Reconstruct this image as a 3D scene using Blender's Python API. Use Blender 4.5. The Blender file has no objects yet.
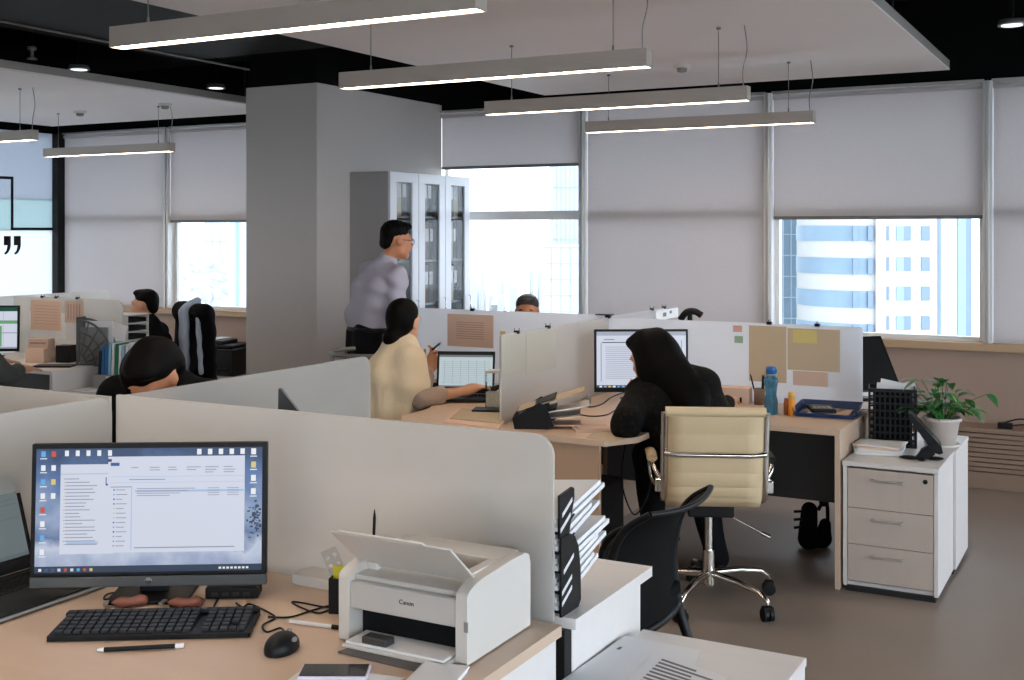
import bpy, bmesh, math, random
import numpy as np
from mathutils import Vector, Matrix, Euler
random.seed(11)
R = math.radians
SC = bpy.context.scene
COL = SC.collection
# ------------------------------------------------------------------ camera
FPX, CYP, EYE, YAW = 1152.0, 231.4, 1.66, R(28.4)
CW, SW = math.cos(YAW), math.sin(YAW)
cd = bpy.data.cameras.new('camera'); cam = bpy.data.objects.new('camera', cd); COL.objects.link(cam)
cam.location = (0, 0, EYE); cam.rotation_euler = (R(90), 0, YAW)
cd.sensor_fit = 'HORIZONTAL'; cd.sensor_width = 36; cd.lens = FPX / 1024 * 36
cd.shift_y = -(340 - CYP) / 1024; cd.clip_start = .05; cd.clip_end = 600
SC.camera = cam
# survey helpers: where a sight line of known bearing meets a known depth, height or plane
def P3(px, py, t):
    l = (px - 512) / FPX * t
    return Vector((l * CW - t * SW, l * SW + t * CW, EYE - (py - CYP) / FPX * t))
def PZ(px, py, z):
    return P3(px, py, (EYE - z) * FPX / (py - CYP))
def PY(px, py, Y):
    return P3(px, py, Y / (CW + SW * (px - 512) / FPX))
def PX(px, py, X):
    k = (px - 512) / FPX
    return P3(px, py, X / (k * CW - SW))
# ------------------------------------------------------------------ materials
def s2l(c):
    return tuple(((x / 12.92) if x <= .04045 else ((x + .055) / 1.055) ** 2.4) for x in c)
def rgb(r, g, b):
    return s2l((r / 255, g / 255, b / 255))
def newmat(name):
    m = bpy.data.materials.new(name); m.use_nodes = True
    nt = m.node_tree
    return m, nt, nt.nodes['Principled BSDF'], nt.nodes['Material Output']
def mat(name, c, rough=.5, metal=0., var=.06, vs=9., bump=0., bs=60., stretch=None, emis=0., trans=0., spec=None, ior=None, sheen=0.):
    m, nt, p, out = newmat(name)
    c = tuple(c) + (1,)
    tc = nt.nodes.new('ShaderNodeTexCoord'); mp = nt.nodes.new('ShaderNodeMapping')
    nt.links.new(tc.outputs['Object'], mp.inputs['Vector'])
    if stretch: mp.inputs['Scale'].default_value = stretch
    no = nt.nodes.new('ShaderNodeTexNoise'); no.inputs['Scale'].default_value = vs; no.inputs['Detail'].default_value = 4
    nt.links.new(mp.outputs['Vector'], no.inputs['Vector'])
    mx = nt.nodes.new('ShaderNodeMix'); mx.data_type = 'RGBA'
    mx.inputs['A'].default_value = tuple(x * (1 - var) for x in c[:3]) + (1,)
    mx.inputs['B'].default_value = tuple(min(1, x * (1 + var)) for x in c[:3]) + (1,)
    nt.links.new(no.outputs['Fac'], mx.inputs['Factor'])
    nt.links.new(mx.outputs['Result'], p.inputs['Base Color'])
    p.inputs['Roughness'].default_value = rough; p.inputs['Metallic'].default_value = metal
    if spec is not None: p.inputs['Specular IOR Level'].default_value = spec
    if ior: p.inputs['IOR'].default_value = ior
    if trans: p.inputs['Transmission Weight'].default_value = trans
    if sheen: p.inputs['Sheen Weight'].default_value = sheen
    if emis:
        nt.links.new(mx.outputs['Result'], p.inputs['Emission Color']); p.inputs['Emission Strength'].default_value = emis
    if bump:
        n2 = nt.nodes.new('ShaderNodeTexNoise'); n2.inputs['Scale'].default_value = bs; n2.inputs['Detail'].default_value = 3
        nt.links.new(mp.outputs['Vector'], n2.inputs['Vector'])
        b = nt.nodes.new('ShaderNodeBump'); b.inputs['Strength'].default_value = bump; b.inputs['Distance'].default_value = .01
        nt.links.new(n2.outputs['Fac'], b.inputs['Height']); nt.links.new(b.outputs['Normal'], p.inputs['Normal'])
    return m
def emit(name, c, s):
    if name.startswith(('screen', 'laptop')): s *= .72
    m, nt, p, out = newmat(name)
    p.inputs['Base Color'].default_value = (.02, .02, .02, 1); p.inputs['Roughness'].default_value = .35
    p.inputs['Emission Color'].default_value = tuple(c) + (1,); p.inputs['Emission Strength'].default_value = s
    return m
def thin_glass(name, tint, refl=1.25):
    m, nt, p, out = newmat(name); nt.nodes.remove(p)
    t = nt.nodes.new('ShaderNodeBsdfTransparent'); t.inputs['Color'].default_value = tuple(tint) + (1,)
    g = nt.nodes.new('ShaderNodeBsdfGlossy'); g.inputs['Roughness'].default_value = .03
    f = nt.nodes.new('ShaderNodeFresnel'); f.inputs['IOR'].default_value = refl
    x = nt.nodes.new('ShaderNodeMixShader')
    nt.links.new(f.outputs['Fac'], x.inputs['Fac']); nt.links.new(t.outputs['BSDF'], x.inputs[1]); nt.links.new(g.outputs['BSDF'], x.inputs[2])
    nt.links.new(x.outputs['Shader'], out.inputs['Surface'])
    return m
def frosted(name, c, clear=.3, rough=.35, tl=.45):
    """sand-blasted glass: part scatters light through, part is a rough clear pane"""
    m, nt, p, out = newmat(name)
    p.inputs['Base Color'].default_value = tuple(c) + (1,); p.inputs['Roughness'].default_value = .32
    tr = nt.nodes.new('ShaderNodeBsdfTranslucent'); tr.inputs['Color'].default_value = tuple(c) + (1,)
    x1 = nt.nodes.new('ShaderNodeMixShader'); x1.inputs['Fac'].default_value = tl
    nt.links.new(p.outputs['BSDF'], x1.inputs[1]); nt.links.new(tr.outputs['BSDF'], x1.inputs[2])
    rf = nt.nodes.new('ShaderNodeBsdfGlass'); rf.inputs['IOR'].default_value = 1.25; rf.inputs['Roughness'].default_value = rough
    rf.inputs['Color'].default_value = (.95, .96, .95, 1)
    no = nt.nodes.new('ShaderNodeTexNoise'); no.inputs['Scale'].default_value = 3.
    mr = nt.nodes.new('ShaderNodeMapRange'); mr.inputs['To Min'].default_value = clear - .04; mr.inputs['To Max'].default_value = clear + .04
    nt.links.new(no.outputs['Fac'], mr.inputs['Value'])
    x2 = nt.nodes.new('ShaderNodeMixShader'); nt.links.new(mr.outputs['Result'], x2.inputs['Fac'])
    nt.links.new(x1.outputs['Shader'], x2.inputs[1]); nt.links.new(rf.outputs['BSDF'], x2.inputs[2])
    nt.links.new(x2.outputs['Shader'], out.inputs['Surface'])
    return m
def fabric_blind(name, c, tl):
    """woven blind cloth that lets part of the daylight through"""
    m, nt, p, out = newmat(name)
    tc = nt.nodes.new('ShaderNodeTexCoord'); mp = nt.nodes.new('ShaderNodeMapping'); mp.inputs['Scale'].default_value = (1, 1, 1)
    nt.links.new(tc.outputs['Object'], mp.inputs['Vector'])
    n1 = nt.nodes.new('ShaderNodeTexNoise'); n1.inputs['Scale'].default_value = 140; n1.inputs['Detail'].default_value = 2
    nt.links.new(mp.outputs['Vector'], n1.inputs['Vector'])
    mx = nt.nodes.new('ShaderNodeMix'); mx.data_type = 'RGBA'
    mx.inputs['A'].default_value = tuple(v * .86 for v in c) + (1,); mx.inputs['B'].default_value = tuple(min(1, v * 1.1) for v in c) + (1,)
    nt.links.new(n1.outputs['Fac'], mx.inputs['Factor'])
    nt.links.new(mx.outputs['Result'], p.inputs['Base Color']); p.inputs['Roughness'].default_value = .85
    tr = nt.nodes.new('ShaderNodeBsdfTranslucent'); nt.links.new(mx.outputs['Result'], tr.inputs['Color'])
    x1 = nt.nodes.new('ShaderNodeMixShader'); x1.inputs['Fac'].default_value = tl
    nt.links.new(p.outputs['BSDF'], x1.inputs[1]); nt.links.new(tr.outputs['BSDF'], x1.inputs[2])
    nt.links.new(x1.outputs['Shader'], out.inputs['Surface'])
    return m
def floor_mat():
    m, nt, p, out = newmat('floor_vinyl')
    tc = nt.nodes.new('ShaderNodeTexCoord')
    n1 = nt.nodes.new('ShaderNodeTexNoise'); n1.inputs['Scale'].default_value = 1.6; n1.inputs['Detail'].default_value = 5
    n2 = nt.nodes.new('ShaderNodeTexNoise'); n2.inputs['Scale'].default_value = 160; n2.inputs['Detail'].default_value = 3
    for n in (n1, n2): nt.links.new(tc.outputs['Object'], n.inputs['Vector'])
    mx = nt.nodes.new('ShaderNodeMix'); mx.data_type = 'RGBA'
    mx.inputs['A'].default_value = rgb(128, 113, 102) + (1,); mx.inputs['B'].default_value = rgb(156, 141, 129) + (1,)
    ad = nt.nodes.new('ShaderNodeMath'); ad.operation = 'ADD'
    sc = nt.nodes.new('ShaderNodeMath'); sc.operation = 'MULTIPLY'; sc.inputs[1].default_value = .5
    sb = nt.nodes.new('ShaderNodeMath'); sb.operation = 'MULTIPLY'; sb.inputs[1].default_value = .5
    nt.links.new(n1.outputs['Fac'], sc.inputs[0]); nt.links.new(n2.outputs['Fac'], sb.inputs[0])
    nt.links.new(sc.outputs[0], ad.inputs[0]); nt.links.new(sb.outputs[0], ad.inputs[1])
    nt.links.new(ad.outputs[0], mx.inputs['Factor']); nt.links.new(mx.outputs['Result'], p.inputs['Base Color'])
    p.inputs['Roughness'].default_value = .42
    b = nt.nodes.new('ShaderNodeBump'); b.inputs['Strength'].default_value = .08
    nt.links.new(n2.outputs['Fac'], b.inputs['Height']); nt.links.new(b.outputs['Normal'], p.inputs['Normal'])
    return m
def lace_mat():
    m, nt, p, out = newmat('black_lace')
    tc = nt.nodes.new('ShaderNodeTexCoord')
    v = nt.nodes.new('ShaderNodeTexVoronoi'); v.feature = 'DISTANCE_TO_EDGE'; v.inputs['Scale'].default_value = 38
    n = nt.nodes.new('ShaderNodeTexNoise'); n.inputs['Scale'].default_value = 14
    for q in (v, n): nt.links.new(tc.outputs['Object'], q.inputs['Vector'])
    cr = nt.nodes.new('ShaderNodeValToRGB'); cr.color_ramp.elements[0].position = .02; cr.color_ramp.elements[0].color = (.004, .004, .004, 1)
    cr.color_ramp.elements[1].position = .35; cr.color_ramp.elements[1].color = (.020, .014, .012, 1)
    mu = nt.nodes.new('ShaderNodeMath'); mu.operation = 'MULTIPLY'
    nt.links.new(v.outputs['Distance'], mu.inputs[0]); nt.links.new(n.outputs['Fac'], mu.inputs[1])
    nt.links.new(mu.outputs[0], cr.inputs['Fac']); nt.links.new(cr.outputs['Color'], p.inputs['Base Color'])
    p.inputs['Roughness'].default_value = .85; p.inputs['Specular IOR Level'].default_value = .12
    return m
M = {}
M['floor'] = floor_mat()
M['ceil_black'] = mat('black_ceiling', (.0045, .0055, .0055), .9, spec=.1)
M['duct'] = mat('dark_duct', (.008, .0085, .008), .7, spec=.2)
M['panel'] = mat('ceiling_panel_white', rgb(236, 230, 228), .8, var=.01)
M['panel_edge'] = mat('ceiling_panel_edge', rgb(150, 145, 138), .7, var=.03)
M['column'] = mat('column_paint', rgb(192, 184, 179), .7, var=.03, vs=30)
M['wall_low'] = mat('beige_wall', rgb(170, 146, 132), .75, var=.04, vs=40)
M['wall_plain'] = mat('grey_wall', rgb(170, 165, 160), .8, var=.03)
M['wall_white'] = fabric_blind('white_glass_wall', rgb(236, 240, 242), .7)
M['wall_grey2'] = fabric_blind('grey_glass_wall', rgb(206, 212, 220), .55)
M['wall_teal'] = fabric_blind('frosted_wall_band', rgb(206, 222, 224), .6)
M['sill'] = mat('sill_oak', rgb(190, 160, 128), .5, var=.1, vs=18, stretch=(.15, 1, 1))
M['frame_white'] = mat('white_frame', rgb(236, 236, 236), .4, var=.02)
M['frame_grey'] = mat('grey_frame', rgb(150, 150, 150), .45, .2, var=.03)
M['alu'] = mat('aluminium', rgb(200, 198, 194), .35, .8, var=.03)
M['blind'] = fabric_blind('blind_cloth', rgb(218, 212, 211), .44)
M['blind_bar'] = mat('blind_bar', rgb(120, 116, 114), .6)
M['glass'] = thin_glass('window_glass', (.93, .96, .98))
M['cab_glass'] = thin_glass('cabinet_glass', (.86, .87, .88), 1.10)
M['frost'] = frosted('frosted_partition', rgb(238, 234, 229), .34, .18, .62)
M['frost2'] = frosted('frosted_partition_clearer', rgb(236, 233, 228), .55, .10, .55)
M['frost_backlit'] = frosted('frosted_partition_backlit', (.93, .95, .985), .10, .22, .86)  # window backlight put into a whiter, bluish copy of the frosted glass
M['radiator'] = mat('radiator_beige', rgb(150, 126, 108), .55, var=.05)
M['radiator_dark'] = mat('radiator_slot', rgb(60, 48, 40), .8)
M['desk'] = mat('desk_maple', rgb(208, 181, 157), .4, var=.05, vs=14, stretch=(.25, 2.5, 1))
M['desk_edge'] = mat('desk_edge_maple', rgb(222, 190, 160), .45, var=.05)
M['desk_white'] = mat('desk_white', rgb(226, 220, 216), .38, var=.03, vs=14, stretch=(.3, 2, 1))
M['desk_tan'] = mat('desk_tan_panel', rgb(198, 164, 134), .5, var=.06, vs=14, stretch=(2, 2, .3))  # browner than the desktops, the end panels' shade is put into the colour
M['drawer'] = mat('drawer_ash', rgb(198, 183, 171), .45, var=.06, vs=16, stretch=(2.5, 2.5, .25))
M['modesty'] = mat('modesty_graphite', rgb(70, 66, 64), .6)
M['plinth'] = mat('plinth_black', (.01, .01, .01), .6)
M['black'] = mat('black_plastic', (.0065, .0065, .007), .45, var=.1, spec=.25)
M['black_soft'] = mat('black_matte', (.005, .005, .0055), .8, var=.15, spec=.2)
M['black_cloth'] = mat('black_cloth', (.006, .006, .007), .9, var=.25, vs=30, bump=.3, bs=90, spec=.1)
M['mesh_black'] = mat('black_mesh_weave', (.004, .004, .004), .8, var=.3, vs=200, spec=.12)
M['dark_metal'] = mat('dark_metal', (.05, .05, .05), .4, .8)
M['grey_plastic'] = mat('grey_plastic', rgb(140, 138, 135), .45)
M['bezel'] = mat('monitor_chin', rgb(86, 86, 86), .35, .5)
M['white_plastic'] = mat('white_plastic', rgb(212, 205, 197), .38, var=.02)
M['printer_grey'] = mat('printer_front', rgb(196, 190, 184), .4, var=.02)
M['lamp_body'] = mat('lamp_housing', rgb(178, 168, 158), .5, .1, var=.03)
M['led'] = emit('led_diffuser', (1., .81, .63), 23.)
M['wire'] = mat('steel_wire', rgb(120, 118, 115), .4, .7)
M['chrome'] = mat('chrome', rgb(220, 215, 208), .12, 1., var=.02)
M['cream'] = mat('cream_leather', rgb(214, 190, 152), .42, var=.05, vs=12, bump=.12, bs=200)
M['paper'] = mat('paper', rgb(232, 230, 230), .8, var=.03, vs=5)
M['paper_tan'] = mat('paper_tan', rgb(190, 170, 142), .8, var=.05, vs=5)
M['paper_grey'] = mat('paper_greyish', rgb(188, 182, 168), .8, var=.04, vs=5)
M['paper_peach'] = mat('paper_peach', rgb(228, 194, 168), .8, var=.05, vs=5)
M['paper_kraft'] = mat('kraft_paper', rgb(206, 177, 158), .8, var=.05, vs=6)
M['ink'] = mat('ink_print', rgb(120, 118, 120), .8)
M['ink_brown'] = mat('brown_print', rgb(168, 136, 118), .8)
M['pale_blue'] = mat('pale_blue_board', rgb(204, 218, 236), .6, var=.02)
M['blue'] = mat('blue_plastic', rgb(24, 52, 98), .4)
M['blue_file'] = mat('blue_file', rgb(52, 106, 160), .5)
M['lblue_file'] = mat('pale_blue_file', rgb(150, 196, 220), .5)
M['green_file'] = mat('green_file', rgb(20, 128, 92), .5)
M['green_box'] = mat('green_box', rgb(10, 74, 40), .5)
M['yellow'] = mat('yellow_card', rgb(214, 202, 40), .6)
M['note_yellow'] = mat('yellow_note', rgb(208, 190, 120), .8)
M['note_pink'] = mat('pink_note', rgb(206, 160, 148), .8)
M['note_green'] = mat('green_note', rgb(146, 176, 148), .8)
M['orange'] = mat('orange_label', rgb(232, 150, 40), .5)
M['pot'] = mat('white_pot', rgb(220, 208, 200), .5, var=.04)
M['leaf'] = mat('leaf_green', rgb(50, 106, 48), .38, var=.45, vs=25)
M['leaf_light'] = mat('leaf_lime', rgb(150, 180, 60), .4, var=.3, vs=25)
M['soil'] = mat('soil', (.03, .02, .012), .9)
M['red'] = mat('red_wrap', rgb(146, 88, 72), .5, var=.3, vs=60)
M['skin'] = mat('skin', rgb(204, 150, 118), .5, var=.06, vs=20)
M['skin2'] = mat('skin_tan', rgb(196, 132, 96), .5, var=.06, vs=20)
M['hair'] = mat('black_hair', (.0035, .0028, .0025), .6, var=.4, vs=20, stretch=(6, 6, .6), bump=.15, bs=40, spec=.07)
M['hair_grey'] = mat('dark_grey_hair', (.045, .040, .038), .5, var=.4, vs=60)
M['shirt'] = mat('lilac_shirt', rgb(176, 170, 182), .8, var=.05, vs=14)
M['beige_knit'] = mat('beige_knit', rgb(226, 206, 172), .9, var=.06, vs=12, bump=.25, bs=120, sheen=.2)
M['grey_sleeve'] = mat('taupe_sleeve', rgb(168, 146, 128), .85, var=.06)
M['grey_knit'] = mat('charcoal_knit', rgb(72, 78, 76), .9, var=.15, vs=60, bump=.3, bs=120)
M['lace'] = lace_mat()
M['lips'] = mat('lips', rgb(160, 88, 76), .5)
M['eye'] = mat('eye_dark', (.01, .008, .007), .2)
M['eye_white'] = mat('eye_white', rgb(220, 214, 208), .3)
M['silver_scarf'] = mat('pale_grey_blue_fabric', rgb(176, 186, 202), .7, var=.2, vs=14, stretch=(6, 6, .4))
M['navy'] = mat('navy_cloth', rgb(24, 32, 46), .85)
M['jeans'] = mat('black_trousers', (.005, .005, .007), .85, spec=.15)
M['water'] = mat('blue_bottle', rgb(90, 150, 176), .15, trans=.75, ior=1.3, var=.1)
M['bottle_cap'] = mat('blue_cap', rgb(18, 92, 152), .4)
M['clear'] = thin_glass('clear_glass', (.97, .98, .98))
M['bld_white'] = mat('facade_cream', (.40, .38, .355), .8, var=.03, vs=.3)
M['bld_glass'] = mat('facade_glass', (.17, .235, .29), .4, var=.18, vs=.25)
M['bld_blue'] = mat('facade_windows', (.11, .15, .24), .4, var=.12, vs=.4)
M['bld_frame'] = mat('facade_mullion', (.38, .42, .46), .5)
M['bld_haze'] = mat('hazy_tower', (.40, .43, .47), .6, var=.06, vs=.2)  # distance haze put into the pale colour of towers, trees and city
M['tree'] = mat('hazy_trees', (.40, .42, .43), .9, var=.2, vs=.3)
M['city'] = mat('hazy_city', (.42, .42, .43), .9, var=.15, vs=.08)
# screens
def wallpaper():
    m, nt, p, out = newmat('screen_wallpaper')
    tc = nt.nodes.new('ShaderNodeTexCoord'); sp = nt.nodes.new('ShaderNodeSeparateXYZ'); nt.links.new(tc.outputs['Object'], sp.inputs[0])
    no = nt.nodes.new('ShaderNodeTexNoise'); no.inputs['Scale'].default_value = 14; no.inputs['Detail'].default_value = 6; nt.links.new(tc.outputs['Object'], no.inputs['Vector'])
    mr = nt.nodes.new('ShaderNodeMapRange'); mr.inputs['From Min'].default_value = .06; mr.inputs['From Max'].default_value = .38; nt.links.new(sp.outputs['Z'], mr.inputs['Value'])
    ma = nt.nodes.new('ShaderNodeMath'); ma.operation = 'MULTIPLY_ADD'; ma.inputs[1].default_value = .5; nt.links.new(no.outputs['Fac'], ma.inputs[0])
    sb = nt.nodes.new('ShaderNodeMath'); sb.operation = 'SUBTRACT'; sb.inputs[1].default_value = .25; nt.links.new(mr.outputs['Result'], sb.inputs[0]); nt.links.new(sb.outputs[0], ma.inputs[2])
    cr = nt.nodes.new('ShaderNodeValToRGB'); e = cr.color_ramp.elements
    e[0].position = .05; e[0].color = rgb(150, 164, 196) + (1,); e[1].position = .98; e[1].color = rgb(30, 58, 100) + (1,)
    for pos, col in ((.22, rgb(196, 206, 226)), (.34, rgb(92, 116, 158)), (.5, rgb(150, 168, 200)), (.72, rgb(84, 116, 166))):
        q = e.new(pos); q.color = col + (1,)
    nt.links.new(ma.outputs[0], cr.inputs['Fac']); nt.links.new(cr.outputs['Color'], p.inputs['Emission Color']); p.inputs['Emission Strength'].default_value = .62
    p.inputs['Base Color'].default_value = (.02, .02, .02, 1); p.inputs['Roughness'].default_value = .35
    return m
M['scr_wall'] = wallpaper()
M['scr_white'] = emit('screen_white', (.74, .78, .92), .78)
M['scr_off'] = mat('screen_dark', (.012, .013, .014), .12)
M['scr_blue'] = emit('screen_blue', rgb(64, 98, 150), 1.)
M['scr_navy'] = emit('screen_navy', rgb(26, 48, 78), .8)
M['scr_pale'] = emit('screen_pale_blue', rgb(150, 172, 206), .9)
M['scr_grey'] = emit('screen_grey', rgb(172, 178, 196), .8)
M['scr_line'] = emit('screen_line', rgb(150, 157, 176), .8)
M['scr_sel'] = emit('screen_selection', rgb(160, 184, 220), .95)
M['scr_tab'] = emit('screen_tab', rgb(36, 86, 150), .8)
M['scr_dim'] = emit('screen_dim', rgb(138, 154, 158), .42)
M['scr_dim2'] = emit('screen_dim_line', rgb(108, 126, 132), .5)
M['scr_green'] = emit('screen_green', rgb(110, 170, 120), .8)
M['scr_teal'] = emit('screen_teal', rgb(20, 90, 74), .6)
M['scr_icon'] = emit('screen_icon', rgb(236, 238, 240), .9)
M['scr_icon_y'] = emit('screen_icon_yellow', rgb(226, 206, 130), .8)
M['scr_icon_r'] = emit('screen_icon_red', rgb(206, 80, 60), .8)
M['scr_icon_b'] = emit('screen_icon_blue', rgb(90, 170, 226), .9)
# ------------------------------------------------------------------ mesh building
class MB:
    def __init__(s): s.v = []; s.f = []; s.m = []; s.s = []
    def add(s, vs, fs, m=0, smooth=False, T=None):
        b = len(s.v)
        for v in vs:
            v = Vector(v)
            s.v.append(tuple(T @ v) if T is not None else tuple(v))
        for f in fs:
            s.f.append(tuple(b + i for i in f)); s.m.append(m); s.s.append(smooth)
        return s
    def box(s, x0, x1, y0, y1, z0, z1, m=0, T=None):
        return s.add([(x0, y0, z0), (x1, y0, z0), (x1, y1, z0), (x0, y1, z0), (x0, y0, z1), (x1, y0, z1), (x1, y1, z1), (x0, y1, z1)],
                     [(0, 3, 2, 1), (4, 5, 6, 7), (0, 1, 5, 4), (1, 2, 6, 5), (2, 3, 7, 6), (3, 0, 4, 7)], m, False, T)
    def boxc(s, c, d, m=0, rz=0., T=None):
        A = Matrix.Translation(c) @ Matrix.Rotation(rz, 4, 'Z')
        if T is not None: A = T @ A
        return s.box(-d[0] / 2, d[0] / 2, -d[1] / 2, d[1] / 2, -d[2] / 2, d[2] / 2, m, A)
    def prism(s, poly, z0, z1, m=0, T=None, smooth=False):
        n = len(poly)
        a = sum(poly[i][0] * poly[(i + 1) % n][1] - poly[(i + 1) % n][0] * poly[i][1] for i in range(n))
        if a < 0: poly = poly[::-1]
        vs = [(x, y, z0) for x, y in poly] + [(x, y, z1) for x, y in poly]
        s.add(vs, [tuple(range(n))[::-1], tuple(range(n, 2 * n))], m, False, T)
        return s.add(vs, [(i, (i + 1) % n, n + (i + 1) % n, n + i) for i in range(n)], m, smooth, T)
    def tube(s, pts, r, n=8, m=0, T=None, cap=True, flat=None):
        pts = [Vector(p) for p in pts]; k = len(pts)
        rs = r if isinstance(r, (list, tuple)) else [r] * k
        vs = []; nrm = None
        for i, p in enumerate(pts):
            d = (pts[min(i + 1, k - 1)] - pts[max(i - 1, 0)])
            d = d.normalized() if d.length > 1e-9 else Vector((0, 0, 1))
            if nrm is None:
                nrm = Vector((0, 0, 1)) if abs(d.z) < .9 else Vector((1, 0, 0))
            nrm = (nrm - d * nrm.dot(d))
            nrm = nrm.normalized() if nrm.length > 1e-6 else d.orthogonal().normalized()
            b = d.cross(nrm)
            for j in range(n):
                a = 2 * math.pi * j / n
                ra = rs[i]; rb = rs[i] * (flat or 1)
                vs.append(p + nrm * math.cos(a) * ra + b * math.sin(a) * rb)
        fs = [(i * n + j, i * n + (j + 1) % n, (i + 1) * n + (j + 1) % n, (i + 1) * n + j) for i in range(k - 1) for j in range(n)]
        s.add(vs, fs, m, n > 5, T)
        if cap:
            s.add(vs[:n], [tuple(range(n))[::-1]], m, False, T); s.add(vs[-n:], [tuple(range(n))], m, False, T)
        return s
    def cyl(s, a, b, r, r2=None, n=20, m=0, T=None):
        return s.tube([a, b], [r, r if r2 is None else r2], n, m, T)
    def lathe(s, prof, n=28, m=0, T=None, c=(0, 0, 0)):
        vs = []
        for r, z in prof:
            for j in range(n):
                a = 2 * math.pi * j / n
                vs.append((c[0] + r * math.cos(a), c[1] + r * math.sin(a), c[2] + z))
        k = len(prof)
        return s.add(vs, [(i * n + j, i * n + (j + 1) % n, (i + 1) * n + (j + 1) % n, (i + 1) * n + j) for i in range(k - 1) for j in range(n)], m, True, T)
    def sph(s, c, r, m=0, nu=16, nv=10, T=None):
        r = r if isinstance(r, (list, tuple)) else (r, r, r)
        vs = []
        for i in range(nv + 1):
            ph = math.pi * i / nv
            for j in range(nu):
                a = 2 * math.pi * j / nu
                vs.append((c[0] + r[0] * math.sin(ph) * math.cos(a), c[1] + r[1] * math.sin(ph) * math.sin(a), c[2] - r[2] * math.cos(ph)))
        return s.add(vs, [(i * nu + j, i * nu + (j + 1) % nu, (i + 1) * nu + (j + 1) % nu, (i + 1) * nu + j) for i in range(nv) for j in range(nu)], m, True, T)
    def slab(s, a, b, c, d, th, m=0, T=None):
        """thin solid on the four corners a b c d"""
        a, b, c, d = map(Vector, (a, b, c, d))
        n = (b - a).cross(d - a).normalized() * th
        vs = [a, b, c, d, a + n, b + n, c + n, d + n]
        return s.add(vs, [(0, 3, 2, 1), (4, 5, 6, 7), (0, 1, 5, 4), (1, 2, 6, 5), (2, 3, 7, 6), (3, 0, 4, 7)], m, False, T)
    def sheet(s, fn, nu, nv, th, m=0, T=None, smooth=True):
        """curved sheet fn(u,v) with thickness along its normal"""
        P = [[Vector(fn(i / nu, j / nv)) for j in range(nv + 1)] for i in range(nu + 1)]
        vs = []; top = []
        for i in range(nu + 1):
            for j in range(nv + 1):
                du = P[min(i + 1, nu)][j] - P[max(i - 1, 0)][j]; dv = P[i][min(j + 1, nv)] - P[i][max(j - 1, 0)]
                n = du.cross(dv); n = n.normalized() if n.length > 1e-9 else Vector((0, 0, 1))
                vs.append(P[i][j]); top.append(P[i][j] + n * th)
        N = len(vs); w = nv + 1; fs = []
        for i in range(nu):
            for j in range(nv):
                q = (i * w + j, (i + 1) * w + j, (i + 1) * w + j + 1, i * w + j + 1)
                fs.append(q[::-1]); fs.append(tuple(N + x for x in q))
        def side(ids):
            for a, b in zip(ids[:-1], ids[1:]): fs.append((a, b, N + b, N + a))
        side([i * w for i in range(nu + 1)]); side([nu * w + j for j in range(w)])
        side([i * w + nv for i in range(nu, -1, -1)]); side([j for j in range(nv, -1, -1)])
        return s.add(vs + top, fs, m, smooth, T)
    def build(s, name, mats, parent=None, bevel=0., seg=2, loc=None, rot=None):
        me = bpy.data.meshes.new(name); me.from_pydata(s.v, [], s.f)
        for x in (mats if isinstance(mats, (list, tuple)) else [mats]): me.materials.append(M[x] if isinstance(x, str) else x)
        me.polygons.foreach_set('material_index', s.m); me.polygons.foreach_set('use_smooth', s.s)
        me.update()
        o = bpy.data.objects.new(name, me); COL.objects.link(o)
        if parent is not None: o.parent = parent
        if loc is not None: o.location = loc
        if rot is not None: o.rotation_euler = rot if isinstance(rot, (tuple, list)) else (0, 0, rot)
        if bevel:
            b = o.modifiers.new('edge', 'BEVEL'); b.width = bevel; b.segments = seg; b.limit_method = 'ANGLE'; b.angle_limit = R(50)
        return o
def tag(o, label=None, cat=None, group=None, kind=None):
    if label: o['label'] = label
    if cat: o['category'] = cat
    if group: o['group'] = group
    if kind: o['kind'] = kind
    return o
def thing(name, label, cat, loc=(0, 0, 0), rz=0., group=None):
    o = bpy.data.objects.new(name, None); COL.objects.link(o)
    o.empty_display_size = .05
    o.location = loc; o.rotation_euler = (0, 0, rz)
    return tag(o, label, cat, group)
def struct(name, mb, mats, parent=None, bevel=0.):
    o = mb.build(name, mats, parent, bevel)
    if parent is None: o['kind'] = 'structure'
    return o
def copy_thing(o, loc, label, rz=None, group=None):
    c = o.copy(); COL.objects.link(c); c.location = loc
    if rz is not None: c.rotation_euler = (0, 0, rz)
    c['label'] = label
    if group: c['group'] = group
    for ch in list(o.children):
        d = ch.copy(); COL.objects.link(d); d.parent = c
        for g in list(ch.children):
            e = g.copy(); COL.objects.link(e); e.parent = d
    return c
def text(name, body, size, m, parent, loc, rot, extrude=.0004):
    cu = bpy.data.curves.new(name, 'FONT'); cu.body = body; cu.size = size; cu.extrude = extrude
    cu.align_x = 'CENTER'; cu.align_y = 'CENTER'; cu.materials.append(M[m])
    tmp = bpy.data.objects.new('tmp', cu); COL.objects.link(tmp)
    me = bpy.data.meshes.new_from_object(tmp.evaluated_get(bpy.context.evaluated_depsgraph_get()))
    bpy.data.objects.remove(tmp); me.materials.clear(); me.materials.append(M[m])
    o = bpy.data.objects.new(name, me); COL.objects.link(o)
    o.parent = parent; o.location = loc; o.rotation_euler = rot
    return o
def bez(pts, n=10):
    """smooth path through points (Catmull-Rom)"""
    pts = [Vector(p) for p in pts]; out = []
    for i in range(len(pts) - 1):
        p0, p1, p2, p3 = pts[max(i - 1, 0)], pts[i], pts[i + 1], pts[min(i + 2, len(pts) - 1)]
        for j in range(n):
            t = j / n
            out.append(.5 * ((2 * p1) + (p2 - p0) * t + (2 * p0 - 5 * p1 + 4 * p2 - p3) * t * t + (3 * p1 - p0 - 3 * p2 + p3) * t ** 3))
    out.append(pts[-1])
    return out
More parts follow.
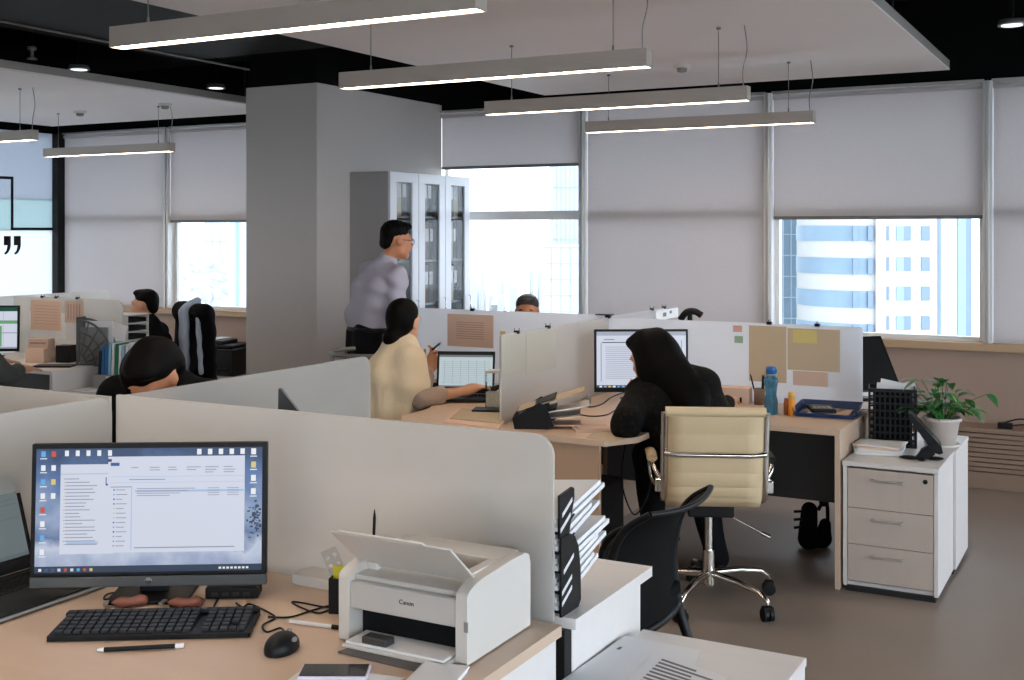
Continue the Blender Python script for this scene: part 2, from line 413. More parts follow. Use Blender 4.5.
def arc(cx, cy, r, a0, a1, n=8):
    return [(cx + r * math.cos(R(a0 + (a1 - a0) * i / n)), cy + r * math.sin(R(a0 + (a1 - a0) * i / n))) for i in range(n + 1)]
# ------------------------------------------------------------------ organic surfaces: blended solids meshed as one skin
def sdf_mesh(prims, vox, k=.03, disp=None):
    lo = np.array([1e9] * 3); hi = -lo
    for p in prims:
        if p[0] == 'c':
            for q, r in ((p[1], p[3]), (p[2], p[4])):
                lo = np.minimum(lo, np.array(q) - r); hi = np.maximum(hi, np.array(q) + r)
        elif p[0] == 'e':
            r = max(p[2]); lo = np.minimum(lo, np.array(p[1]) - r); hi = np.maximum(hi, np.array(p[1]) + r)
    pad = k + 3 * vox; lo -= pad; hi += pad
    n = np.ceil((hi - lo) / vox).astype(int) + 1
    F = np.full(n, .2)
    for p in prims:
        if p[0] == 'c':
            a, b, ra, rb = np.array(p[1], float), np.array(p[2], float), p[3], p[4]
            l0 = np.minimum(a - ra, b - rb); h0 = np.maximum(a + ra, b + rb)
        else:
            a = np.array(p[1], float); r = np.array(p[2], float); l0 = a - r.max(); h0 = a + r.max()
        i0 = np.maximum(np.floor((l0 - pad - lo) / vox).astype(int), 0); i1 = np.minimum(np.ceil((h0 + pad - lo) / vox).astype(int) + 1, n)
        sl = tuple(slice(x, y) for x, y in zip(i0, i1))
        G = np.meshgrid(*[lo[q] + vox * np.arange(i0[q], i1[q]) for q in range(3)], indexing='ij')
        Q = np.stack(G, -1)
        if p[0] == 'c':
            ab = b - a; t = np.clip(((Q - a) @ ab) / max(ab @ ab, 1e-12), 0, 1)
            d = np.linalg.norm(Q - a - t[..., None] * ab, axis=-1) - (ra + (rb - ra) * t)
        else:
            L = Q - a
            if len(p) > 3 and p[3] is not None: L = L @ np.array(p[3])
            kk = np.linalg.norm(L / r, axis=-1); g = np.linalg.norm(L / (r * r), axis=-1)
            d = kk * (kk - 1) / np.maximum(g, 1e-9)
            d = np.where(kk < 1e-4, -r.min(), d)
        cur = F[sl]; kk = p[4] if p[0] == 'e' and len(p) > 4 else k
        if p[0] == 'e' and len(p) > 5 and p[5] == 'sub':
            F[sl] = np.maximum(cur, -d)
        else:
            h = np.maximum(kk - np.abs(cur - d), 0) / kk
            F[sl] = np.minimum(cur, d) - h * h * kk * .25
    if disp is not None:
        G = np.meshgrid(*[lo[q] + vox * np.arange(n[q]) for q in range(3)], indexing='ij')
        F = F + disp(*G)
    S = F < 0
    # surface nets
    c8 = [(i, j, l) for i in (0, 1) for j in (0, 1) for l in (0, 1)]
    cnt = sum(S[i:n[0] - 1 + i, j:n[1] - 1 + j, l:n[2] - 1 + l].astype(int) for i, j, l in c8)
    act = (cnt > 0) & (cnt < 8)
    idx = np.full(act.shape, -1); ids = np.argwhere(act); idx[act] = np.arange(len(ids))
    acc = np.zeros((len(ids), 3)); num = np.zeros(len(ids))
    for ca in c8:
        for ax in range(3):
            if ca[ax] == 0:
                cb = list(ca); cb[ax] = 1
                ia = ids + np.array(ca); ib = ids + np.array(cb)
                fa = F[ia[:, 0], ia[:, 1], ia[:, 2]]; fb = F[ib[:, 0], ib[:, 1], ib[:, 2]]
                mk = (fa < 0) != (fb < 0)
                t = np.where(mk, fa / np.where(mk, fa - fb, 1), 0)
                pt = np.array(ca, float) + t[:, None] * (np.array(cb) - np.array(ca))
                acc += np.where(mk[:, None], pt, 0); num += mk
    V = lo + vox * (ids + acc / np.maximum(num, 1)[:, None])
    faces = []
    for ax in range(3):
        b, c = (ax + 1) % 3, (ax + 2) % 3
        A = np.take(S, range(0, n[ax] - 1), ax); B = np.take(S, range(1, n[ax]), ax)
        e = np.argwhere(A != B); e = e[(e[:, b] > 0) & (e[:, c] > 0) & (e[:, b] < n[b] - 1) & (e[:, c] < n[c] - 1)]
        ins = A[e[:, 0], e[:, 1], e[:, 2]]
        q = []
        for db, dc in ((-1, -1), (0, -1), (0, 0), (-1, 0)):
            w = e.copy(); w[:, b] += db; w[:, c] += dc
            q.append(idx[w[:, 0], w[:, 1], w[:, 2]])
        q = np.stack(q, 1); q[~ins] = q[~ins][:, ::-1]
        faces.append(q)
    return V, np.concatenate(faces)
def skin_obj(name, prims, vox, mats, parent=None, k=.03, disp=None, extra=None, origin=(0, 0, 0)):
    V, Fq = sdf_mesh(prims, vox, k, disp)
    mb = MB(); mb.v = [tuple(v - np.array(origin)) for v in V]; mb.f = [tuple(int(i) for i in f) for f in Fq]
    mb.m = [0] * len(mb.f); mb.s = [True] * len(mb.f)
    if extra is not None:
        b = len(mb.v); o = Vector(origin)
        mb.v += [tuple(Vector(v) - o) for v in extra.v]; mb.f += [tuple(b + i for i in f) for f in extra.f]; mb.m += extra.m; mb.s += extra.s
    return mb.build(name, mats, parent)
# ================================================================== the room
YW = 8.25            # face of the window wall
XL = -9.78           # left wall
XR, YB = 4.6, -3.2   # right wall, wall behind the camera
ZC = 3.25
f = MB(); f.box(XL - .2, XR + .2, YB - .2, YW + .3, -.15, 0); struct('floor', f, 'floor')
f = MB(); f.box(XL - .2, XR + .2, YB - .2, YW + .5, ZC, ZC + .2); struct('ceiling', f, 'ceil_black')
BAY = [-9.726 + 1.478 * i for i in range(10)]       # mullion centres, the last one lies beyond the right edge
SILL, TR0, TR1, WTOP = .918, 1.755, 1.826, 2.66
w = MB(); w.box(XL - .2, XR + .2, YW, YW + .25, 0, SILL - .055); struct('wall_back', w, 'wall_low')
w = MB(); w.box(XL - .2, XR + .2, YW + .02, YW + .3, WTOP, ZC); struct('wall_back_upper', w, 'ceil_black')
s = MB(); s.box(XL, XR, YW - .05, YW + .06, SILL - .055, SILL); struct('trim_1', s, 'sill', None, .004)
# left wall: white glass partition with bands, black corner post
w = MB(); w.box(XL - .012, XL, YB, YW, 0, 1.67); w.box(XL - .012, XL, YB, YW, 1.67, 1.98, 2); w.box(XL - .012, XL, YB, YW, 1.98, WTOP, 1)
w.box(XL - .12, XL, YB, YW, WTOP, ZC, 3)
struct('wall_left', w, ['wall_white', 'wall_grey2', 'wall_teal', 'ceil_black'])
w = MB(); w.box(XL - .02, XL + .085, YW - .09, YW + .02, 0, WTOP); struct('trim_2', w, 'black', None, .004)
w = MB(); w.box(XR, XR + .15, YB, YW, 0, SILL - .06); w.box(XR, XR + .15, YB, YW, WTOP, ZC)
for k in range(8): w.box(XR, XR + .15, YB + k * 1.6 - .05, YB + k * 1.6 + .05, SILL - .06, WTOP)
struct('wall_right', w, 'wall_plain')
for k in range(7):
    y0, y1 = YB + k * 1.6 + .05, YB + (k + 1) * 1.6 - .05
    fr = MB(); fr.box(XR + .04, XR + .1, y0, y1, SILL - .06, SILL); fr.box(XR + .04, XR + .1, y0, y1, WTOP - .04, WTOP); fr.box(XR + .04, XR + .1, y0, y0 + .04, SILL, WTOP - .04); fr.box(XR + .04, XR + .1, y1 - .04, y1, SILL, WTOP - .04)
    o = struct('window_%d' % (20 + k), fr, 'frame_white'); p = MB(); p.box(XR + .068, XR + .074, y0 + .038, y1 - .038, SILL - .002, WTOP - .038); p.build('pane', 'glass', o)
w = MB(); w.box(XL, -1.2, YB - .15, YB, 0, ZC); w.box(-1.2, XR, YB - .15, YB, 0, SILL - .06); w.box(-1.2, XR, YB - .15, YB, WTOP, ZC)
for k in range(1, 5): w.box(-1.2 + 1.45 * k - .05, -1.2 + 1.45 * k + .05, YB - .15, YB, SILL - .06, WTOP)
struct('wall_front', w, 'wall_plain')
for k in range(4):  # unseen windows, added behind the camera to brighten the faces turned this way
    x0, x1 = -1.2 + 1.45 * k + .05, -1.2 + 1.45 * (k + 1) - .05
    fr = MB(); fr.box(x0, x1, YB - .1, YB - .04, SILL - .06, SILL); fr.box(x0, x1, YB - .1, YB - .04, WTOP - .04, WTOP); fr.box(x0, x0 + .04, YB - .1, YB - .04, SILL, WTOP - .04); fr.box(x1 - .04, x1, YB - .1, YB - .04, SILL, WTOP - .04)
    o = struct('window_%d' % (30 + k), fr, 'frame_white'); p = MB(); p.box(x0 + .038, x1 - .038, YB - .074, YB - .068, SILL - .002, WTOP - .038); p.build('pane', 'glass', o)
# black line drawing and quotation marks on the left wall
def wl(px, py): q = PX(px, py, XL); return q.y, q.z
g = MB()
lw = .028
(ya, za), (yb, zb), (yc, zc) = wl(-6, 178), wl(12, 178), wl(61, 229)
za = zb
g.box(XL, XL + .004, ya - .8, yb, zb - lw / 2, zb + lw / 2); g.box(XL, XL + .004, yb - lw / 2, yb + lw / 2, zc - lw / 2, zb + lw / 2)
g.box(XL, XL + .004, yb - lw / 2, yc, zc - lw / 2, zc + lw / 2)
G1 = g
gr = G1.build('wall_drawing', 'black'); tag(gr, 'thin black stepped line drawn on the white glass wall', 'wall graphic')
for k, px in enumerate((7, 17)):
    y0, z1 = wl(px - 3.2, 236); y1, z0 = wl(px + 3.5, 254.5)
    h = z1 - z0; ww = y1 - y0
    prof = [(y0, z1), (y1, z1), (y1, z1 - .52 * h), (y1 - .12 * ww, z1 - .72 * h), (y1 - .4 * ww, z1 - .9 * h), (y0 + .25 * ww, z0), (y0 + .02 * ww, z0 + .06 * h),
            (y0 + .4 * ww, z1 - .78 * h), (y0 + .55 * ww, z1 - .5 * h), (y0, z1 - .5 * h)]
    q = MB(); T = Matrix(((0, 0, 1, XL), (1, 0, 0, 0), (0, 1, 0, 0), (0, 0, 0, 1)))
    q.prism(prof, 0, .005, 0, T)
    o = q.build('quotation_sign', 'black')
    tag(o, ['black quotation mark on the white wall, half of the pair farther from the corner post', 'black quotation mark on the white wall, half of the pair nearer the corner post'][k], 'wall lettering', 'quotation marks on the white wall')
# column
cX0, cX1, cY0, CT = -5.79, -5.132, 6.566, 2.722
c_ = MB(); c_.box(cX0, cX1, cY0, YW, 0, CT); struct('column', c_, 'column', None, .004)
c_ = MB(); c_.box(cX0 + .02, cX1 - .02, cY0 + .02, YW, CT, ZC); struct('column_upper', c_, 'ceil_black')
# ------------------------------------------------------------------ windows and blinds
def window(i, x0, x1, n):
    fr = MB(); yg0, yg1 = YW + .05, YW + .12
    fr.box(x0, x1, yg0, yg1, SILL, SILL + .03); fr.box(x0, x1, yg0, yg1, WTOP - .03, WTOP)
    fr.box(x0, x1, yg0 - .02, yg1, TR0, TR1)
    fr.box(x0, x0 + .03, yg0, yg1, SILL + .03, WTOP - .03); fr.box(x1 - .03, x1, yg0, yg1, SILL + .03, WTOP - .03)
    o = struct('window_%d' % n, fr, 'frame_white')
    p = MB(); p.box(x0 + .028, x1 - .028, YW + .083, YW + .089, SILL + .028, TR0 + .002); p.build('pane', 'glass', o)
    p = MB(); p.box(x0 + .028, x1 - .028, YW + .083, YW + .089, TR1 - .002, WTOP - .028); p.build('pane', 'glass', o)
for i in range(len(BAY) - 1):
    if i == 3: continue                     # the bay behind the column is walled
    x0, x1 = BAY[i] + .03, BAY[i + 1] - .03
    if i == 2: x1 = cX0
    if i == 3: x0 = cX1
    window(i, x0, x1, i + 1)
window(3, cX1, BAY[4] - .03, 4)
for i, x in enumerate(BAY[1:-1]):
    if cX0 - .05 < x < cX1 + .05: continue
    m = MB(); m.box(x - .03, x + .03, YW - .045, YW + .13, SILL, WTOP); m.box(x - .012, x + .012, YW - .06, YW - .045, SILL, WTOP, 1)
    struct('trim_%d' % (i + 3), m, ['frame_white', 'alu'], None, .004)
def blind(x0, x1, zb, label, wand=False):
    t = thing('roller_blind', label, 'blind', ((x0 + x1) / 2, YW - .005, zb), 0, 'roller blinds on the window wall')
    hw = (x1 - x0) / 2 - .035
    c = MB(); c.box(-hw, hw, -.001, .001, .01, WTOP - zb - .035); c.build('cloth', 'blind', t)
    b = MB(); b.box(-hw, hw, -.007, .007, -.012, .012); b.build('bottom_bar', 'blind_bar' if zb > 1 else 'blind', t, .003)
    h = MB(); h.cyl((-hw - .01, 0, WTOP - zb - .03), (hw + .01, 0, WTOP - zb - .03), .019, n=14); h.build('roller_tube', 'blind', t)
    r = MB(); r.box(-hw - .012, hw + .012, -.03, .02, WTOP - zb - .008, WTOP - zb + .012); r.build('head_rail', 'alu', t, .002)
    if wand:
        w_ = MB(); w_.cyl((-hw - .014, -.025, WTOP - zb - .02), (-hw - .014, -.025, SILL - zb + .1), .003, n=6); w_.build('cord', 'frame_white', t)
bl = {0: (TR0 - .8, 'full-length grey roller blind beside the black corner post at far left'), 1: (1.757, 'half-lowered grey roller blind over the window left of the column'),
      4: (SILL + .015, 'grey roller blind fully lowered between two uncovered windows, behind the woman in black'), 5: (1.757, 'half-lowered grey roller blind above the window showing the cream office building'),
      6: (SILL + .015, 'fully lowered grey roller blind at the right edge over the slatted radiator'), 7: (1.757, 'half-lowered roller blind two bays right of the office-building window'),
      8: (SILL + .015, 'fully lowered roller blind in the last bay towards the right wall')}
for i, (zb, lab) in bl.items():
    x0, x1 = BAY[i], BAY[i + 1]
    if i == 1: x1 = BAY[2]
    if i == 0: zb = SILL + .015
    blind(x0, x1, zb, lab, i in (4, 5))
blind(BAY[2], cX0 + .03, 1.757, 'narrow half-lowered roller blind touching the left face of the column')
blind(cX1 - .03, BAY[4], 2.19, 'short grey roller blind raised high beside the filing cabinet')
# radiator cover under the right windows
t = thing('radiator_cover', 'beige slatted radiator cover along the wall under the right window', 'radiator', (.9, 7.98, 0))
b = MB(); b.box(-2.2, 3.4, 0, .26, .36, .388); b.build('top_board', 'radiator', t, .004)
b = MB(); b.box(-2.2, 3.4, -.005, .02, .0, .105); b.build('base_board', 'radiator', t, .004)
b = MB(); b.box(-2.2, 3.4, .03, .05, .10, .36); b.build('back_plate', 'radiator_dark', t)
for k in range(8):
    b = MB(); z = .112 + k * .031; b.box(-2.2, 3.4, 0, .022, z, z + .025); b.build('slat', 'radiator', t, .002)
# ------------------------------------------------------------------ hung ceiling panels
def cpanel(x0, x1, y0, y1, z, label):
    p = MB(); p.box(x0, x1, y0, y1, z, z + .01); p.box(x0, x1, y0, y1, z + .01, z + .062, 1)
    o = p.build('ceiling_panel', ['panel', 'panel_edge'], loc=None)
    tag(o, label, 'ceiling panel', 'white panels hung under the black ceiling')
    for xx in (x0 + .3, x1 - .3):
        for yy in (y0 + .3, y1 - .3):
            r = MB(); r.cyl((xx, yy, z + .06), (xx, yy, ZC), .006, n=6); r.build('hanger_rod', 'dark_metal', o)
cpanel(-3.97, -1.05, -2.2, 7.87, 2.70, 'large white ceiling panel over the middle desks, four linear lamps under it')
cpanel(-9.43, -6.39, -2.2, 7.87, 2.70, 'white ceiling panel at left over the desks by the white wall')
cpanel(1.6, 4.3, -2.2, 7.87, 2.70, 'white ceiling panel at the far right of the room')
def smoke(px, py, z, label):
    q = PZ(px, py, z); t = thing('smoke_detector', label, 'smoke detector', (q.x, q.y, z))
    b = MB(); b.lathe([(0, 0), (.055, 0), (.055, -.012), (.05, -.02), (0, -.02)], 20); b.build('base', 'white_plastic', t)
    b = MB(); b.lathe([(0, -.02), (.034, -.02), (.03, -.042), (.012, -.047), (0, -.047)], 20); b.build('sensor_head', 'grey_plastic', t)
smoke(682, 65, 2.70, 'round smoke detector under the large ceiling panel above the right windows')
smoke(80, 111, 2.70, 'round smoke detector under the left ceiling panel')
smoke(165, 103.5, 2.70, 'small detector at the right edge of the left ceiling panel')
# black service void: ducts, conduit, sprinkler, downlights
d = MB(); d.box(-6.2, -4.4, -2.5, 6.4, ZC - .32, ZC - .02); o = d.build('ventilation_duct', 'duct', None, .01); tag(o, 'dark rectangular air duct in the black gap between two ceiling panels', 'duct')
d = MB(); d.cyl((.35, -2.5, 3.02), (.35, 8.1, 3.02), .16, n=20); o = d.build('ventilation_duct', 'duct'); tag(o, 'dark round air duct under the black ceiling at the top right', 'duct')
a, b_ = PZ(-20, 17, 2.92), PZ(262, 72, 2.92)
d = MB(); d.tube([a, b_], .008, 8); o = d.build('ceiling_conduit', 'grey_plastic'); tag(o, 'thin pale conduit crossing the black ceiling void', 'pipe')
q = PZ(32, 54, 2.88); t = thing('sprinkler', 'small pale sprinkler head hanging in the black ceiling void at upper left', 'sprinkler', (q.x, q.y, q.z))
b = MB(); b.cyl((0, 0, .02), (0, 0, ZC - q.z), .010, n=10); b.build('drop_pipe', 'duct', t)
b = MB(); b.lathe([(.0, .05), (.03, .05), (.032, .03), (.012, .02), (.012, -.02), (.034, -.03), (.034, -.038), (0, -.038)], 14); b.build('head', 'alu', t)
def spot(px, py, z, label):
    q = PZ(px, py, z); t = thing('ceiling_spotlight', label, 'spotlight', (q.x, q.y, z))
    b = MB(); b.lathe([(0, .03), (.07, .03), (.08, .0), (.078, -.004), (.06, .0), (0, .001)], 24); b.build('bezel', 'alu', t)
    b = MB(); b.lathe([(0, -.001), (.058, -.001), (.058, -.004), (0, -.004)], 24); b.build('lens', emit('spot_lens', (.9, .95, 1.), 1.2), t)
    b = MB(); b.cyl((0, 0, .03), (0, 0, ZC - z), .012, n=8); b.build('stem', 'duct', t)
spot(79, 69.5, 2.86, 'round spotlight glowing in the black ceiling gap above the left panel')
spot(216, 88, 2.86, 'round spotlight in the black ceiling gap just left of the column')
spot(1012, 25, 2.86, 'round spotlight in the black ceiling at the upper right corner')
# ------------------------------------------------------------------ linear pendant lamps
def pendant(label, cap=True):
    t = thing('pendant_lamp', label, 'pendant lamp', (0, 0, 2.318), 0, 'linear lamps hung under the ceiling panels')
    b = MB(); L = .758
    b.box(-L, L, -.032, -.028, 0, .074); b.box(-L, L, .028, .032, 0, .074); b.box(-L, L, -.028, .028, .02, .074)
    b.box(-L, -L + .004, -.028, .028, 0, .02); b.box(L - .004, L, -.028, .028, 0, .02)
    b.build('housing', 'lamp_body', t)
    d = MB(); d.box(-L + .004, L - .004, -.0275, .0275, .004, .018); d.build('diffuser', 'led', t)
    for x in (-.6, .6):
        c = MB(); c.cyl((x, 0, .09), (x, 0, .372), .0022, n=6); c.cyl((x, 0, .074), (x, 0, .1), .006, .004, n=8); c.cyl((x, 0, .372), (x, 0, .382), .012, n=10)
        c.build('suspension_wire', 'wire', t)
    c = MB(); c.tube(bez([(.73, 0, .074), (.725, .01, .16), (.745, .012, .26), (.735, 0, .382)], 6), .0032, 6); c.build('power_cable', 'grey_plastic', t)
    return t
xm = -2.468
p0 = pendant('linear lamp nearest the camera of the four over the middle desks')
p0.location = (xm, 2.97, 2.318)
for y, lab in ((4.32, 'second linear lamp from the camera in the middle row of four'), (5.67, 'third linear lamp from the camera in the middle row, before the last one'), (7.02, 'short-looking linear lamp closest to the windows in the middle row')):
    copy_thing(p0, (xm, y, 2.318), lab)
for y in (1.62, .27, -1.08): copy_thing(p0, (xm, y, 2.318), 'linear lamp of the middle row overhead, outside the picture')
copy_thing(p0, (-7.735, 7.02, 2.318), 'linear lamp over the left desks in front of the windows, whole length visible')
copy_thing(p0, (-7.735, 5.67, 2.318), 'linear lamp cut off by the left edge of the picture')
for y in (4.32, 2.97, 1.62): copy_thing(p0, (-7.735, y, 2.318), 'linear lamp of the left row, outside the picture')
for y in (7.02, 4.32, 1.62): copy_thing(p0, (2.9, y, 2.318), 'linear lamp of the right row, outside the picture')
# ------------------------------------------------------------------ outside
def quadbox(mb, px0, px1, py0, py1, t, dt, m=0):
    a, b, c, d = P3(px0, py1, t), P3(px1, py1, t), P3(px1, py0, t), P3(px0, py0, t)
    k = (t + dt) / t
    n = Vector((-SW, CW, 0)) * dt
    vs = [a, b, c, d, a + n, b + n, c + n, d + n]
    mb.add(vs, [(0, 1, 2, 3), (7, 6, 5, 4), (0, 4, 5, 1), (1, 5, 6, 2), (2, 6, 7, 3), (3, 7, 4, 0)], m)
T0 = 120.
bt = thing('office_building', 'cream office building with ribbon windows seen through the right window', 'building', tuple(PZ(870, 900, -38)))
def bpart(name, mats, fn):
    mb = MB(); fn(mb); mb.v = [tuple(Vector(v) - bt.location) for v in mb.v]; return mb.build(name, mats, bt)
def curved(mb):
    # rounded corner block: ribbons follow a quarter circle in plan
    cx = P3(862, 300, T0 + 7)
    rad = 7.0
    for z0, z1 in ((-45, 60),):
        pts = [(cx.x + rad * math.cos(a), cx.y + rad * math.sin(a)) for a in [i * 2 * math.pi / 48 for i in range(48)]]
        mb.prism(pts, z0, z1, 0, None, True)
def flat(mb): quadbox(mb, 876, 966, -260, 700, T0 - .5, 14)
bpart('rounded_corner', 'bld_white', curved)
bpart('facade', 'bld_white', flat)
cx = P3(862, 300, T0 + 7)
for py0, py1 in ((192, 209), (225.5, 241), (258, 274.5), (291, 308), (324, 341)):
    a0 = P3(862, py0, T0 + .3).z; a1 = P3(862, py1, T0 + .3).z
    def rib(mb):
        pts = [(cx.x + 7.06 * math.cos(a), cx.y + 7.06 * math.sin(a)) for a in [i * 2 * math.pi / 48 for i in range(48)]]
        mb.prism(pts, a1, a0, 0, None, True)
    bpart('ribbon_window', 'bld_glass', rib)
    def pier(mb):
        for px in (853, 868, 880):
            for k in range(1): quadbox(mb, px, px + 5, py0 + .5, py1 - .5, T0 - .35, .3)
    bpart('ribbon_strip', 'bld_blue', pier)  # darker blue strips across the ribbon windows
for py0, py1 in ((193, 207), (226, 240.5), (257, 271), (286.5, 300.5), (316, 330)):
    for px0, px1 in ((896.5, 911), (921.5, 930)):
        bpart('window', ['bld_blue', 'bld_glass'], lambda mb: (quadbox(mb, px0 + (px1 - px0) * .5, px1, py0, py1, T0 - .62, .2), quadbox(mb, px0, px0 + (px1 - px0) * .5, py0, py1, T0 - .62, .2, 1 if px0 < 900 else 0)))
    bpart('narrow_window', 'bld_blue', lambda mb: quadbox(mb, 887, 889.5, py0, py1, T0 - .62, .2))
bpart('seam', 'bld_blue', lambda mb: quadbox(mb, 938, 941, -100, 400, T0 - .6, .2))
bpart('stair_glazing', ['bld_glass', 'bld_blue'], lambda mb: (quadbox(mb, 958, 966, -100, 400, T0 - .65, .2), quadbox(mb, 966, 971.5, -100, 400, T0 - .65, 6, 1)))
def tower(px0, px1, py0, t, label, nx, dy, m='bld_glass', m2='bld_frame', dt=14):
    base = P3((px0 + px1) / 2, 300, t); o = thing('glass_tower', label, 'building', (base.x, base.y, -40))
    mb = MB(); quadbox(mb, px0, px1, py0, 760, t, dt); mb.v = [tuple(Vector(v) - o.location) for v in mb.v]; mb.build('glass_wall', m, o)
    fr = MB(); w_ = .22
    for i in range(nx + 1):
        px = px0 + (px1 - px0) * i / nx; quadbox(fr, px - w_ , px + w_, py0, 500, t - .25, .25)
    py = py0
    while py < 420: quadbox(fr, px0, px1, py, py + .8, t - .25, .25); py += dy
    fr.v = [tuple(Vector(v) - o.location) for v in fr.v]; fr.build('mullions', m2, o)
tower(776, 822, -60, 142, 'pale blue gridded glass tower beside the rounded office building', 6, 21)
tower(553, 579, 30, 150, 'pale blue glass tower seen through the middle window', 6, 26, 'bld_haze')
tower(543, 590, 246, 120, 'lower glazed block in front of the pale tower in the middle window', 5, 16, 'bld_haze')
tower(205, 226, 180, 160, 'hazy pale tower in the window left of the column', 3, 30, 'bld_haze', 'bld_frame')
mb = MB(); quadbox(mb, 228, 241, 150, 700, 60, 4); quadbox(mb, 236, 238.4, 150, 700, 59.8, .3, 1); o = mb.build('street_pylon', ['bld_frame', 'bld_glass']); tag(o, 'pale pylon slanting past the window left of the column', 'pylon')
rnd = random.Random(5)
cb = MB()
for k in range(90):
    px = rnd.uniform(380, 700); t = rnd.uniform(170, 330); h = rnd.uniform(268, 318); ww = rnd.uniform(2, 9)
    quadbox(cb, px, px + ww, h, 430, t, 12)
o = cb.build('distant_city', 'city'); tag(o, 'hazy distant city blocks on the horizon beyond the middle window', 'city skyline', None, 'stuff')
tr = MB()
for k in range(420):
    px = rnd.uniform(170, 268); py = rnd.uniform(256, 345); q = P3(px, py, rnd.uniform(68, 95)); r = rnd.uniform(.08, .38)
    tr.sph(q, (r, r, r * rnd.uniform(.6, 1.4)), 0, 8, 6)
o = tr.build('bare_trees', 'tree'); tag(o, 'pale hazy treetops outside the window left of the column', 'trees', None, 'stuff')
g = MB(); g.box(-700, 700, -700, 700, -42, -40); o = struct('ground_outside', g, mat('pale_city_ground', (.62, .62, .62), .9, var=.1, vs=.05))
# ------------------------------------------------------------------ daylight
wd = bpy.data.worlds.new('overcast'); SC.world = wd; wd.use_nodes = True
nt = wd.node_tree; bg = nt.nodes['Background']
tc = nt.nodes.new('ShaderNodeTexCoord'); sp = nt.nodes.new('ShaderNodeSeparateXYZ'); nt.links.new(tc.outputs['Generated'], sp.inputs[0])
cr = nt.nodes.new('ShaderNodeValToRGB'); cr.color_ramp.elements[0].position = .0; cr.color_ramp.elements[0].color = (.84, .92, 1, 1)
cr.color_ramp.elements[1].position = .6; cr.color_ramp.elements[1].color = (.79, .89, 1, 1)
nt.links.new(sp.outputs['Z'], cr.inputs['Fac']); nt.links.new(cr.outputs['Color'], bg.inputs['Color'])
mr = nt.nodes.new('ShaderNodeMapRange'); mr.interpolation_type = 'SMOOTHSTEP'   # strength raised towards +X, added to push more daylight through the right windows
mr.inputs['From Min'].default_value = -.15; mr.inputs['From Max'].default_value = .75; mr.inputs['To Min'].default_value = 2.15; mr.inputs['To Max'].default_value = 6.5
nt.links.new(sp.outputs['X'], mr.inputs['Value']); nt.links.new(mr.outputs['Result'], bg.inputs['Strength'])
SC.view_settings.view_transform = 'Standard'; SC.view_settings.look = 'None'; SC.view_settings.gamma = 1; SC.view_settings.use_curve_mapping = False
SC.view_settings.exposure = .5
SC.cycles.use_denoising = True
SC.cycles.max_bounces = 9; SC.cycles.diffuse_bounces = 5; SC.cycles.transparent_max_bounces = 16; SC.cycles.sample_clamp_indirect = 6
# ================================================================== desks, partitions, cabinets
DZ = .74
def desk(name, label, loc, outline, legs, top='desk', th=.026, group='office desks'):
    """outline and legs in world x,y; loc is the base"""
    t = thing(name, label, 'desk', (loc[0], loc[1], 0), 0, group)
    T = Matrix.Translation((-loc[0], -loc[1], 0))
    b = MB(); b.prism(outline, DZ - th, DZ, 0, T); b.build('desktop', top, t, .003)
    for nm, m, (x0, x1, y0, y1, z0, z1) in legs:
        b = MB(); b.box(x0, x1, y0, y1, z0, z1, 0, T); b.build(nm, m, t, .002)
    return t
def lcurve(cx, cy, r, a0, a1): return arc(cx, cy, r, a0, a1, 10)
# middle cluster, right hand place (woman in black)
o1 = [(-2.652, 4.66), (-2.05, 4.64), (-1.955, 4.80), (-1.955, 4.98)] + lcurve(-1.53, 4.98, .425, 180, 90)[1:-1] + [(-1.5, 5.40), (-1.195, 5.40), (-1.195, 6.085), (-2.652, 6.085)]
dk1 = desk('desk', 'maple L-shaped desk of the woman in black, blue tray and bottle on it', (-1.9, 5.7), o1,
     [('leg_panel', 'desk', (-1.226, -1.201, 5.415, 6.07, .0, .714)), ('end_panel', 'desk_tan', (-2.62, -2.10, 4.70, 4.724, 0, .714)),
      ('modesty_panel', 'modesty', (-2.6, -1.226, 5.93, 5.948, .28, .714))])
o2 = [(-2.682, 4.66), (-3.12, 4.64), (-3.22, 4.80), (-3.22, 4.98)] + lcurve(-3.55, 4.98, .33, 0, 90)[1:-1] + [(-3.58, 5.41), (-3.62, 5.45), (-3.62, 6.085), (-2.682, 6.085)]
dk2 = desk('desk', 'maple L-shaped desk of the woman in the beige knit, laptop on it', (-3.3, 5.75), o2,
     [('leg_panel', 'desk', (-3.61, -3.585, 5.46, 6.07, 0, .714)), ('end_panel', 'desk_tan', (-3.12, -2.70, 4.70, 4.724, 0, .714)),
      ('modesty_panel', 'modesty', (-3.585, -2.72, 5.93, 5.948, .28, .714))])
for sx, lab in ((-1.9, 'maple desk behind the white partition, dark tilted screen on it'), (-3.4, 'maple desk of the man looking over the partition')):
    x0, x1 = (-2.652, -1.18) if sx > -2.5 else (-4.13, -2.682)
    desk('desk', lab, (sx, 6.5), [(x0, 6.115), (x1, 6.115), (x1, 6.80), (x0, 6.80)],
         [('leg_panel', 'desk', (x1 - .034, x1 - .008, 6.13, 6.78, 0, .714)), ('leg_panel', 'desk', (x0 + .008, x0 + .034, 6.13, 6.78, 0, .714)), ('modesty_panel', 'modesty', (x0 + .034, x1 - .034, 6.25, 6.268, .28, .714))])
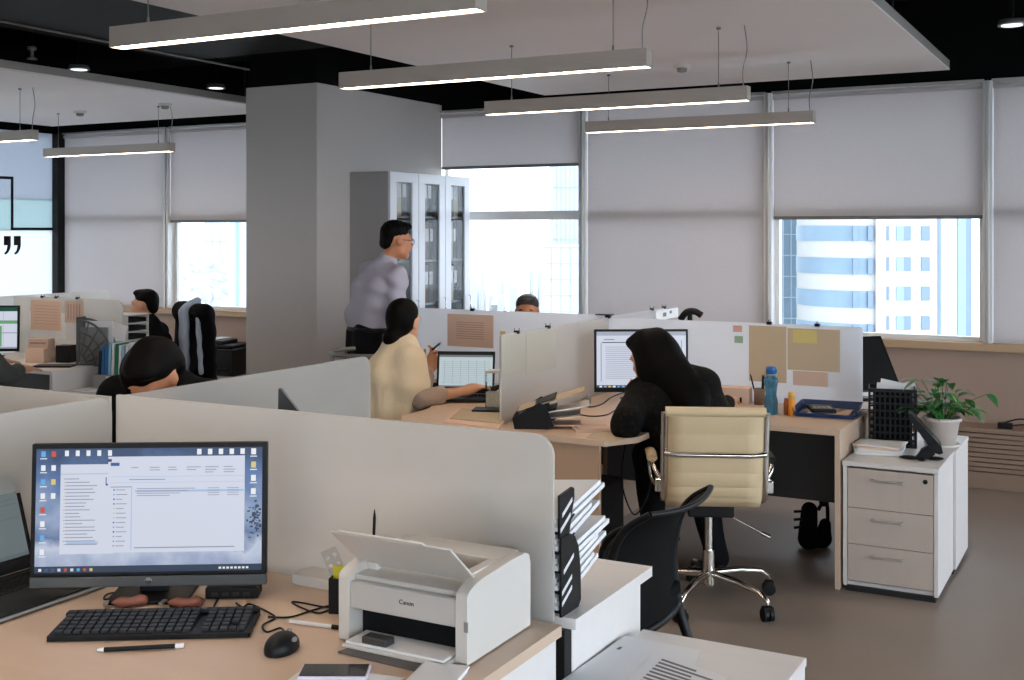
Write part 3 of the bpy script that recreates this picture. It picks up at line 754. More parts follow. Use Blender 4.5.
# foreground places
desk('desk', 'maple foreground desk carrying the big monitor, keyboard and printer', (-1.9, 2.0),
     [(-2.655, .5), (-2.0, .5), (-2.0, 1.35)] + lcurve(-1.75, 1.35, .25, 180, 90)[1:-1] + [(-1.7, 1.6), (-1.178, 1.6), (-1.178, 2.425), (-2.655, 2.425)],
     [('leg_panel', 'desk_white', (-1.212, -1.186, 1.64, 2.41, 0, .714)), ('leg_panel', 'desk_white', (-2.64, -2.05, .54, .565, 0, .714)), ('modesty_panel', 'modesty', (-2.6, -1.25, 2.37, 2.388, .25, .714))])
dT1 = desk('desk', 'white desk behind the foreground partition, black file sorter on it', (-1.9, 2.9),
     [(-2.655, 2.475), (-1.165, 2.475), (-1.165, 2.966), (-1.8, 2.966)] + lcurve(-1.8, 3.216, .25, -90, -180)[1:-1] + [(-2.05, 3.25), (-2.05, 3.62), (-2.655, 3.62)],
     [('leg_panel', 'desk_white', (-1.216, -1.19, 2.505, 2.94, 0, .714)), ('leg_panel', 'desk_white', (-2.64, -2.1, 3.56, 3.585, 0, .714)),
      ('steel_post', 'black', (-1.222, -1.19, 2.462, 2.503, 0, .712)), ('modesty_panel', 'modesty', (-2.6, -1.224, 2.52, 2.538, .25, .714))], 'desk_white')
# behind partition at left (leaning woman)
desk('desk', 'maple desk of the woman with her head bowed, hidden behind the left partition', (-3.4, 2.9),
     [(-4.15, 2.475), (-2.74, 2.475), (-2.74, 3.0), (-4.15, 3.0)], [('leg_panel', 'desk', (-4.13, -4.105, 2.5, 2.98, 0, .714)), ('leg_panel', 'desk', (-2.766, -2.742, 2.5, 2.98, 0, .714))])
# left back cluster
desk('desk', 'white-edged desk at left with the green spreadsheet monitor', (-7.0, 5.6), [(-7.54, 5.23), (-6.275, 5.23), (-6.275, 5.925), (-7.54, 5.925)],
     [('leg_panel', 'desk_white', (-6.312, -6.285, 5.245, 5.91, 0, .714)), ('modesty_panel', 'modesty', (-7.5, -6.312, 5.33, 5.345, .1, .714)), ('leg_panel', 'desk_white', (-7.53, -7.505, 5.245, 5.91, 0, .714))], 'desk_white')
desk('desk', 'white desk of the man in profile by the windows', (-7.0, 6.3), [(-7.54, 5.955), (-6.275, 5.955), (-6.275, 6.36), (-7.54, 6.36)],
     [('leg_panel', 'desk_white', (-6.312, -6.285, 5.97, 6.34, 0, .714)), ('leg_panel', 'desk_white', (-7.53, -7.505, 5.97, 6.34, 0, .714))], 'desk_white')
# ------------------------------------------------------------------ partitions
def rounded(u0, u1, z0, z1, r, left=False, right=True):
    p = [(u0, z0), (u1, z0)]
    p += arc(u1 - r, z1 - r, r, 0, 90, 8) if right else [(u1, z1)]
    p += arc(u0 + r, z1 - r, r, 90, 180, 8) if left else [(u0, z1)]
    return p
def partition(label, axis, c, u0, u1, z0, z1, r, m='frost', left=False, right=True, clamps=(), th=.010):
    """glass leaf standing on the line axis=c from u0 to u1"""
    mid = (u0 + u1) / 2
    loc = (mid, c, z0) if axis == 'y' else (c, mid, z0)
    t = thing('desk_partition', label, 'partition', loc, 0, 'glass desk partitions')
    pr = rounded(u0 - mid, u1 - mid, 0, z1 - z0, r, left, right)
    T = Matrix(((1, 0, 0, 0), (0, 0, -1, th / 2), (0, 1, 0, 0), (0, 0, 0, 1)))
    if axis == 'x': T = Matrix.Rotation(R(90), 4, 'Z') @ T
    g = MB(); g.prism(pr, 0, th, 0, T); g.build('glass_leaf', m, t, .0015)
    for u in clamps:
        k = MB(); q = (u - mid, 0) if axis == 'y' else (0, u - mid)
        d = (.05, .026, .05) if axis == 'y' else (.026, .05, .05)
        k.boxc((q[0], q[1], DZ - z0 + .014), d); k.build('clamp', 'alu', t, .003)
    return t
ZP = 1.168
partition('frosted partition behind the foreground printer, rounded right corner', 'y', 2.45, -2.655, -1.212, .40, 1.176, .05, 'frost', clamps=())
partition('frosted partition running back from the foreground corner towards the standing man', 'x', -2.67, 2.462, 3.75, .60, ZP, .05, 'frost2')
partition('frosted partition coming towards the camera at the left edge of the picture', 'x', -2.67, .45, 2.438, .60, 1.172, .05, 'frost')
partition('frosted partition at the far left in front of the woman with her head bowed', 'y', 2.45, -4.15, -2.685, .60, ZP, .05, 'frost', True, False)
pd = partition('frosted partition between the laptop desk and the black-haired woman, papers clipped on it', 'x', -2.667, 4.815, 6.09, DZ, 1.165, .012, 'frost', True, False)
pr1 = partition('white partition behind the black monitor and blue bottle, papers clipped on it', 'y', 6.10, -2.66, -1.238, DZ, 1.165, .012, 'frost_backlit')
pl1 = partition('white partition behind the open laptop, kraft sheet clipped on it', 'y', 6.10, -4.12, -2.674, DZ, 1.178, .012, 'frost_backlit')
partition('white partition continuing towards the windows behind the black monitor', 'x', -2.667, 6.11, 7.02, DZ, 1.168, .012, 'frost_backlit')
pA = partition('long frosted partition at far left behind the spreadsheet monitor, tan sheets clipped on it', 'x', -7.56, 4.5, 6.9, DZ, 1.168, .06, 'frost')
pB = partition('shorter white partition at far left beside the paper trays', 'y', 5.94, -7.54, -6.385, DZ, 1.168, .06, 'frost')
# joint bracket on top where the middle partitions meet
b = MB(); b.boxc((-2.69, 6.098, 1.180), (.10, .05, .006)); b.boxc((-2.667, 6.098, 1.17), (.03, .03, .02)); o = b.build('joint_bracket', 'black', None, .002)
tag(o, 'small black bracket joining the middle partitions on their top edge', 'bracket')
# ------------------------------------------------------------------ drawer pedestals
def pedestal(name, label, loc, w, d, h, front=-1, handles=True):
    t = thing(name, label, 'drawer unit', loc, 0, 'drawer pedestals')
    b = MB(); b.box(-w / 2, -w / 2 + .018, -d / 2, d / 2, .025, h - .022); b.box(w / 2 - .018, w / 2, -d / 2, d / 2, .025, h - .022)
    b.box(-w / 2 + .018, w / 2 - .018, -front * (d / 2 - .016), -front * d / 2, .025, h - .022) if front < 0 else b.box(-w / 2 + .018, w / 2 - .018, -d / 2, -d / 2 + .016, .025, h - .022)
    b.box(-w / 2 + .018, w / 2 - .018, -d / 2 + .02, d / 2 - .02, .025, .043)
    b.build('carcass', 'desk_white', t, .0015)
    b = MB(); b.box(-w / 2 - .003, w / 2 + .003, -d / 2 - .008, d / 2 + .004, h - .022, h); b.build('top_board', 'desk_white', t, .003)
    b = MB(); b.box(-w / 2 + .012, w / 2 - .012, -d / 2 + .006, d / 2 - .006, 0, .025); b.build('plinth', 'plinth', t)
    zs = [.05, .22, .388, h - .03]
    for k in range(3):
        y0, y1 = (-d / 2, -d / 2 + .018) if front < 0 else (d / 2 - .018, d / 2)
        q = MB(); q.box(-w / 2 + .021, w / 2 - .021, y0, y1, zs[k] + .0015, zs[k + 1] - .0015); dr = q.build('drawer', 'drawer', t, .001)
        if handles:
            s = -1 if front < 0 else 1; yy = s * d / 2; zh = zs[k + 1] - .045
            hd = MB(); hx = -.01
            hd.boxc((hx - .066, yy + s * .012, zh), (.008, .024, .009)); hd.boxc((hx + .066, yy + s * .012, zh), (.008, .024, .009)); hd.boxc((hx, yy + s * .027, zh), (.14, .008, .011)); hd.build('handle', 'alu', dr, .002)
            if k == 2:
                lk = MB(); lk.cyl((w / 2 - .055, yy, zh + .012), (w / 2 - .055, yy + s * .004, zh + .012), .0105, n=16); lk.build('lock', 'black', dr)
    return t
pedestal('drawer_pedestal', 'three-drawer pedestal with its front in view at right, phone and crate on top', (-.980, 5.66, 0), .418, .478, .6, -1)
pedestal('drawer_pedestal', 'drawer pedestal standing right behind the front-facing one, under the plant', (-.975, 6.14, 0), .43, .45, .6, 1)
pedestal('drawer_pedestal', 'white pedestal in the foreground covered with printed sheets', (-.936, 2.62, 0), .43, .49, .6, 1)
pedestal('drawer_pedestal', 'white pedestal at left under the row of blue and green files', (-6.055, 5.6, 0), .42, .60, .6, -1)
# ------------------------------------------------------------------ filing cabinet with glass doors
t = thing('filing_cabinet', 'tall grey filing cabinet with three narrow glass doors against the column', 'cabinet', (-4.955, 7.53, 0))
x0, x1, y0, y1, H_ = -.174, .165, -.575, .575, 2.10
b = MB(); b.box(x0, x1, y0, y0 + .02, 0, H_); b.box(x0, x1, y1 - .02, y1, 0, H_); b.box(x0, x0 + .012, y0 + .02, y1 - .02, 0, H_); b.box(x0, x1, y0 + .02, y1 - .02, H_ - .02, H_); b.box(x0, x1, y0 + .02, y1 - .02, 0, .08)
for k in (1, 2): b.box(x0 + .012, x1 - .01, y0 + k * .3833 - .009, y0 + k * .3833 + .009, .08, H_ - .02)
b.build('body', mat('cabinet_grey', rgb(156, 152, 150), .5, var=.02), t, .002)
for k in range(5):
    b = MB(); z = .42 + k * .335; b.box(x0 + .014, x1 - .02, y0 + .02, y1 - .02, z, z + .016); b.build('shelf', 'frame_grey', t)
cab_door = mat('cabinet_door_white', rgb(206, 206, 212), .4, var=.02)
for k in range(3):
    a, c = y0 + k * .3833 + .003, y0 + (k + 1) * .3833 - .003
    f_ = .085
    b = MB(); b.box(x1, x1 + .02, a, c, .005, .10); b.box(x1, x1 + .02, a, c, H_ - .075, H_ - .002); b.box(x1, x1 + .02, a, a + f_, .10, H_ - .075); b.box(x1, x1 + .02, c - f_, c, .10, H_ - .075)
    d_ = b.build('door', cab_door, t, .0015)
    g = MB(); g.box(x1 + .006, x1 + .011, a + f_ - .001, c - f_ + .001, .099, H_ - .074); g.build('pane', 'cab_glass', d_)
    hd = MB(); yy = c - .03; hd.tube([(x1 + .02, yy, 1.0), (x1 + .042, yy, 1.0), (x1 + .042, yy, 1.14), (x1 + .02, yy, 1.14)], .005, 8); hd.build('handle', 'chrome', d_)
# binders inside the cabinet
rr = random.Random(3)
bm_ = [mat('binder_black', (.02, .02, .022), .6), mat('binder_brown', rgb(120, 84, 56), .6), mat('binder_cream', rgb(206, 190, 160), .7), mat('binder_grey', rgb(110, 108, 106), .6)]
for k in range(3):
    for sh in range(1, 6):
        z = .42 + sh * .335 - .335 + .0165
        y = y0 + k * .3833 + .035
        for j in range(4):
            w_ = rr.choice((.05, .06, .07)); h_ = rr.uniform(.27, .305)
            if y + w_ > y0 + (k + 1) * .3833 - .03: break
            q = MB(); q.box(-.10, .10, 0, w_ - .004, 0, h_); q.box(.10, .1012, .008, w_ - .012, .14, .24, 1)
            o = q.build('binder', [bm_[(j * 2 + sh + k + rr.randint(0, 1)) % 4], 'paper'], None, .003, loc=(-4.955 + .03, 7.53 + y, z))
            tag(o, 'ring binder standing upright behind the glass doors of the cabinet', 'binder', 'binders in the filing cabinet')
            y += w_
# ================================================================== seating
def caster(mb, x, y, r=.028, T=None, m=0):
    mb.cyl((x - .022, y, r), (x - .004, y, r), r, n=16, m=m, T=T); mb.cyl((x + .004, y, r), (x + .022, y, r), r, n=16, m=m, T=T)
    mb.box(x - .02, x + .02, y - .02, y + .016, r + .006, r + .034, m, T)
def star_base(t, rad, zc, arm_m, cast_m, rot=0., n=5):
    for k in range(n):
        a = rot + 2 * math.pi * k / n; cx, cy = math.cos(a), math.sin(a)
        b = MB(); b.tube([(.03 * cx, .03 * cy, zc), (.16 * cx, .16 * cy, zc - .004), ((rad - .045) * cx, (rad - .045) * cy, zc - .022), (rad * cx, rad * cy, zc - .05), (rad * cx, rad * cy, .07)], [.017, .016, .013, .012, .009], 10)
        arm = b.build('base_arm', arm_m, t)
        c = MB(); T = Matrix.Translation((rad * cx, rad * cy, 0)) @ Matrix.Rotation(a + 1.1, 4, 'Z')
        caster(c, 0, 0, .029, T); c.build('caster', cast_m, arm)
# cream executive chair, local +y is where the sitter faces
def exec_chair(label, loc, rz):
    t = thing('office_chair', label, 'chair', loc, rz)
    star_base(t, .32, .135, 'chrome', 'black', R(27))
    b = MB(); b.cyl((0, 0, .085), (0, 0, .24), .027, n=18); b.cyl((0, 0, .24), (0, 0, .42), .018, n=14, m=0); b.build('gas_column', 'chrome', t)
    b = MB(); b.box(-.1, .1, -.12, .10, .41, .465); b.build('seat_mechanism', 'black', t, .008)
    b = MB(); b.tube([(.08, -.02, .40), (.19, -.05, .35), (.24, -.06, .325)], .005, 8); b.cyl((.225, -.057, .332), (.262, -.064, .316), .011, n=12); b.build('tilt_lever', 'chrome', t)
    hw = .197
    def prof(v):   # side profile of the sling: seat front -> back top (y, z)
        P = [(.25, .485), (.24, .505), (.05, .495), (-.13, .49), (-.215, .52), (-.248, .60), (-.268, .74), (-.30, .90), (-.325, .905)]
        x = v * (len(P) - 1); i = min(int(x), len(P) - 2); u = x - i
        p0, p1, p2, p3 = P[max(i - 1, 0)], P[i], P[i + 1], P[min(i + 2, len(P) - 1)]
        return tuple(.5 * (2 * p1[q] + (p2[q] - p0[q]) * u + (2 * p0[q] - 5 * p1[q] + 4 * p2[q] - p3[q]) * u * u + (3 * p1[q] - p0[q] - 3 * p2[q] + p3[q]) * u ** 3) for q in (0, 1))
    def sling(v0, v1, nrib):
        def fn(u, v):
            vv = v0 + (v1 - v0) * v
            y, z = prof(vv)
            k = .0035 * abs(math.sin(math.pi * nrib * v))
            return (-hw + 2 * hw * u, y - k, z - k * .5)
        s = MB(); s.sheet(fn, 6, 96, .022); return s
    sling(.02, .46, 5).build('seat', 'cream', t); sling(.47, .93, 7).build('backrest', 'cream', t)
    hb = MB(); hb.tube([(-hw - .012, -.312, .902), (hw + .012, -.312, .902)], .021, 14); hb.build('head_roll', 'cream', t)
    for s in (-1, 1):
        b = MB()
        pts = [prof(.02 + .845 * i / 40) for i in range(41)]
        b.tube([(s * (hw + .013), y - .006, z + .004) for y, z in pts], .012, 8, flat=1.5); b.build('side_rail', 'chrome', t)
        a = MB(); a.tube(bez([(s * (hw + .03), -.205, .60), (s * (hw + .055), -.17, .645), (s * (hw + .06), .0, .655), (s * (hw + .06), .12, .64), (s * (hw + .058), .15, .59), (s * (hw + .045), .12, .52), (s * (hw + .012), .08, .495)], 6), .011, 10)
        ar = a.build('armrest', 'chrome', t)
        p = MB(); p.tube(bez([(s * (hw + .06), -.13, .668), (s * (hw + .06), 0, .672), (s * (hw + .06), .10, .662)], 5), .014, 8, flat=1.7); p.build('arm_pad', 'black' if s > 0 else 'cream', ar)
        c = MB(); c.boxc((s * (hw + .030), -.225, .575), (.045, .05, .055)); c.build('arm_bracket', 'chrome', ar, .006)
    b = MB(); y, z = prof(.735); b.tube([(-hw - .014, y - .03, z), (-hw + .04, y - .042, z - .003), (hw - .04, y - .042, z - .003), (hw + .014, y - .03, z)], .012, 10); b.build('cross_bar', 'chrome', t)
    return t
ec = exec_chair('cream leather executive chair with chrome frame, its back to the camera', (-1.675, 4.945, 0), R(24))
# black mesh visitor chair in the foreground gap
def seatfn(u, v):
    x = -.235 + .47 * u; y = -.22 + .46 * v
    return (x, y, .44 + .012 * math.cos(u * math.pi * 2) * 0 - .03 * max(0, (v - .8) / .2) ** 2 - .018 * math.sin(math.pi * u))
t = thing('visitor_chair', 'black mesh-backed chair with swept top rail behind the white desk', 'chair', (-1.585, 3.48, 0), R(85))
b = MB(); b.sheet(seatfn, 16, 16, .045); b.build('seat', 'black_cloth', t, .01)
def backc(v):
    P = [(-.205, .40), (-.19, .50), (-.19, .60), (-.215, .70), (-.26, .765), (-.33, .812)]
    x = v * (len(P) - 1); i = min(int(x), len(P) - 2); u = x - i
    p0, p1, p2, p3 = P[max(i - 1, 0)], P[i], P[i + 1], P[min(i + 2, len(P) - 1)]
    return tuple(.5 * (2 * p1[q] + (p2[q] - p0[q]) * u + (2 * p0[q] - 5 * p1[q] + 4 * p2[q] - p3[q]) * u * u + (3 * p1[q] - p0[q] - 3 * p2[q] + p3[q]) * u ** 3) for q in (0, 1))
def hwid(v): return .235 - .01 * v
def mesh_fn(u, v):
    y, z = backc(v); w_ = hwid(v); k = 1 - (2 * u - 1) ** 2
    return ((u - .5) * 2 * w_, y - .035 * k, z - .012 * k * v)
b = MB(); b.sheet(mesh_fn, 14, 24, .004); b.build('backrest_mesh', 'mesh_black', t)
fr = MB()
for s in (-1, 1):
    fr.tube([(s * hwid(i / 24), *backc(i / 24)) for i in range(25)][::-1] + bez([(s * .235, -.215, .36), (s * .24, -.25, .26), (s * .245, -.29, .12), (s * .245, -.27, .04), (s * .245, -.2, .016), (s * .245, .22, .016)], 6), [.010 + .0065 * min(1, i / 14) for i in range(25 + 31)], 10)
fr.tube([mesh_fn(i / 14, 1) for i in range(15)], .009, 10); fr.tube([mesh_fn(i / 14, 0) for i in range(15)], .014, 10)
fr.tube([(-.245, .22, .016), (.245, .22, .016)], .0135, 8)
fr.build('back_frame', 'black', t)
for s in (-1, 1):
    b = MB(); b.tube([(s * .20, .10, .43), (s * .235, .16, .2), (s * .245, .22, .02)], .012, 8); b.build('leg', 'black', t)
    b = MB(); b.tube(bez([(s * .225, -.20, .62), (s * .255, -.14, .625), (s * .26, .0, .62), (s * .25, .08, .56), (s * .22, .10, .44)], 5), .013, 8, flat=1.5); b.build('armrest', 'black', t)
b = MB(); b.tube(bez([(-.16, -.26, .30), (0, -.31, .34), (.16, -.26, .30)], 6), .008, 8); b.build('brace', 'wire', t)
# grey tube chair beside the woman in beige
t = thing('tube_chair', 'empty chair with a curved grey tube back left of the woman in the beige knit', 'chair', (-3.955, 5.57, 0), R(-15))
gm = mat('grey_tube', rgb(128, 128, 124), .4, .3)
def ringp(z, r, a0, a1, n=16): return [(r * math.cos(R(a0 + (a1 - a0) * i / n)), r * math.sin(R(a0 + (a1 - a0) * i / n)), z) for i in range(n + 1)]
b = MB(); b.tube(ringp(.95, .235, 165, 375), .013, 8); b.tube(ringp(.74, .235, 180, 360), .010, 8)
for a in (180, 216, 252, 288, 324, 360): b.tube([(.235 * math.cos(R(a)), .235 * math.sin(R(a)), .95), (.235 * math.cos(R(a)), .24 * math.sin(R(a)), .45)], .008, 8)
b.build('back_frame', gm, t)
b = MB(); b.lathe([(0, .41), (.23, .41), (.245, .425), (.24, .445), (.2, .45), (0, .445)], 28); b.build('seat', 'black_cloth', t)
for sx, sy in ((-1, -1), (1, -1), (1, 1), (-1, 1)):
    b = MB(); b.tube([(sx * .15, sy * .15, .445), (sx * .2, sy * .2, 0)], .011, 8); b.build('leg', gm, t)
# black chair with a jacket, far left
def plain_chair(label, loc, rz, m='black_cloth', h=.98):
    t = thing('task_chair', label, 'chair', loc, rz)
    star_base(t, .28, .10, 'black', 'black', .2)
    b = MB(); b.cyl((0, 0, .08), (0, 0, .42), .022, n=14); b.build('gas_column', 'black', t)
    b = MB(); b.sheet(seatfn, 12, 12, .05); b.build('seat', m, t, .01)
    def bk(u, v):
        w_ = .2 + .03 * math.sin(math.pi * v)
        return ((u - .5) * 2 * w_, -.235 - .03 * math.sin(math.pi * v) - .05 * v + .03 * (2 * u - 1) ** 2, .50 + (h - .50) * v - .03 * (2 * u - 1) ** 4 * v)
    b = MB(); b.sheet(bk, 14, 14, .035); b.build('backrest', m, t)
    b = MB(); b.tube(bez([(0, -.1, .43), (0, -.27, .44), (0, -.29, .62)], 5), .018, 8, flat=1.6); b.build('back_spine', 'black', t)
    return t
cj = plain_chair('black chair of the man in profile, jacket and scarf hung on its back', (-6.93, 6.82, 0), R(163), h=1.0)
plain_chair('black chair under the man looking over the middle partition', (-3.78, 7.35, 0), R(180), h=.93)
plain_chair('black chair under the woman with her head bowed', (-3.10, 3.42, 0), R(170), h=.86)
plain_chair('black chair of the person at the left edge in a charcoal sleeve', (-7.12, 4.55, 0), R(-8), h=.9)
plain_chair('black chair under the woman in the beige knit', (-3.52, 5.12, 0), R(-23), h=.68)
# ================================================================== people
def hand(mb, wrist, dirv, palm_n, side, curl=.5, L=.18, thumb=1, spread=.16, w=.08):
    """palm + five bent fingers; dirv from wrist to knuckles, palm_n the way the palm looks, side towards the little finger"""
    d = Vector(dirv).normalized(); n = Vector(palm_n); n = (n - d * n.dot(d)).normalized(); s = Vector(side); s = (s - d * s.dot(d) - n * s.dot(n)).normalized()
    w0 = Vector(wrist); pl = L * .5
    P = [('c', tuple(w0), tuple(w0 + d * pl * .5 - s * .012), .021, .023), ('c', tuple(w0 + d * pl * .3 - s * .022), tuple(w0 + d * pl - s * .028), .016, .013),
         ('c', tuple(w0 + d * pl * .3), tuple(w0 + d * pl), .017, .0135), ('c', tuple(w0 + d * pl * .3 + s * .02), tuple(w0 + d * pl * .93 + s * .027), .016, .0125)]
    lens = (.42, .47, .44, .35)
    for k in range(4):
        off = (-.029 + .0193 * k)
        a = w0 + d * pl * (1 - .05 * (k == 3)) + s * off
        dd = (d + s * spread * (k - 1.5) * .5).normalized(); pts = [a]; cur = curl * (.85 + .1 * k)
        for j, f_ in enumerate((.45, .32, .23)):
            ang = cur * (.5 + .45 * j)
            q = (dd * math.cos(ang) + n * math.sin(ang)).normalized()
            pts.append(pts[-1] + q * L * lens[k] * f_)
        mb.tube(bez(pts, 3), [.0088 - .0004 * i for i in range(len(bez(pts, 3)))], 8)
        mb.sph(pts[-1], .0066, 0, 8, 6)
    tb = w0 + d * pl * .32 - s * .026 * thumb
    pts = [tb, tb + (d * .55 - s * .6 + n * .35).normalized() * .034, tb + (d * .55 - s * .6 + n * .35).normalized() * .034 + (d * .85 - s * .2 + n * .45).normalized() * .028,
           tb + (d * .55 - s * .6 + n * .35).normalized() * .034 + (d * .85 - s * .2 + n * .45).normalized() * .028 + (d * .9 + n * .35).normalized() * .022]
    mb.tube(pts, [.0115, .0105, .0095, .007], 8); mb.sph(pts[-1], .0072, 0, 8, 6)
    return P
def basis(f, up):
    """columns right, forward, up of a head or trunk"""
    f = Vector(f).normalized(); u = Vector(up); u = (u - f * u.dot(f)).normalized(); r = f.cross(u)
    return r, f, u
def head_prims(c, f, up=(0, 0, 1), s=1.):
    """skull, jaw, nose, lips, brow and ears around the head centre c looking along f"""
    r, f, u = basis(f, up); c = Vector(c)
    A = [list(r), list(f), list(u)]; A = np.array(A).T
    g = lambda x, y, z: tuple(c + r * x * s + f * y * s + u * z * s)
    P = [('e', g(0, -.012, .03), (.076 * s, .094 * s, .09 * s), A), ('e', g(0, .03, -.03), (.062 * s, .066 * s, .085 * s), A),
         ('c', g(-.034, .03, -.075), g(0, .075, -.098), .024 * s, .02 * s), ('c', g(.034, .03, -.075), g(0, .075, -.098), .024 * s, .02 * s),
         ('c', g(0, .094, .012), g(0, .116, -.022), .008 * s, .0125 * s), ('c', g(-.012, .1, -.027), g(.012, .1, -.027), .009 * s, .009 * s),
         ('c', g(-.04, .083, .022), g(-.012, .092, .022), .010 * s, .010 * s), ('c', g(.04, .083, .022), g(.012, .092, .022), .010 * s, .010 * s),
         ('c', g(-.018, .09, -.056), g(.018, .09, -.056), .010 * s, .010 * s),
         ('e', g(-.03, .088, .003), (.014 * s, .008 * s, .009 * s), A, .008, 'sub'), ('e', g(.03, .088, .003), (.014 * s, .008 * s, .009 * s), A, .008, 'sub'),
         ('e', g(-.078, -.004, -.004), (.010 * s, .022 * s, .032 * s), A, .01), ('e', g(.078, -.004, -.004), (.010 * s, .022 * s, .032 * s), A, .01)]
    return P, g, A
def face_parts(person, g, org, s=1., lips='lips'):
    o = Vector(org)
    for x in (-.03, .03):
        e = MB(); c = Vector(g(x, .0815, .003)) - o
        e.sph(c, .0098 * s, 0, 12, 8); p = Vector(g(x, .0895, .003)) - o; e.sph(p, .0045 * s, 1, 8, 6); e.build('eye', ['eye_white', 'eye'], person)
        b = MB(); b.tube([Vector(g(x - .018, .090, .02)) - o, Vector(g(x, .098, .026)) - o, Vector(g(x + .018, .090, .021)) - o], [.003, .0042, .003], 6); b.build('eyebrow', 'hair', person)
    m = MB(); m.tube([Vector(g(-.02, .094, -.053)) - o, Vector(g(0, .101, -.052)) - o, Vector(g(.02, .094, -.053)) - o], [.003, .0055, .003], 6)
    m.tube([Vector(g(-.018, .093, -.060)) - o, Vector(g(0, .0995, -.062)) - o, Vector(g(.018, .093, -.060)) - o], [.003, .006, .003], 6); m.build('mouth', lips, person)
def limb(a, b, c, r): return [('c', tuple(a), tuple(b), r[0], r[1]), ('c', tuple(b), tuple(c), r[1] * .98, r[2])]
def torso(pel, wst, chest, neckb, sh_l, sh_r, headc, r=(.115, .10, .11)):
    pel, wst, chest, neckb, sh_l, sh_r, headc = map(Vector, (pel, wst, chest, neckb, sh_l, sh_r, headc))
    ax = (sh_r - sh_l).normalized() * .075
    P = []
    for q in (-1, 1):
        P += [('c', tuple(pel + ax * q), tuple(wst + ax * .7 * q), r[0], r[1]), ('c', tuple(wst + ax * .7 * q), tuple(chest + ax * .95 * q), r[1], r[2])]
    P += [('c', tuple(chest), tuple(neckb), .10, .062), ('c', tuple(neckb), tuple(sh_l), .058, .056), ('c', tuple(neckb), tuple(sh_r), .058, .056)]
    P += [('c', tuple(neckb), tuple(neckb + (headc - neckb) * .62), .054, .050)]
    return P
def infl(P, d): return [('c', p[1], p[2], p[3] + d, p[4] + d) if p[0] == 'c' else ('e', p[1], tuple(x + d for x in p[2])) + tuple(p[3:]) for p in P]
def folds(a=.006, k=26., ph=0.):
    return lambda X, Y, Z: a * np.sin(k * (Z * 1.3 + .35 * X + .25 * Y) + ph + 2.2 * np.sin(9 * X + 5 * Z) + 1.7 * np.sin(8 * Y - 6 * Z))
def shoe(person, ank, toe, org, m='black'):
    o = Vector(org); a = Vector(ank); t = Vector(toe); d = (t - a); d.z = 0; d.normalize()
    b0 = Vector((a.x, a.y, 0))
    P = [('c', tuple(b0 - d * .03 + Vector((0, 0, .045))), tuple(b0 + d * .08 + Vector((0, 0, .045))), .038, .042), ('c', tuple(b0 + d * .08 + Vector((0, 0, .04))), tuple(b0 + d * .17 + Vector((0, 0, .033))), .04, .031), ('c', tuple(b0 + Vector((0, 0, .05))), tuple(b0 + Vector((0, 0, .095))), .038, .036)]
    return skin_obj('shoe', P, .01, m, person, .02, None, None, org)
def person_root(label, body_prims, vox, skin, org, extra=None, k=.028):
    o = skin_obj('person', body_prims, vox, skin, None, k, None, extra, org)
    o.location = org
    return tag(o, label, 'person')
def V3(*a): return Vector(a)
U = Vector((CW, SW, 0)); D = Vector((-SW, CW, 0)); Zv = Vector((0, 0, 1))
# ------------------------------------------------------------------ 1 standing man in a lilac shirt
T = 7.62
f1 = (U * .84 + D * .45 - Zv * .12)
hc = P3(396, 240, T)
nb = P3(384, 268, T + .02); ch = P3(379, 290, T + .03); ws = P3(370, 322, T + .05); pe = P3(368, 345, T + .05)
rt = (U * .45 - D * .84)
shr = P3(390, 277, T) + rt * .13; shl = P3(377, 274, T) - rt * .16
org1 = (pe.x, pe.y, 0)
elr, wrr = P3(397, 311, T - .18), P3(401, 342, T - .17)
ell, wrl = shl + V3(.02, .03, -.29) , shl + V3(.10, .06, -.52)
ex = MB()
hr = hand(ex, wrr, V3(.1, .02, -1), -rt, U, .45); hl = hand(ex, wrl, V3(.15, .05, -1), rt, U, .45)
H1, g1, A1 = head_prims(hc, f1, (0.06, 0, 1))
hipr, hipl = pe + rt * .085 - Zv * .03, pe - rt * .085 - Zv * .03
kr, kl = hipr + U * .03 - Zv * .43, hipl + U * .06 - Zv * .43
ar, al = V3(kr.x - .02, kr.y, .09), V3(kl.x + .03, kl.y + .05, .09)
tor = torso(pe, ws, ch, nb, shl, shr, hc, (.098, .096, .112))
arms = limb(shr, elr, wrr, (.054, .042, .028)) + limb(shl, ell, wrl, (.054, .042, .028))
legs = limb(hipr, kr, ar, (.088, .058, .040)) + limb(hipl, kl, al, (.088, .058, .040))
pm = person_root('man in a lilac shirt and glasses standing at the filing cabinet', H1 + tor + arms + legs + hr + hl, .0085, 'skin2', org1, ex)
up_ = Zv * .175
sl = infl(torso(pe + up_, ws + Zv * .02, ch, nb, shl, shr, hc, (.100, .112, .125))[:7], .014) + infl(limb(shr, elr, elr + (wrr - elr) * .86, (.056, .047, .036)) + limb(shl, ell, ell + (wrl - ell) * .86, (.056, .047, .036)), .010)
col_ = [('c', tuple(nb + (hc - nb) * .05), tuple(nb + (hc - nb) * .22), .070, .064)]
shp = skin_obj('shirt', sl + col_, .0095, 'shirt', pm, .03, folds(.0065, 34), None, org1)
skin_obj('trousers', [('c', tuple(pe + Zv * .075 + rt * q), tuple(pe - Zv * .05 + rt * q), .120, .126) for q in (-.07, .07)] + infl(legs, .014), .011, 'jeans', pm, .04, folds(.003, 18), None, org1)
bl_ = MB(); e = [tuple(pe + Zv * .112 + (rt * math.cos(a) * .203 + (D * rt.dot(U) * -0 + rt.cross(Zv)) * math.sin(a) * .130) - V3(*org1)) for a in [i * math.pi / 14 for i in range(29)]]; bl_.tube(e, .013, 8, flat=.5); bl_.build('belt', 'black', pm)
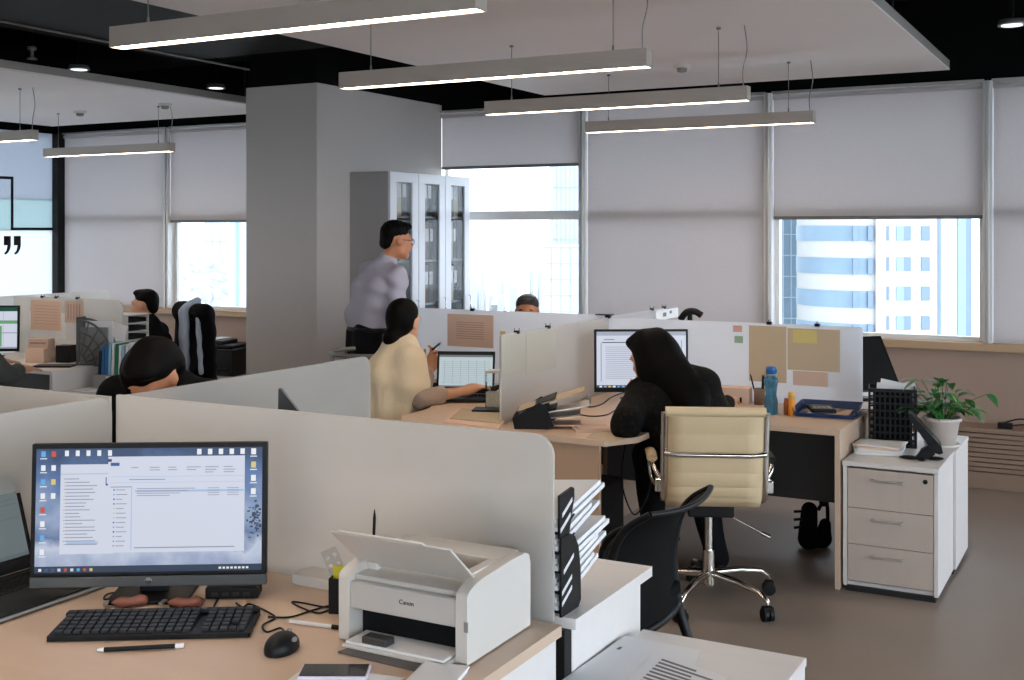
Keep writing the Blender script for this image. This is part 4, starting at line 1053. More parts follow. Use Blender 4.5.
def hairprims(g, A, s=1., fringe=True):
    return [('e', g(0, -.018, .058), (.081 * s, .094 * s, .074 * s), A), ('e', g(0, -.06, .018), (.070 * s, .052 * s, .066 * s), A), ('e', g(0, .05, .098), (.062 * s, .044 * s, .028 * s), A), ('e', g(0, -.075, -.03), (.055 * s, .03 * s, .04 * s), A)][:4 if fringe else 2]
skin_obj('hair', hairprims(g1, A1), .006, 'hair', pm, .02, lambda X, Y, Z: .0025 * np.sin(160 * X + 40 * Z) * np.sin(150 * Y), None, org1)
face_parts(pm, g1, org1)
gl = MB(); o_ = V3(*org1)
for x in (-.033, .033):
    cc = [Vector(g1(x + .024 * math.cos(a), .108, .002 + .017 * math.sin(a))) - o_ for a in [i * math.pi / 8 for i in range(17)]]; gl.tube(cc, .0022, 6)
    gl.tube([Vector(g1(x * 1.72, .106, .008)) - o_, Vector(g1(math.copysign(.08, x), .05, .010)) - o_, Vector(g1(math.copysign(.083, x), -.01, .006)) - o_], .0022, 6)
gl.tube([Vector(g1(-.01, .109, .005)) - o_, Vector(g1(.01, .109, .005)) - o_], .002, 6); gl.build('glasses', 'dark_metal', pm)
shoe(pm, ar, ar + U, org1); shoe(pm, al, al + U, org1)
# ------------------------------------------------------------------ 2 woman in a beige knit, laptop
T = 6.22
f2 = (U * .46 + D * .88 + Zv * .03)
hc = P3(404, 322, T + .06); nb = P3(402, 351, T + .04); ch = P3(398, 378, T); ws = P3(394, 414, T - .02); pe = P3(393, 437, T - .02)
shr = P3(411, 361, T - .13); shl = P3(392, 358, T + .20)
elr, wrr = P3(421, 398, T - .14), P3(466, 391, T + .02)
ell, wrl = P3(422, 386, T + .18), P3(430, 368, T + .36)
org2 = (pe.x, pe.y, 0)
ex = MB()
hr = hand(ex, wrr, P3(482, 385, T + .10) - wrr, V3(0, 0, -1), U * -.2 - D, .5, .18)
hl = hand(ex, wrl, P3(437, 350, T + .34) - wrl, -D * .6 - U * .3, U * 1., 1.15, .165)
H2, g2, A2 = head_prims(hc, f2, (.05, 0, 1))
fwd = (U * .62 + D * .5).normalized(); rt = fwd.cross(Zv)
hipr, hipl = pe + rt * .09 - Zv * .02, pe - rt * .09 - Zv * .02
kr, kl = hipr + fwd * .40 - Zv * .02, hipl + fwd * .40 - Zv * .02
ar, al = V3(kr.x, kr.y, .09) - fwd * .06, V3(kl.x, kl.y, .09) - fwd * .02
tor = torso(pe, ws, ch, nb, shl, shr, hc, (.12, .10, .105))
legs = limb(hipr, kr, ar, (.085, .058, .04)) + limb(hipl, kl, al, (.085, .058, .04))
arms = limb(shr, elr, wrr, (.050, .040, .025)) + limb(shl, ell, wrl, (.050, .040, .025))
pw = person_root('woman in a beige knit seen from behind, pen raised, sitting at the laptop', H2 + tor + arms + legs + hr + hl, .008, 'skin', org2, ex)
pon = infl(tor[:7], .02) + [('c', tuple(shr), tuple(shr + (elr - shr) * .62 - U * .02), .068, .085), ('c', tuple(shl), tuple(shl + (ell - shl) * .62), .068, .085), ('c', tuple(nb - fwd * .03), tuple(ch - fwd * .07), .09, .13), ('c', tuple(ch - fwd * .07), tuple(ws - fwd * .03), .13, .15), ('c', tuple(ws - fwd * .02), tuple(pe - Zv * .03), .15, .15), ('c', tuple(nb), tuple(nb + (hc - nb) * .22), .066, .058)]
def drape(X, Y, Z):
    ang = np.arctan2(Y - pe.y, X - pe.x)
    return .011 * np.sin(9 * ang + 7 * Z + 1.5 * np.sin(6 * Z)) * np.clip((1.02 - Z) * 3.5, 0, 1)
skin_obj('knit_top', pon, .010, 'beige_knit', pw, .05, drape, None, org2)
skin_obj('sleeve', infl([('c', tuple(shr + (elr - shr) * .5), tuple(elr), .046, .042), ('c', tuple(elr), tuple(elr + (wrr - elr) * .42), .042, .033)], .012), .008, 'grey_sleeve', pw, .03, folds(.003, 50), None, org2)
skin_obj('sleeve', infl([('c', tuple(shl + (ell - shl) * .5), tuple(ell), .046, .042), ('c', tuple(ell), tuple(ell + (wrl - ell) * .55), .042, .033)], .012), .008, 'grey_sleeve', pw, .03, folds(.003, 50), None, org2)
skin_obj('trousers', [('c', tuple(pe + Zv * .0 + rt * q), tuple(pe - Zv * .03 + rt * q), .12, .118) for q in (-.07, .07)] + infl(legs, .014), .011, 'jeans', pw, .04, None, None, org2)
skin_obj('hair', hairprims(g2, A2, 1.02, False) + [('e', g2(0, -.055, -.03), (.062, .055, .06), A2), ('e', g2(-.01, -.112, -.075), (.050, .044, .044), A2), ('e', g2(0, -.075, -.07), (.045, .04, .04), A2), ('e', g2(-.055, -.02, .01), (.024, .05, .05), A2), ('e', g2(.055, -.03, .01), (.022, .05, .05), A2)], .006, 'hair', pw, .025, None, None, org2)
face_parts(pw, g2, org2)
br = MB(); wv = (wrl - ell).normalized(); c0 = wrl - wv * .005 - V3(*org2); a_ = wv.orthogonal().normalized(); b_ = wv.cross(a_)
br.tube([c0 + a_ * .0285 * math.cos(i * math.pi / 8) + b_ * .0285 * math.sin(i * math.pi / 8) for i in range(17)], .005, 8); br.build('bracelet', 'black', pw)
shoe(pw, ar, ar + fwd, org2); shoe(pw, al, al + fwd, org2)
pen = MB(); a, b_ = P3(432.5, 349.5, T + .28), P3(441, 342.5, T + .38); pen.cyl(a, a + (b_ - a) * .8, .0055, n=10); pen.cyl(a + (b_ - a) * .8, b_, .0055, .003, n=10, m=1)
tag(pen.build('pen', ['black', 'chrome']), 'dark pen held up in the hand of the woman in the beige knit', 'pen')
# ------------------------------------------------------------------ 3 woman in black lace at the monitor
T = 5.45
f3 = (U * -.62 + D * .70 - Zv * .38)
hc = P3(651, 357, T + .06); nb = P3(672, 384, T + .01); ch = P3(685, 410, T - .05); ws = P3(698, 444, T - .16); pe = P3(704, 467, T - .20)
shl = P3(643, 393, T + .02); shr = P3(702, 387, T - .04)
ell, wrl = P3(626, 423, T - .27), P3(634, 404, T + .12)
elr, wrr = P3(719, 416, T + .02), P3(728, 402, T + .32)
org3 = (pe.x, pe.y, 0)
ex = MB()
hl = hand(ex, wrl, P3(640, 388, T + .16) - wrl, D * -1 + Zv * .2, U, .9, .165)
hr = hand(ex, wrr, P3(733, 397, T + .46) - wrr, V3(0, 0, -1), U, .5, .165)
H3, g3, A3 = head_prims(hc, f3, (.0, .0, 1))
fwd = (U * -.25 + D).normalized(); rt = fwd.cross(Zv)
hipr, hipl = pe + rt * .09, pe - rt * .09
kr, kl = hipr + fwd * .40 + rt * .03 - Zv * .02, hipl + fwd * .42 - rt * .02 - Zv * .02
ar, al = V3(kr.x, kr.y, .09) + rt * .06 - fwd * .14, V3(kl.x, kl.y, .09) - fwd * .1
tor = torso(pe, ws, ch, nb, shl, shr, hc, (.12, .105, .112))
legs = limb(hipr, kr, ar, (.085, .058, .042)) + limb(hipl, kl, al, (.085, .058, .042))
arms = limb(shl, ell, wrl, (.050, .042, .026)) + limb(shr, elr, wrr, (.050, .042, .026))
pb = person_root('woman with long black hair and black lace top leaning on the desk at the monitor', H3 + tor + arms + legs + hl + hr, .0085, 'skin', org3, ex)
top = infl(tor[:7], .014) + infl(limb(shl, ell, ell + (wrl - ell) * .75, (.058, .054, .040)) + limb(shr, elr, elr + (wrr - elr) * .8, (.056, .052, .036)), .010) + [('c', tuple(nb), tuple(ch), .095, .125), ('c', tuple(shl), tuple(ch), .06, .10), ('c', tuple(shr), tuple(ch), .06, .10), ('c', tuple(nb), tuple(nb + (hc - nb) * .3), .066, .058), ('c', tuple(P3(684, 384, T - .02)), tuple(shr), .080, .060), ('c', tuple(P3(692, 398, T - .04)), tuple(P3(698, 430, T - .14)), .11, .12), ('c', tuple(shr), tuple(P3(712, 402, T)), .06, .055), ('c', tuple(P3(680, 380, T - .02)), tuple(P3(701, 383, T - .03)), .078, .066), ('c', tuple(P3(660, 404, T - .02)), tuple(P3(690, 404, T - .04)), .09, .11), ('c', tuple(P3(650, 402, T - .06)), tuple(P3(668, 440, T - .12)), .09, .10), ('c', tuple(P3(672, 392, T)), tuple(P3(696, 392, T)), .09, .075), ('c', tuple(shl), tuple(P3(655, 420, T - .08)), .055, .10)]
skin_obj('lace_top', top, .0095, 'lace', pb, .04, folds(.004, 34), None, org3)
hs = U * .75 - D * .15
skin_obj('hair', hairprims(g3, A3, 1.06) + [('e', g3(0, -.06, -.03), (.084, .07, .10), A3), ('c', g3(.02, -.05, .0), tuple(P3(676, 380, T - .06)), .085, .085), ('c', tuple(P3(672, 372, T - .05)), tuple(P3(692, 402, T - .13)), .075, .085), ('c', tuple(P3(690, 396, T - .12)), tuple(P3(702, 430, T - .22)), .085, .05), ('e', g3(-.06, -.01, -.03), (.03, .055, .09), A3), ('c', tuple(P3(650, 372, T)), tuple(P3(655, 400, T - .08)), .05, .035)], .008, 'hair', pb, .05,
         lambda X, Y, Z: .003 * np.sin(70 * (X * .8 + Y * .5) + 14 * Z), None, org3)
face_parts(pb, g3, org3)
skin_obj('trousers', [('c', tuple(pe + rt * q), tuple(pe - Zv * .03 + rt * q), .125, .12) for q in (-.07, .07)] + infl(legs, .016), .011, 'jeans', pb, .04, folds(.003, 18), None, org3)
shoe(pb, ar, ar + fwd + rt * .3, org3); shoe(pb, al, al + fwd, org3)
# ------------------------------------------------------------------ 4 woman with her head bowed behind the left partition
T = 4.02
f4 = (-U * .30 - D * .62 - Zv * .72)
hc = P3(154, 374, T); fwd = V3(.25, -1, 0).normalized(); rt = fwd.cross(Zv)
pe = V3(hc.x - .02, hc.y + .36, .57); ws = V3(hc.x - .02, hc.y + .30, .68); ch = V3(hc.x - .02, hc.y + .17, .92); nb = V3(hc.x - .03, hc.y + .12, 1.085)
shr = nb + rt * .20 - Zv * .02 - fwd * -.03; shl = nb - rt * .17 - Zv * .03
ell, wrl = V3(shl.x + .02, 2.85, .825), V3(hc.x + .08, 2.76, .795)
elr, wrr = V3(shr.x - .03, 2.85, .825), V3(hc.x - .12, 2.76, .795)
org4 = (pe.x, pe.y, 0)
ex = MB(); hl = hand(ex, wrl, V3(-.6, -.6, 0), -Zv, U, .3, .165); hr = hand(ex, wrr, V3(.6, -.6, 0), -Zv, -U, .3, .165, -1)
H4, g4, A4 = head_prims(hc, f4, tuple(-D * .75 + Zv * .5 - U * .1), .98)
kr, kl = pe + rt * .09 + fwd * .38, pe - rt * .09 + fwd * .38
ar, al = V3(kr.x, kr.y + .05, .09), V3(kl.x, kl.y + .05, .09)
tor = torso(pe, ws, ch, nb, shl, shr, hc, (.12, .105, .11))
legs = limb(pe + rt * .09, kr, ar, (.085, .058, .042)) + limb(pe - rt * .09, kl, al, (.085, .058, .042))
arms = limb(shl, ell, wrl, (.05, .042, .026)) + limb(shr, elr, wrr, (.05, .042, .026))
p4 = person_root('dark-haired woman with her head bowed low just behind the left partitions', H4 + tor + arms + legs + hl + hr, .009, 'skin2', org4, ex)
skin_obj('black_top', infl(tor[:7], .014) + infl(limb(shl, ell, ell + (wrl - ell) * .8, (.056, .05, .036)) + limb(shr, elr, elr + (wrr - elr) * .8, (.056, .05, .036)), .01), .011, 'black_cloth', p4, .04, None, None, org4)
skin_obj('hair', hairprims(g4, A4, 1.0) + [('e', g4(.025, -.005, .025), (.074, .092, .082), A4), ('e', g4(0, -.08, -.02), (.068, .045, .08), A4), ('e', g4(.066, .03, -.01), (.026, .06, .08), A4)], .007, 'hair', p4, .03, lambda X, Y, Z: .002 * np.sin(90 * X + 30 * Z), None, org4)
face_parts(p4, g4, org4, .98)
skin_obj('trousers', [('c', tuple(pe + rt * q), tuple(pe - Zv * .03 + rt * q), .125, .12) for q in (-.07, .07)] + infl(legs, .014), .013, 'jeans', p4, .04, None, None, org4)
shoe(p4, ar, ar + fwd, org4); shoe(p4, al, al + fwd, org4)
# ------------------------------------------------------------------ simple seated helper for the three people far back
def seated(label, hc, f, fwd, skin, top, hair, armsel, lean=.06, legsm='jeans', headup=(0, 0, 1)):
    fwd = Vector(fwd).normalized(); rt = fwd.cross(Zv); hc = Vector(hc)
    nb = hc - fwd * (.02 + lean * .3) - Zv * .17; ch = nb - fwd * lean * .6 - Zv * .15; pe = V3(nb.x, nb.y, .58) - fwd * lean * 1.6; ws = (pe * .55 + ch * .45)
    shr = nb + rt * .185 - Zv * .055; shl = nb - rt * .185 - Zv * .055
    er, wr, el, wl_ = armsel(shr, shl, fwd, rt)
    org = (pe.x, pe.y, 0); ex = MB()
    hr = hand(ex, wr, fwd, -Zv, rt, .35, .17); hl = hand(ex, wl_, fwd, -Zv, -rt, .35, .17)
    Hh, g, A = head_prims(hc, f, headup)
    kr, kl = pe + rt * .1 + fwd * .40, pe - rt * .1 + fwd * .40
    ar, al = V3(kr.x, kr.y, .09), V3(kl.x, kl.y, .09)
    tor = torso(pe, ws, ch, nb, shl, shr, hc)
    arms = limb(shr, er, wr, (.052, .042, .028)) + limb(shl, el, wl_, (.052, .042, .028))
    legs = limb(pe + rt * .09, kr, ar, (.085, .058, .042)) + limb(pe - rt * .09, kl, al, (.085, .058, .042))
    p = person_root(label, Hh + tor + arms + legs + hr + hl, .010, skin, org, ex)
    skin_obj('top', infl(tor[:7], .014) + infl(limb(shr, er, er + (wr - er) * .85, (.056, .048, .036)) + limb(shl, el, el + (wl_ - el) * .85, (.056, .048, .036)), .012) + [('c', tuple(nb), tuple(nb + (hc - nb) * .35), .066, .060)], .012, top, p, .035, folds(.003, 30), None, org)
    skin_obj('hair', hairprims(g, A), .008, hair, p, .02, None, None, org)
    face_parts(p, g, org)
    skin_obj('trousers', [('c', tuple(pe + rt * q), tuple(pe - Zv * .03 + rt * q), .125, .12) for q in (-.07, .07)] + infl(legs, .014), .014, legsm, p, .04, None, None, org)
    shoe(p, ar, ar + fwd, org); shoe(p, al, al + fwd, org)
    return p
def rest(shr, shl, fwd, rt):
    return (shr + fwd * .12 - Zv * .22, V3(*(shr + fwd * .34)[:2], .785), shl + fwd * .12 - Zv * .22, V3(*(shl + fwd * .34)[:2], .785))
seated('grey-haired man with only brow and eyes showing over the middle partition', P3(527, 312.5, 8.05), -D * .98 - U * .1, (0, -1, 0), 'skin2', 'navy', 'hair_grey', rest)
seated('man in black seen in profile at left in front of the windows', P3(145, 305, 9.3), -U * .96 + D * .18, (-.85, -.35, 0), 'skin', 'black_cloth', 'hair', rest)
def deskarm(shr, shl, fwd, rt):
    return (P3(8, 376, 7.28), P3(19, 369.5, 7.42), shl + fwd * .16 - Zv * .2, V3(*(shl + fwd * .40)[:2], .79))
seated('person at the left edge of whom only a charcoal-sleeved forearm shows', P3(-42, 300, 7.25), V3(.1, 1, -.2), (.12, 1, 0), 'skin', 'grey_knit', 'hair', deskarm)
# ================================================================== things on the desks
IK = [0]
def local(t, v): return t.matrix_basis.inverted() @ Vector(v)
def flatsheet(name, label, cat, pts, m, th=.0012, group=None, lines=None, lm='ink'):
    """one sheet of paper on four world corners (a b c d), optional printed lines (u0,u1,v0,v1)"""
    a, b, c, d = map(Vector, pts); o = (a + b + c + d) / 4
    mb = MB(); mb.slab(a - o, b - o, c - o, d - o, th)
    if lines:
        n = (b - a).cross(d - a).normalized()
        for u0, u1, v0, v1 in lines:
            q = lambda u, v: (a + (b - a) * u) * (1 - v) + (d + (c - d) * u) * v - o + n * (th + .0002)
            mb.slab(q(u0, v0), q(u1, v0), q(u1, v1), q(u0, v1), .0002, 1)
    r = mb.build(name, [m, lm] if lines else m, None, 0, loc=o)
    return tag(r, label, cat, group)
def on_y(px0, px1, py0, py1, Y, skew=0):
    return [PY(px0, py1, Y), PY(px1, py1 + skew, Y), PY(px1, py0 + skew, Y), PY(px0, py0, Y)]
def sheet_y(name, label, px0, px1, z0, z1, Y, m, cat='paper', group=None, lines=None, lm='ink', th=.0012):
    a, b = PY(px0, 330, Y), PY(px1, 330, Y)
    return flatsheet(name, label, cat, [(a.x, Y, z0), (b.x, Y, z0), (b.x, Y, z1), (a.x, Y, z1)], m, th, group, lines, lm)
def zat(px, py, Y): return PY(px, py, Y).z
def clip(label, p, axis='y'):
    b = MB(); d = (.026, .022, .016) if axis == 'y' else (.022, .026, .016)
    b.boxc((0, 0, 0), d)
    for s in (-1, 1):
        b.tube([(0, s * .009, .0), (0, s * .014, .02)] if axis == 'y' else [(s * .009, 0, 0), (s * .014, 0, .02)], .0018, 6)
    tag(b.build('binder_clip', 'black', None, .002, loc=p), label, 'clip', 'black clips on the partition edges')
# ---- papers, notes and clips on the partitions
G = 'sheets clipped to the partitions'
y_ = 6.0925
sheet_y('hanging_sheet', 'tall tan sheet on the white partition just behind the blue bottle', 749, 786.5, zat(768, 382, y_), zat(768, 326, y_), y_, 'paper_tan', 'paper', G)
sheet_y('hanging_sheet', 'wide tan sheet on the white partition, at its right with a yellow slip', 787.5, 840, zat(813, 371, y_), zat(813, 329, y_), y_, 'paper_tan', 'paper', G)
sheet_y('hanging_sheet', 'pale sheet hanging below the wide tan sheet on the white partition', 793, 828, zat(811, 386, y_), zat(811, 371.5, y_), y_, 'paper_kraft', 'paper', G)
sheet_y('sticky_note', 'yellow slip stuck on the wide tan sheet', 793, 817, zat(805, 343, y_), zat(805, 330, y_), y_ - .0016, 'note_yellow', 'sticky note', None, None, 'ink', .0006)
sheet_y('sticky_note', 'pink sticky note on the white partition above the green one', 733, 742, zat(738, 332, y_), zat(738, 325.5, y_), y_, 'note_pink', 'sticky note', None, None, 'ink', .0006)
sheet_y('sticky_note', 'green sticky note on the white partition below the pink one', 734.5, 743, zat(739, 343, y_), zat(739, 336, y_), y_, 'note_green', 'sticky note', None, None, 'ink', .0006)
lines = [(.2, .8, .25 + .07 * k, .27 + .07 * k) for k in range(8)]
sheet_y('hanging_sheet', 'kraft sheet with print clipped behind the open laptop', 447.5, 493.5, zat(470, 347, y_), zat(470, 314.5, y_), y_, 'paper_kraft', 'paper', G, lines, 'ink_brown')
sheet_y('sticky_note', 'yellow sticky note beside the frosted divider near the laptop', 500, 505.5, zat(503, 337.5, y_), zat(503, 331, y_), y_, 'note_yellow', 'sticky note', None, None, 'ink', .0006)
clip('black clip on the kraft sheet behind the laptop', (PY(472, 314, y_).x, 6.1, 1.180))
clip('black clip above the tall tan sheet behind the blue bottle', (PY(769, 326, y_).x, 6.1, 1.167))
clip('black clip above the yellow slip on the white partition', (PY(817, 328, y_).x, 6.1, 1.167))
x_ = -2.6605
def sheet_x(name, label, px0, px1, py0, py1, X, m, lines=None):
    a, b = PX(px0, 350, X), PX(px1, 350, X); z1 = PX(px0, py0, X).z; z0 = PX(px0, py1, X).z
    return flatsheet(name, label, 'paper', [(X, a.y, z0), (X, b.y, z0), (X, b.y, z1), (X, a.y, z1)], m, .0012, G, lines)
sheet_x('hanging_sheet', 'greyish sheet on the divider, nearer its front edge', 501.5, 527, 335.5, 377, x_, 'paper_grey')
sheet_x('hanging_sheet', 'greyish sheet on the divider, farther from its front edge', 526, 556, 333, 375, x_ + .0018, 'paper_grey')
clip('black clip on the divider above the nearer greyish sheet', (-2.667, PX(518, 333, x_).y, 1.166), 'x')
clip('black clip on the divider above the farther greyish sheet', (-2.667, PX(549, 329, x_).y, 1.166), 'x')
a = PX(655, 313, -2.66); b_ = PX(679, 310, -2.66)
sheet_x('hanging_sheet', 'white printed sheet at the far end of the partition behind the black monitor', 656, 678, 311, 321, -2.660, 'paper', [(.3, .45, .3, .7), (.6, .7, .5, .8)])
clip('black clip on the far partition left of the printed sheet', (-2.667, PX(653, 312, -2.66).y, 1.17), 'x')
clip('black clip on the far partition above the printed sheet', (-2.667, PX(665, 310, -2.66).y, 1.17), 'x')
yb = 5.9335
sheet_y('hanging_sheet', 'peach sheet clipped at far left, larger of the two', 31, 61, zat(46, 330, yb), zat(46, 300, yb), yb, 'paper_peach', 'paper', G, [(.1, .9, .2 + .1 * k, .21 + .1 * k) for k in range(7)], 'ink_brown')
sheet_y('hanging_sheet', 'pale sheet hanging under the peach sheet at far left', 30, 66, zat(46, 338, yb), zat(46, 312, yb), yb + .0015, 'paper', 'paper', G)
sheet_y('hanging_sheet', 'brownish printed sheet clipped at far left, smaller of the two', 65, 84, zat(75, 323, yb), zat(75, 301, yb), yb, 'paper_kraft', 'paper', G, [(.15 + .15 * k, .2 + .15 * k, .15, .85) for k in range(5)], 'ink_brown')
for px, lab in ((42, 'black clip over the peach sheet, farther from the brown sheet'), (56, 'black clip over the peach sheet, nearer the brown sheet'), (77, 'black clip over the brownish sheet')):
    clip(lab, (PY(px, 300, yb).x, 5.94, 1.168))
# ---- generic monitor
def uvq(mb, W_, Hh, u0, u1, v0, v1, m, y=-.0006):
    x0, x1 = (u0 - .5) * W_, (u1 - .5) * W_; z0, z1 = v0 * Hh, v1 * Hh
    mb.add([(x0, y, z0), (x1, y, z0), (x1, y, z1), (x0, y, z1)], [(0, 1, 2, 3)], m)
def monitor(label, loc, rz, W_, Hh, zb, content, mats, chin=.0, chin_m='black', tilt=0., base_r=.11, stand=True, depth=.0):
    """screen faces local -y; zb is the height of its lower edge over the desk"""
    t = thing('monitor', label, 'monitor', loc, rz)
    Tt = Matrix.Translation((0, 0, zb)) @ Matrix.Rotation(-tilt, 4, 'X')
    h = MB(); bz = .012
    h.box(-W_ / 2 - bz, W_ / 2 + bz, .0005, .022, -.010, Hh + bz, 0, Tt); h.box(-W_ * .3, W_ * .3, .022, .045, Hh * .15, Hh * .8, 0, Tt); h.build('housing', 'black', t, .003)
    if chin:
        c = MB(); c.box(-W_ / 2 - bz, W_ / 2 + bz, -.001, .022, -chin - .0105, -.0105, 0, Tt); c.build('chin_bar', chin_m, t, .002)
    s = MB(); content(s, W_, Hh); s.v = [tuple(Tt @ Vector(v)) for v in s.v]; s.build('screen', mats, t)
    if stand:
        n = MB(); n.box(-.035, .035, .05, .07, .008, zb + Hh * .45); n.box(-.035, .035, .04, .055, zb + Hh * .25, zb + Hh * .45); n.build('stand_neck', 'black', t, .003)
        b = MB(); b.box(-base_r, base_r, -.03, .14, 0, .010); b.build('stand_base', 'black', t, .004)
    return t
# ---- foreground monitor
def desktop_ui(s, W_, Hh):
    q = lambda x0, x1, y0, y1, m, y=-.0006: uvq(s, W_, Hh, (x0 - 36) / 232., (x1 - 36) / 232., (580 - y1) / 133., (580 - y0) / 133., m, y)
    for k in range(12):           # wallpaper: deep blue above, pale mist below
        y0 = 447 + k * 10.5; q(36, 268, y0, y0 + 10.6, 13)
    r5 = random.Random(2)
    for k in range(90):
        x, y = r5.gauss(261, 4), r5.gauss(524, 9); w_ = r5.uniform(.8, 3); (q(x, min(x + w_, 267.5), y, y + r5.uniform(.8, 2.6), 2, -.0008 - k * 1e-6) if 251 < x < 266 else None)
    q(36, 268, 573.5, 580, 2, -.0009)
    for k in range(9): q(40 + 6.5 * k, 43 + 6.5 * k, 575.3, 578.4, [9, 8, 8, 5, 12, 5, 11, 12, 10][k], -.0011)
    for k in range(8): q(224 + 4 * k, 226.5 + 4 * k, 575.8, 578, 9, -.0011)
    # window behind
    q(61, 116, 464, 560, 5, -.001)
    for k in range(20): q(66, 66 + r5.uniform(14, 36), 479 + 3.7 * k, 480 + 3.7 * k, 6, -.0012)
    for k in range(20): q(64.5, 65.5, 479 + 3.7 * k, 480.2 + 3.7 * k, 10 if k % 3 else 6, -.0012)
    q(61, 116, 474, 474.5, 6, -.0012); q(68, 100, 547, 549.3, 7, -.0011)
    q(107, 111, 478, 487, 8, -.0012); q(108, 110, 478, 485, 5, -.0013)
    # window in front
    q(109.5, 250, 456, 559, 5, -.0014)
    q(109, 113, 458.5, 461.5, 2, -.0016); q(112, 121, 462.5, 466, 8, -.0016)
    for k in range(6):
        for j in range(r5.choice((1, 2, 3))): q(133 + 19 * k, 133 + 19 * k + r5.uniform(7, 15), 467.5 + 2.8 * j, 468.4 + 2.8 * j, 6, -.0016)
    q(112, 249, 477.5, 478, 7, -.0016); q(112, 249, 484, 484.4, 7, -.0016); q(131, 168, 480.4, 481.4, 6, -.0016)
    q(133.3, 134.2, 488, 556, 7, -.0016); q(112, 134, 488.2, 489.2, 6, -.0016)
    for k in range(13): q(115, 116.6, 491 + 5 * k, 492.6 + 5 * k, [8, 11, 8, 8, 10, 10, 10, 8, 6, 2, 11, 6, 6][k], -.0016); q(118, 118 + r5.uniform(6, 12), 491.4 + 5 * k, 492.3 + 5 * k, 6, -.0016)
    q(137, 249, 492.3, 494.6, 7, -.0016)
    for k in range(4): q(139, 139 + (60, 52, 44, 34)[k], 490.4 + 2.5 * k, 491.2 + 2.5 * k, 6, -.0018); q(212, 224, 490.4 + 2.5 * k, 491.1 + 2.5 * k, 6, -.0018); q(232, 244, 490.4 + 2.5 * k, 491.1 + 2.5 * k, 6, -.0018)
    q(137, 240, 553.6, 554.8, 6, -.0016)
    # icons
    for j in range(8): q(41, 45.5, 449.5 + 15 * j, 455.5 + 15 * j, [11, 9, 11, 9, 12, 9, 11, 9][j], -.0012); q(40, 47, 457 + 15 * j, 458 + 15 * j, 9, -.0012)
    for j in range(4): q(51.5, 56, 449.5 + 15 * j, 455.5 + 15 * j, [12, 9, 10, 9][j], -.0012)
    for k in range(5): q(65 + 11 * k, 69 + 11 * k, 449, 455, 9, -.0008)
    for k in range(5): q(200.5 + 11.2 * k, 205 + 11.2 * k, 448.5, 454.5, 9, -.0012)
    for j in range(4): q(256.5, 261.5, 448.5 + 14.4 * j, 455 + 14.4 * j, [9, 10, 9, 9][j], -.0012); q(255.5, 262.5, 456.5 + 14.4 * j, 457.5 + 14.4 * j, 9, -.0012)
UI = ['black', 'scr_blue', 'scr_navy', 'scr_pale', 'scr_grey', 'scr_white', 'scr_line', 'scr_sel', 'scr_tab', 'scr_icon', 'scr_icon_y', 'scr_icon_b', 'scr_icon_r', 'scr_wall']
c0 = P3(148.5, 580, 2.865)
mh = monitor('large foreground monitor showing open file windows on a blue desktop', (c0.x, c0.y, DZ), R(31.5), .556, .305, .074, desktop_ui, UI, .026, 'bezel', R(3), .10)
lg = MB(); lg.cyl((0, -.0022, .074 - .024), (0, -.0014, .074 - .024), .0095, n=20); lg.build('logo_disc', 'grey_plastic', mh)
text('logo_text', 'hp', .0155, 'black', mh, (0, -.0024, .074 - .0235), (R(90), 0, R(0)))
# ---- foreground laptop at the left edge
t = thing('laptop', 'black laptop at the left edge behind the foreground monitor', 'laptop', (-2.47, 1.92, DZ), R(90))
b = MB(); b.box(-.20, .20, -.135, .135, .004, .019); b.build('base', 'black', t, .004)
b = MB(); b.box(-.198, .198, -.1362, -.134, .006, .013); b.build('front_trim', 'grey_plastic', t)
k = MB()
for r_ in range(5):
    for c_ in range(14): k.box(-.178 + .0255 * c_, -.156 + .0255 * c_, -.005 + .022 * r_, .014 + .022 * r_, .019, .0205)
k.build('keys', 'black_soft', t)
Tl = Matrix.Translation((0, .133, .02)) @ Matrix.Rotation(R(-18), 4, 'X')
b = MB(); b.box(-.20, .20, 0, .008, 0, .262, 0, Tl); b.build('lid', 'black', t, .003)
def lapui(s, W_, Hh):
    uvq(s, W_, Hh, 0, 1, 0, 1, 1); uvq(s, W_, Hh, 0, 1, .9, 1, 2, -.0008); uvq(s, W_, Hh, 0, 1, .0, .05, 2, -.0008)
    for z in (.5, .68, .74): uvq(s, W_, Hh, .02, .98, z, z + .012, 2, -.0008)
    for i in range(9): uvq(s, W_, Hh, .1 + .09 * i, .14 + .09 * i, .92, .96, 1, -.001)
    for i in range(5): uvq(s, W_, Hh, .05 + .15 * i, .15 + .15 * i, .8, .84, 2, -.0008)
s = MB(); lapui(s, .37, .205); s.v = [tuple(Tl @ (Vector(v) + Vector((0, -.001, .035)))) for v in s.v]; s.build('screen', ['black', 'scr_dim', 'scr_dim2'], t)
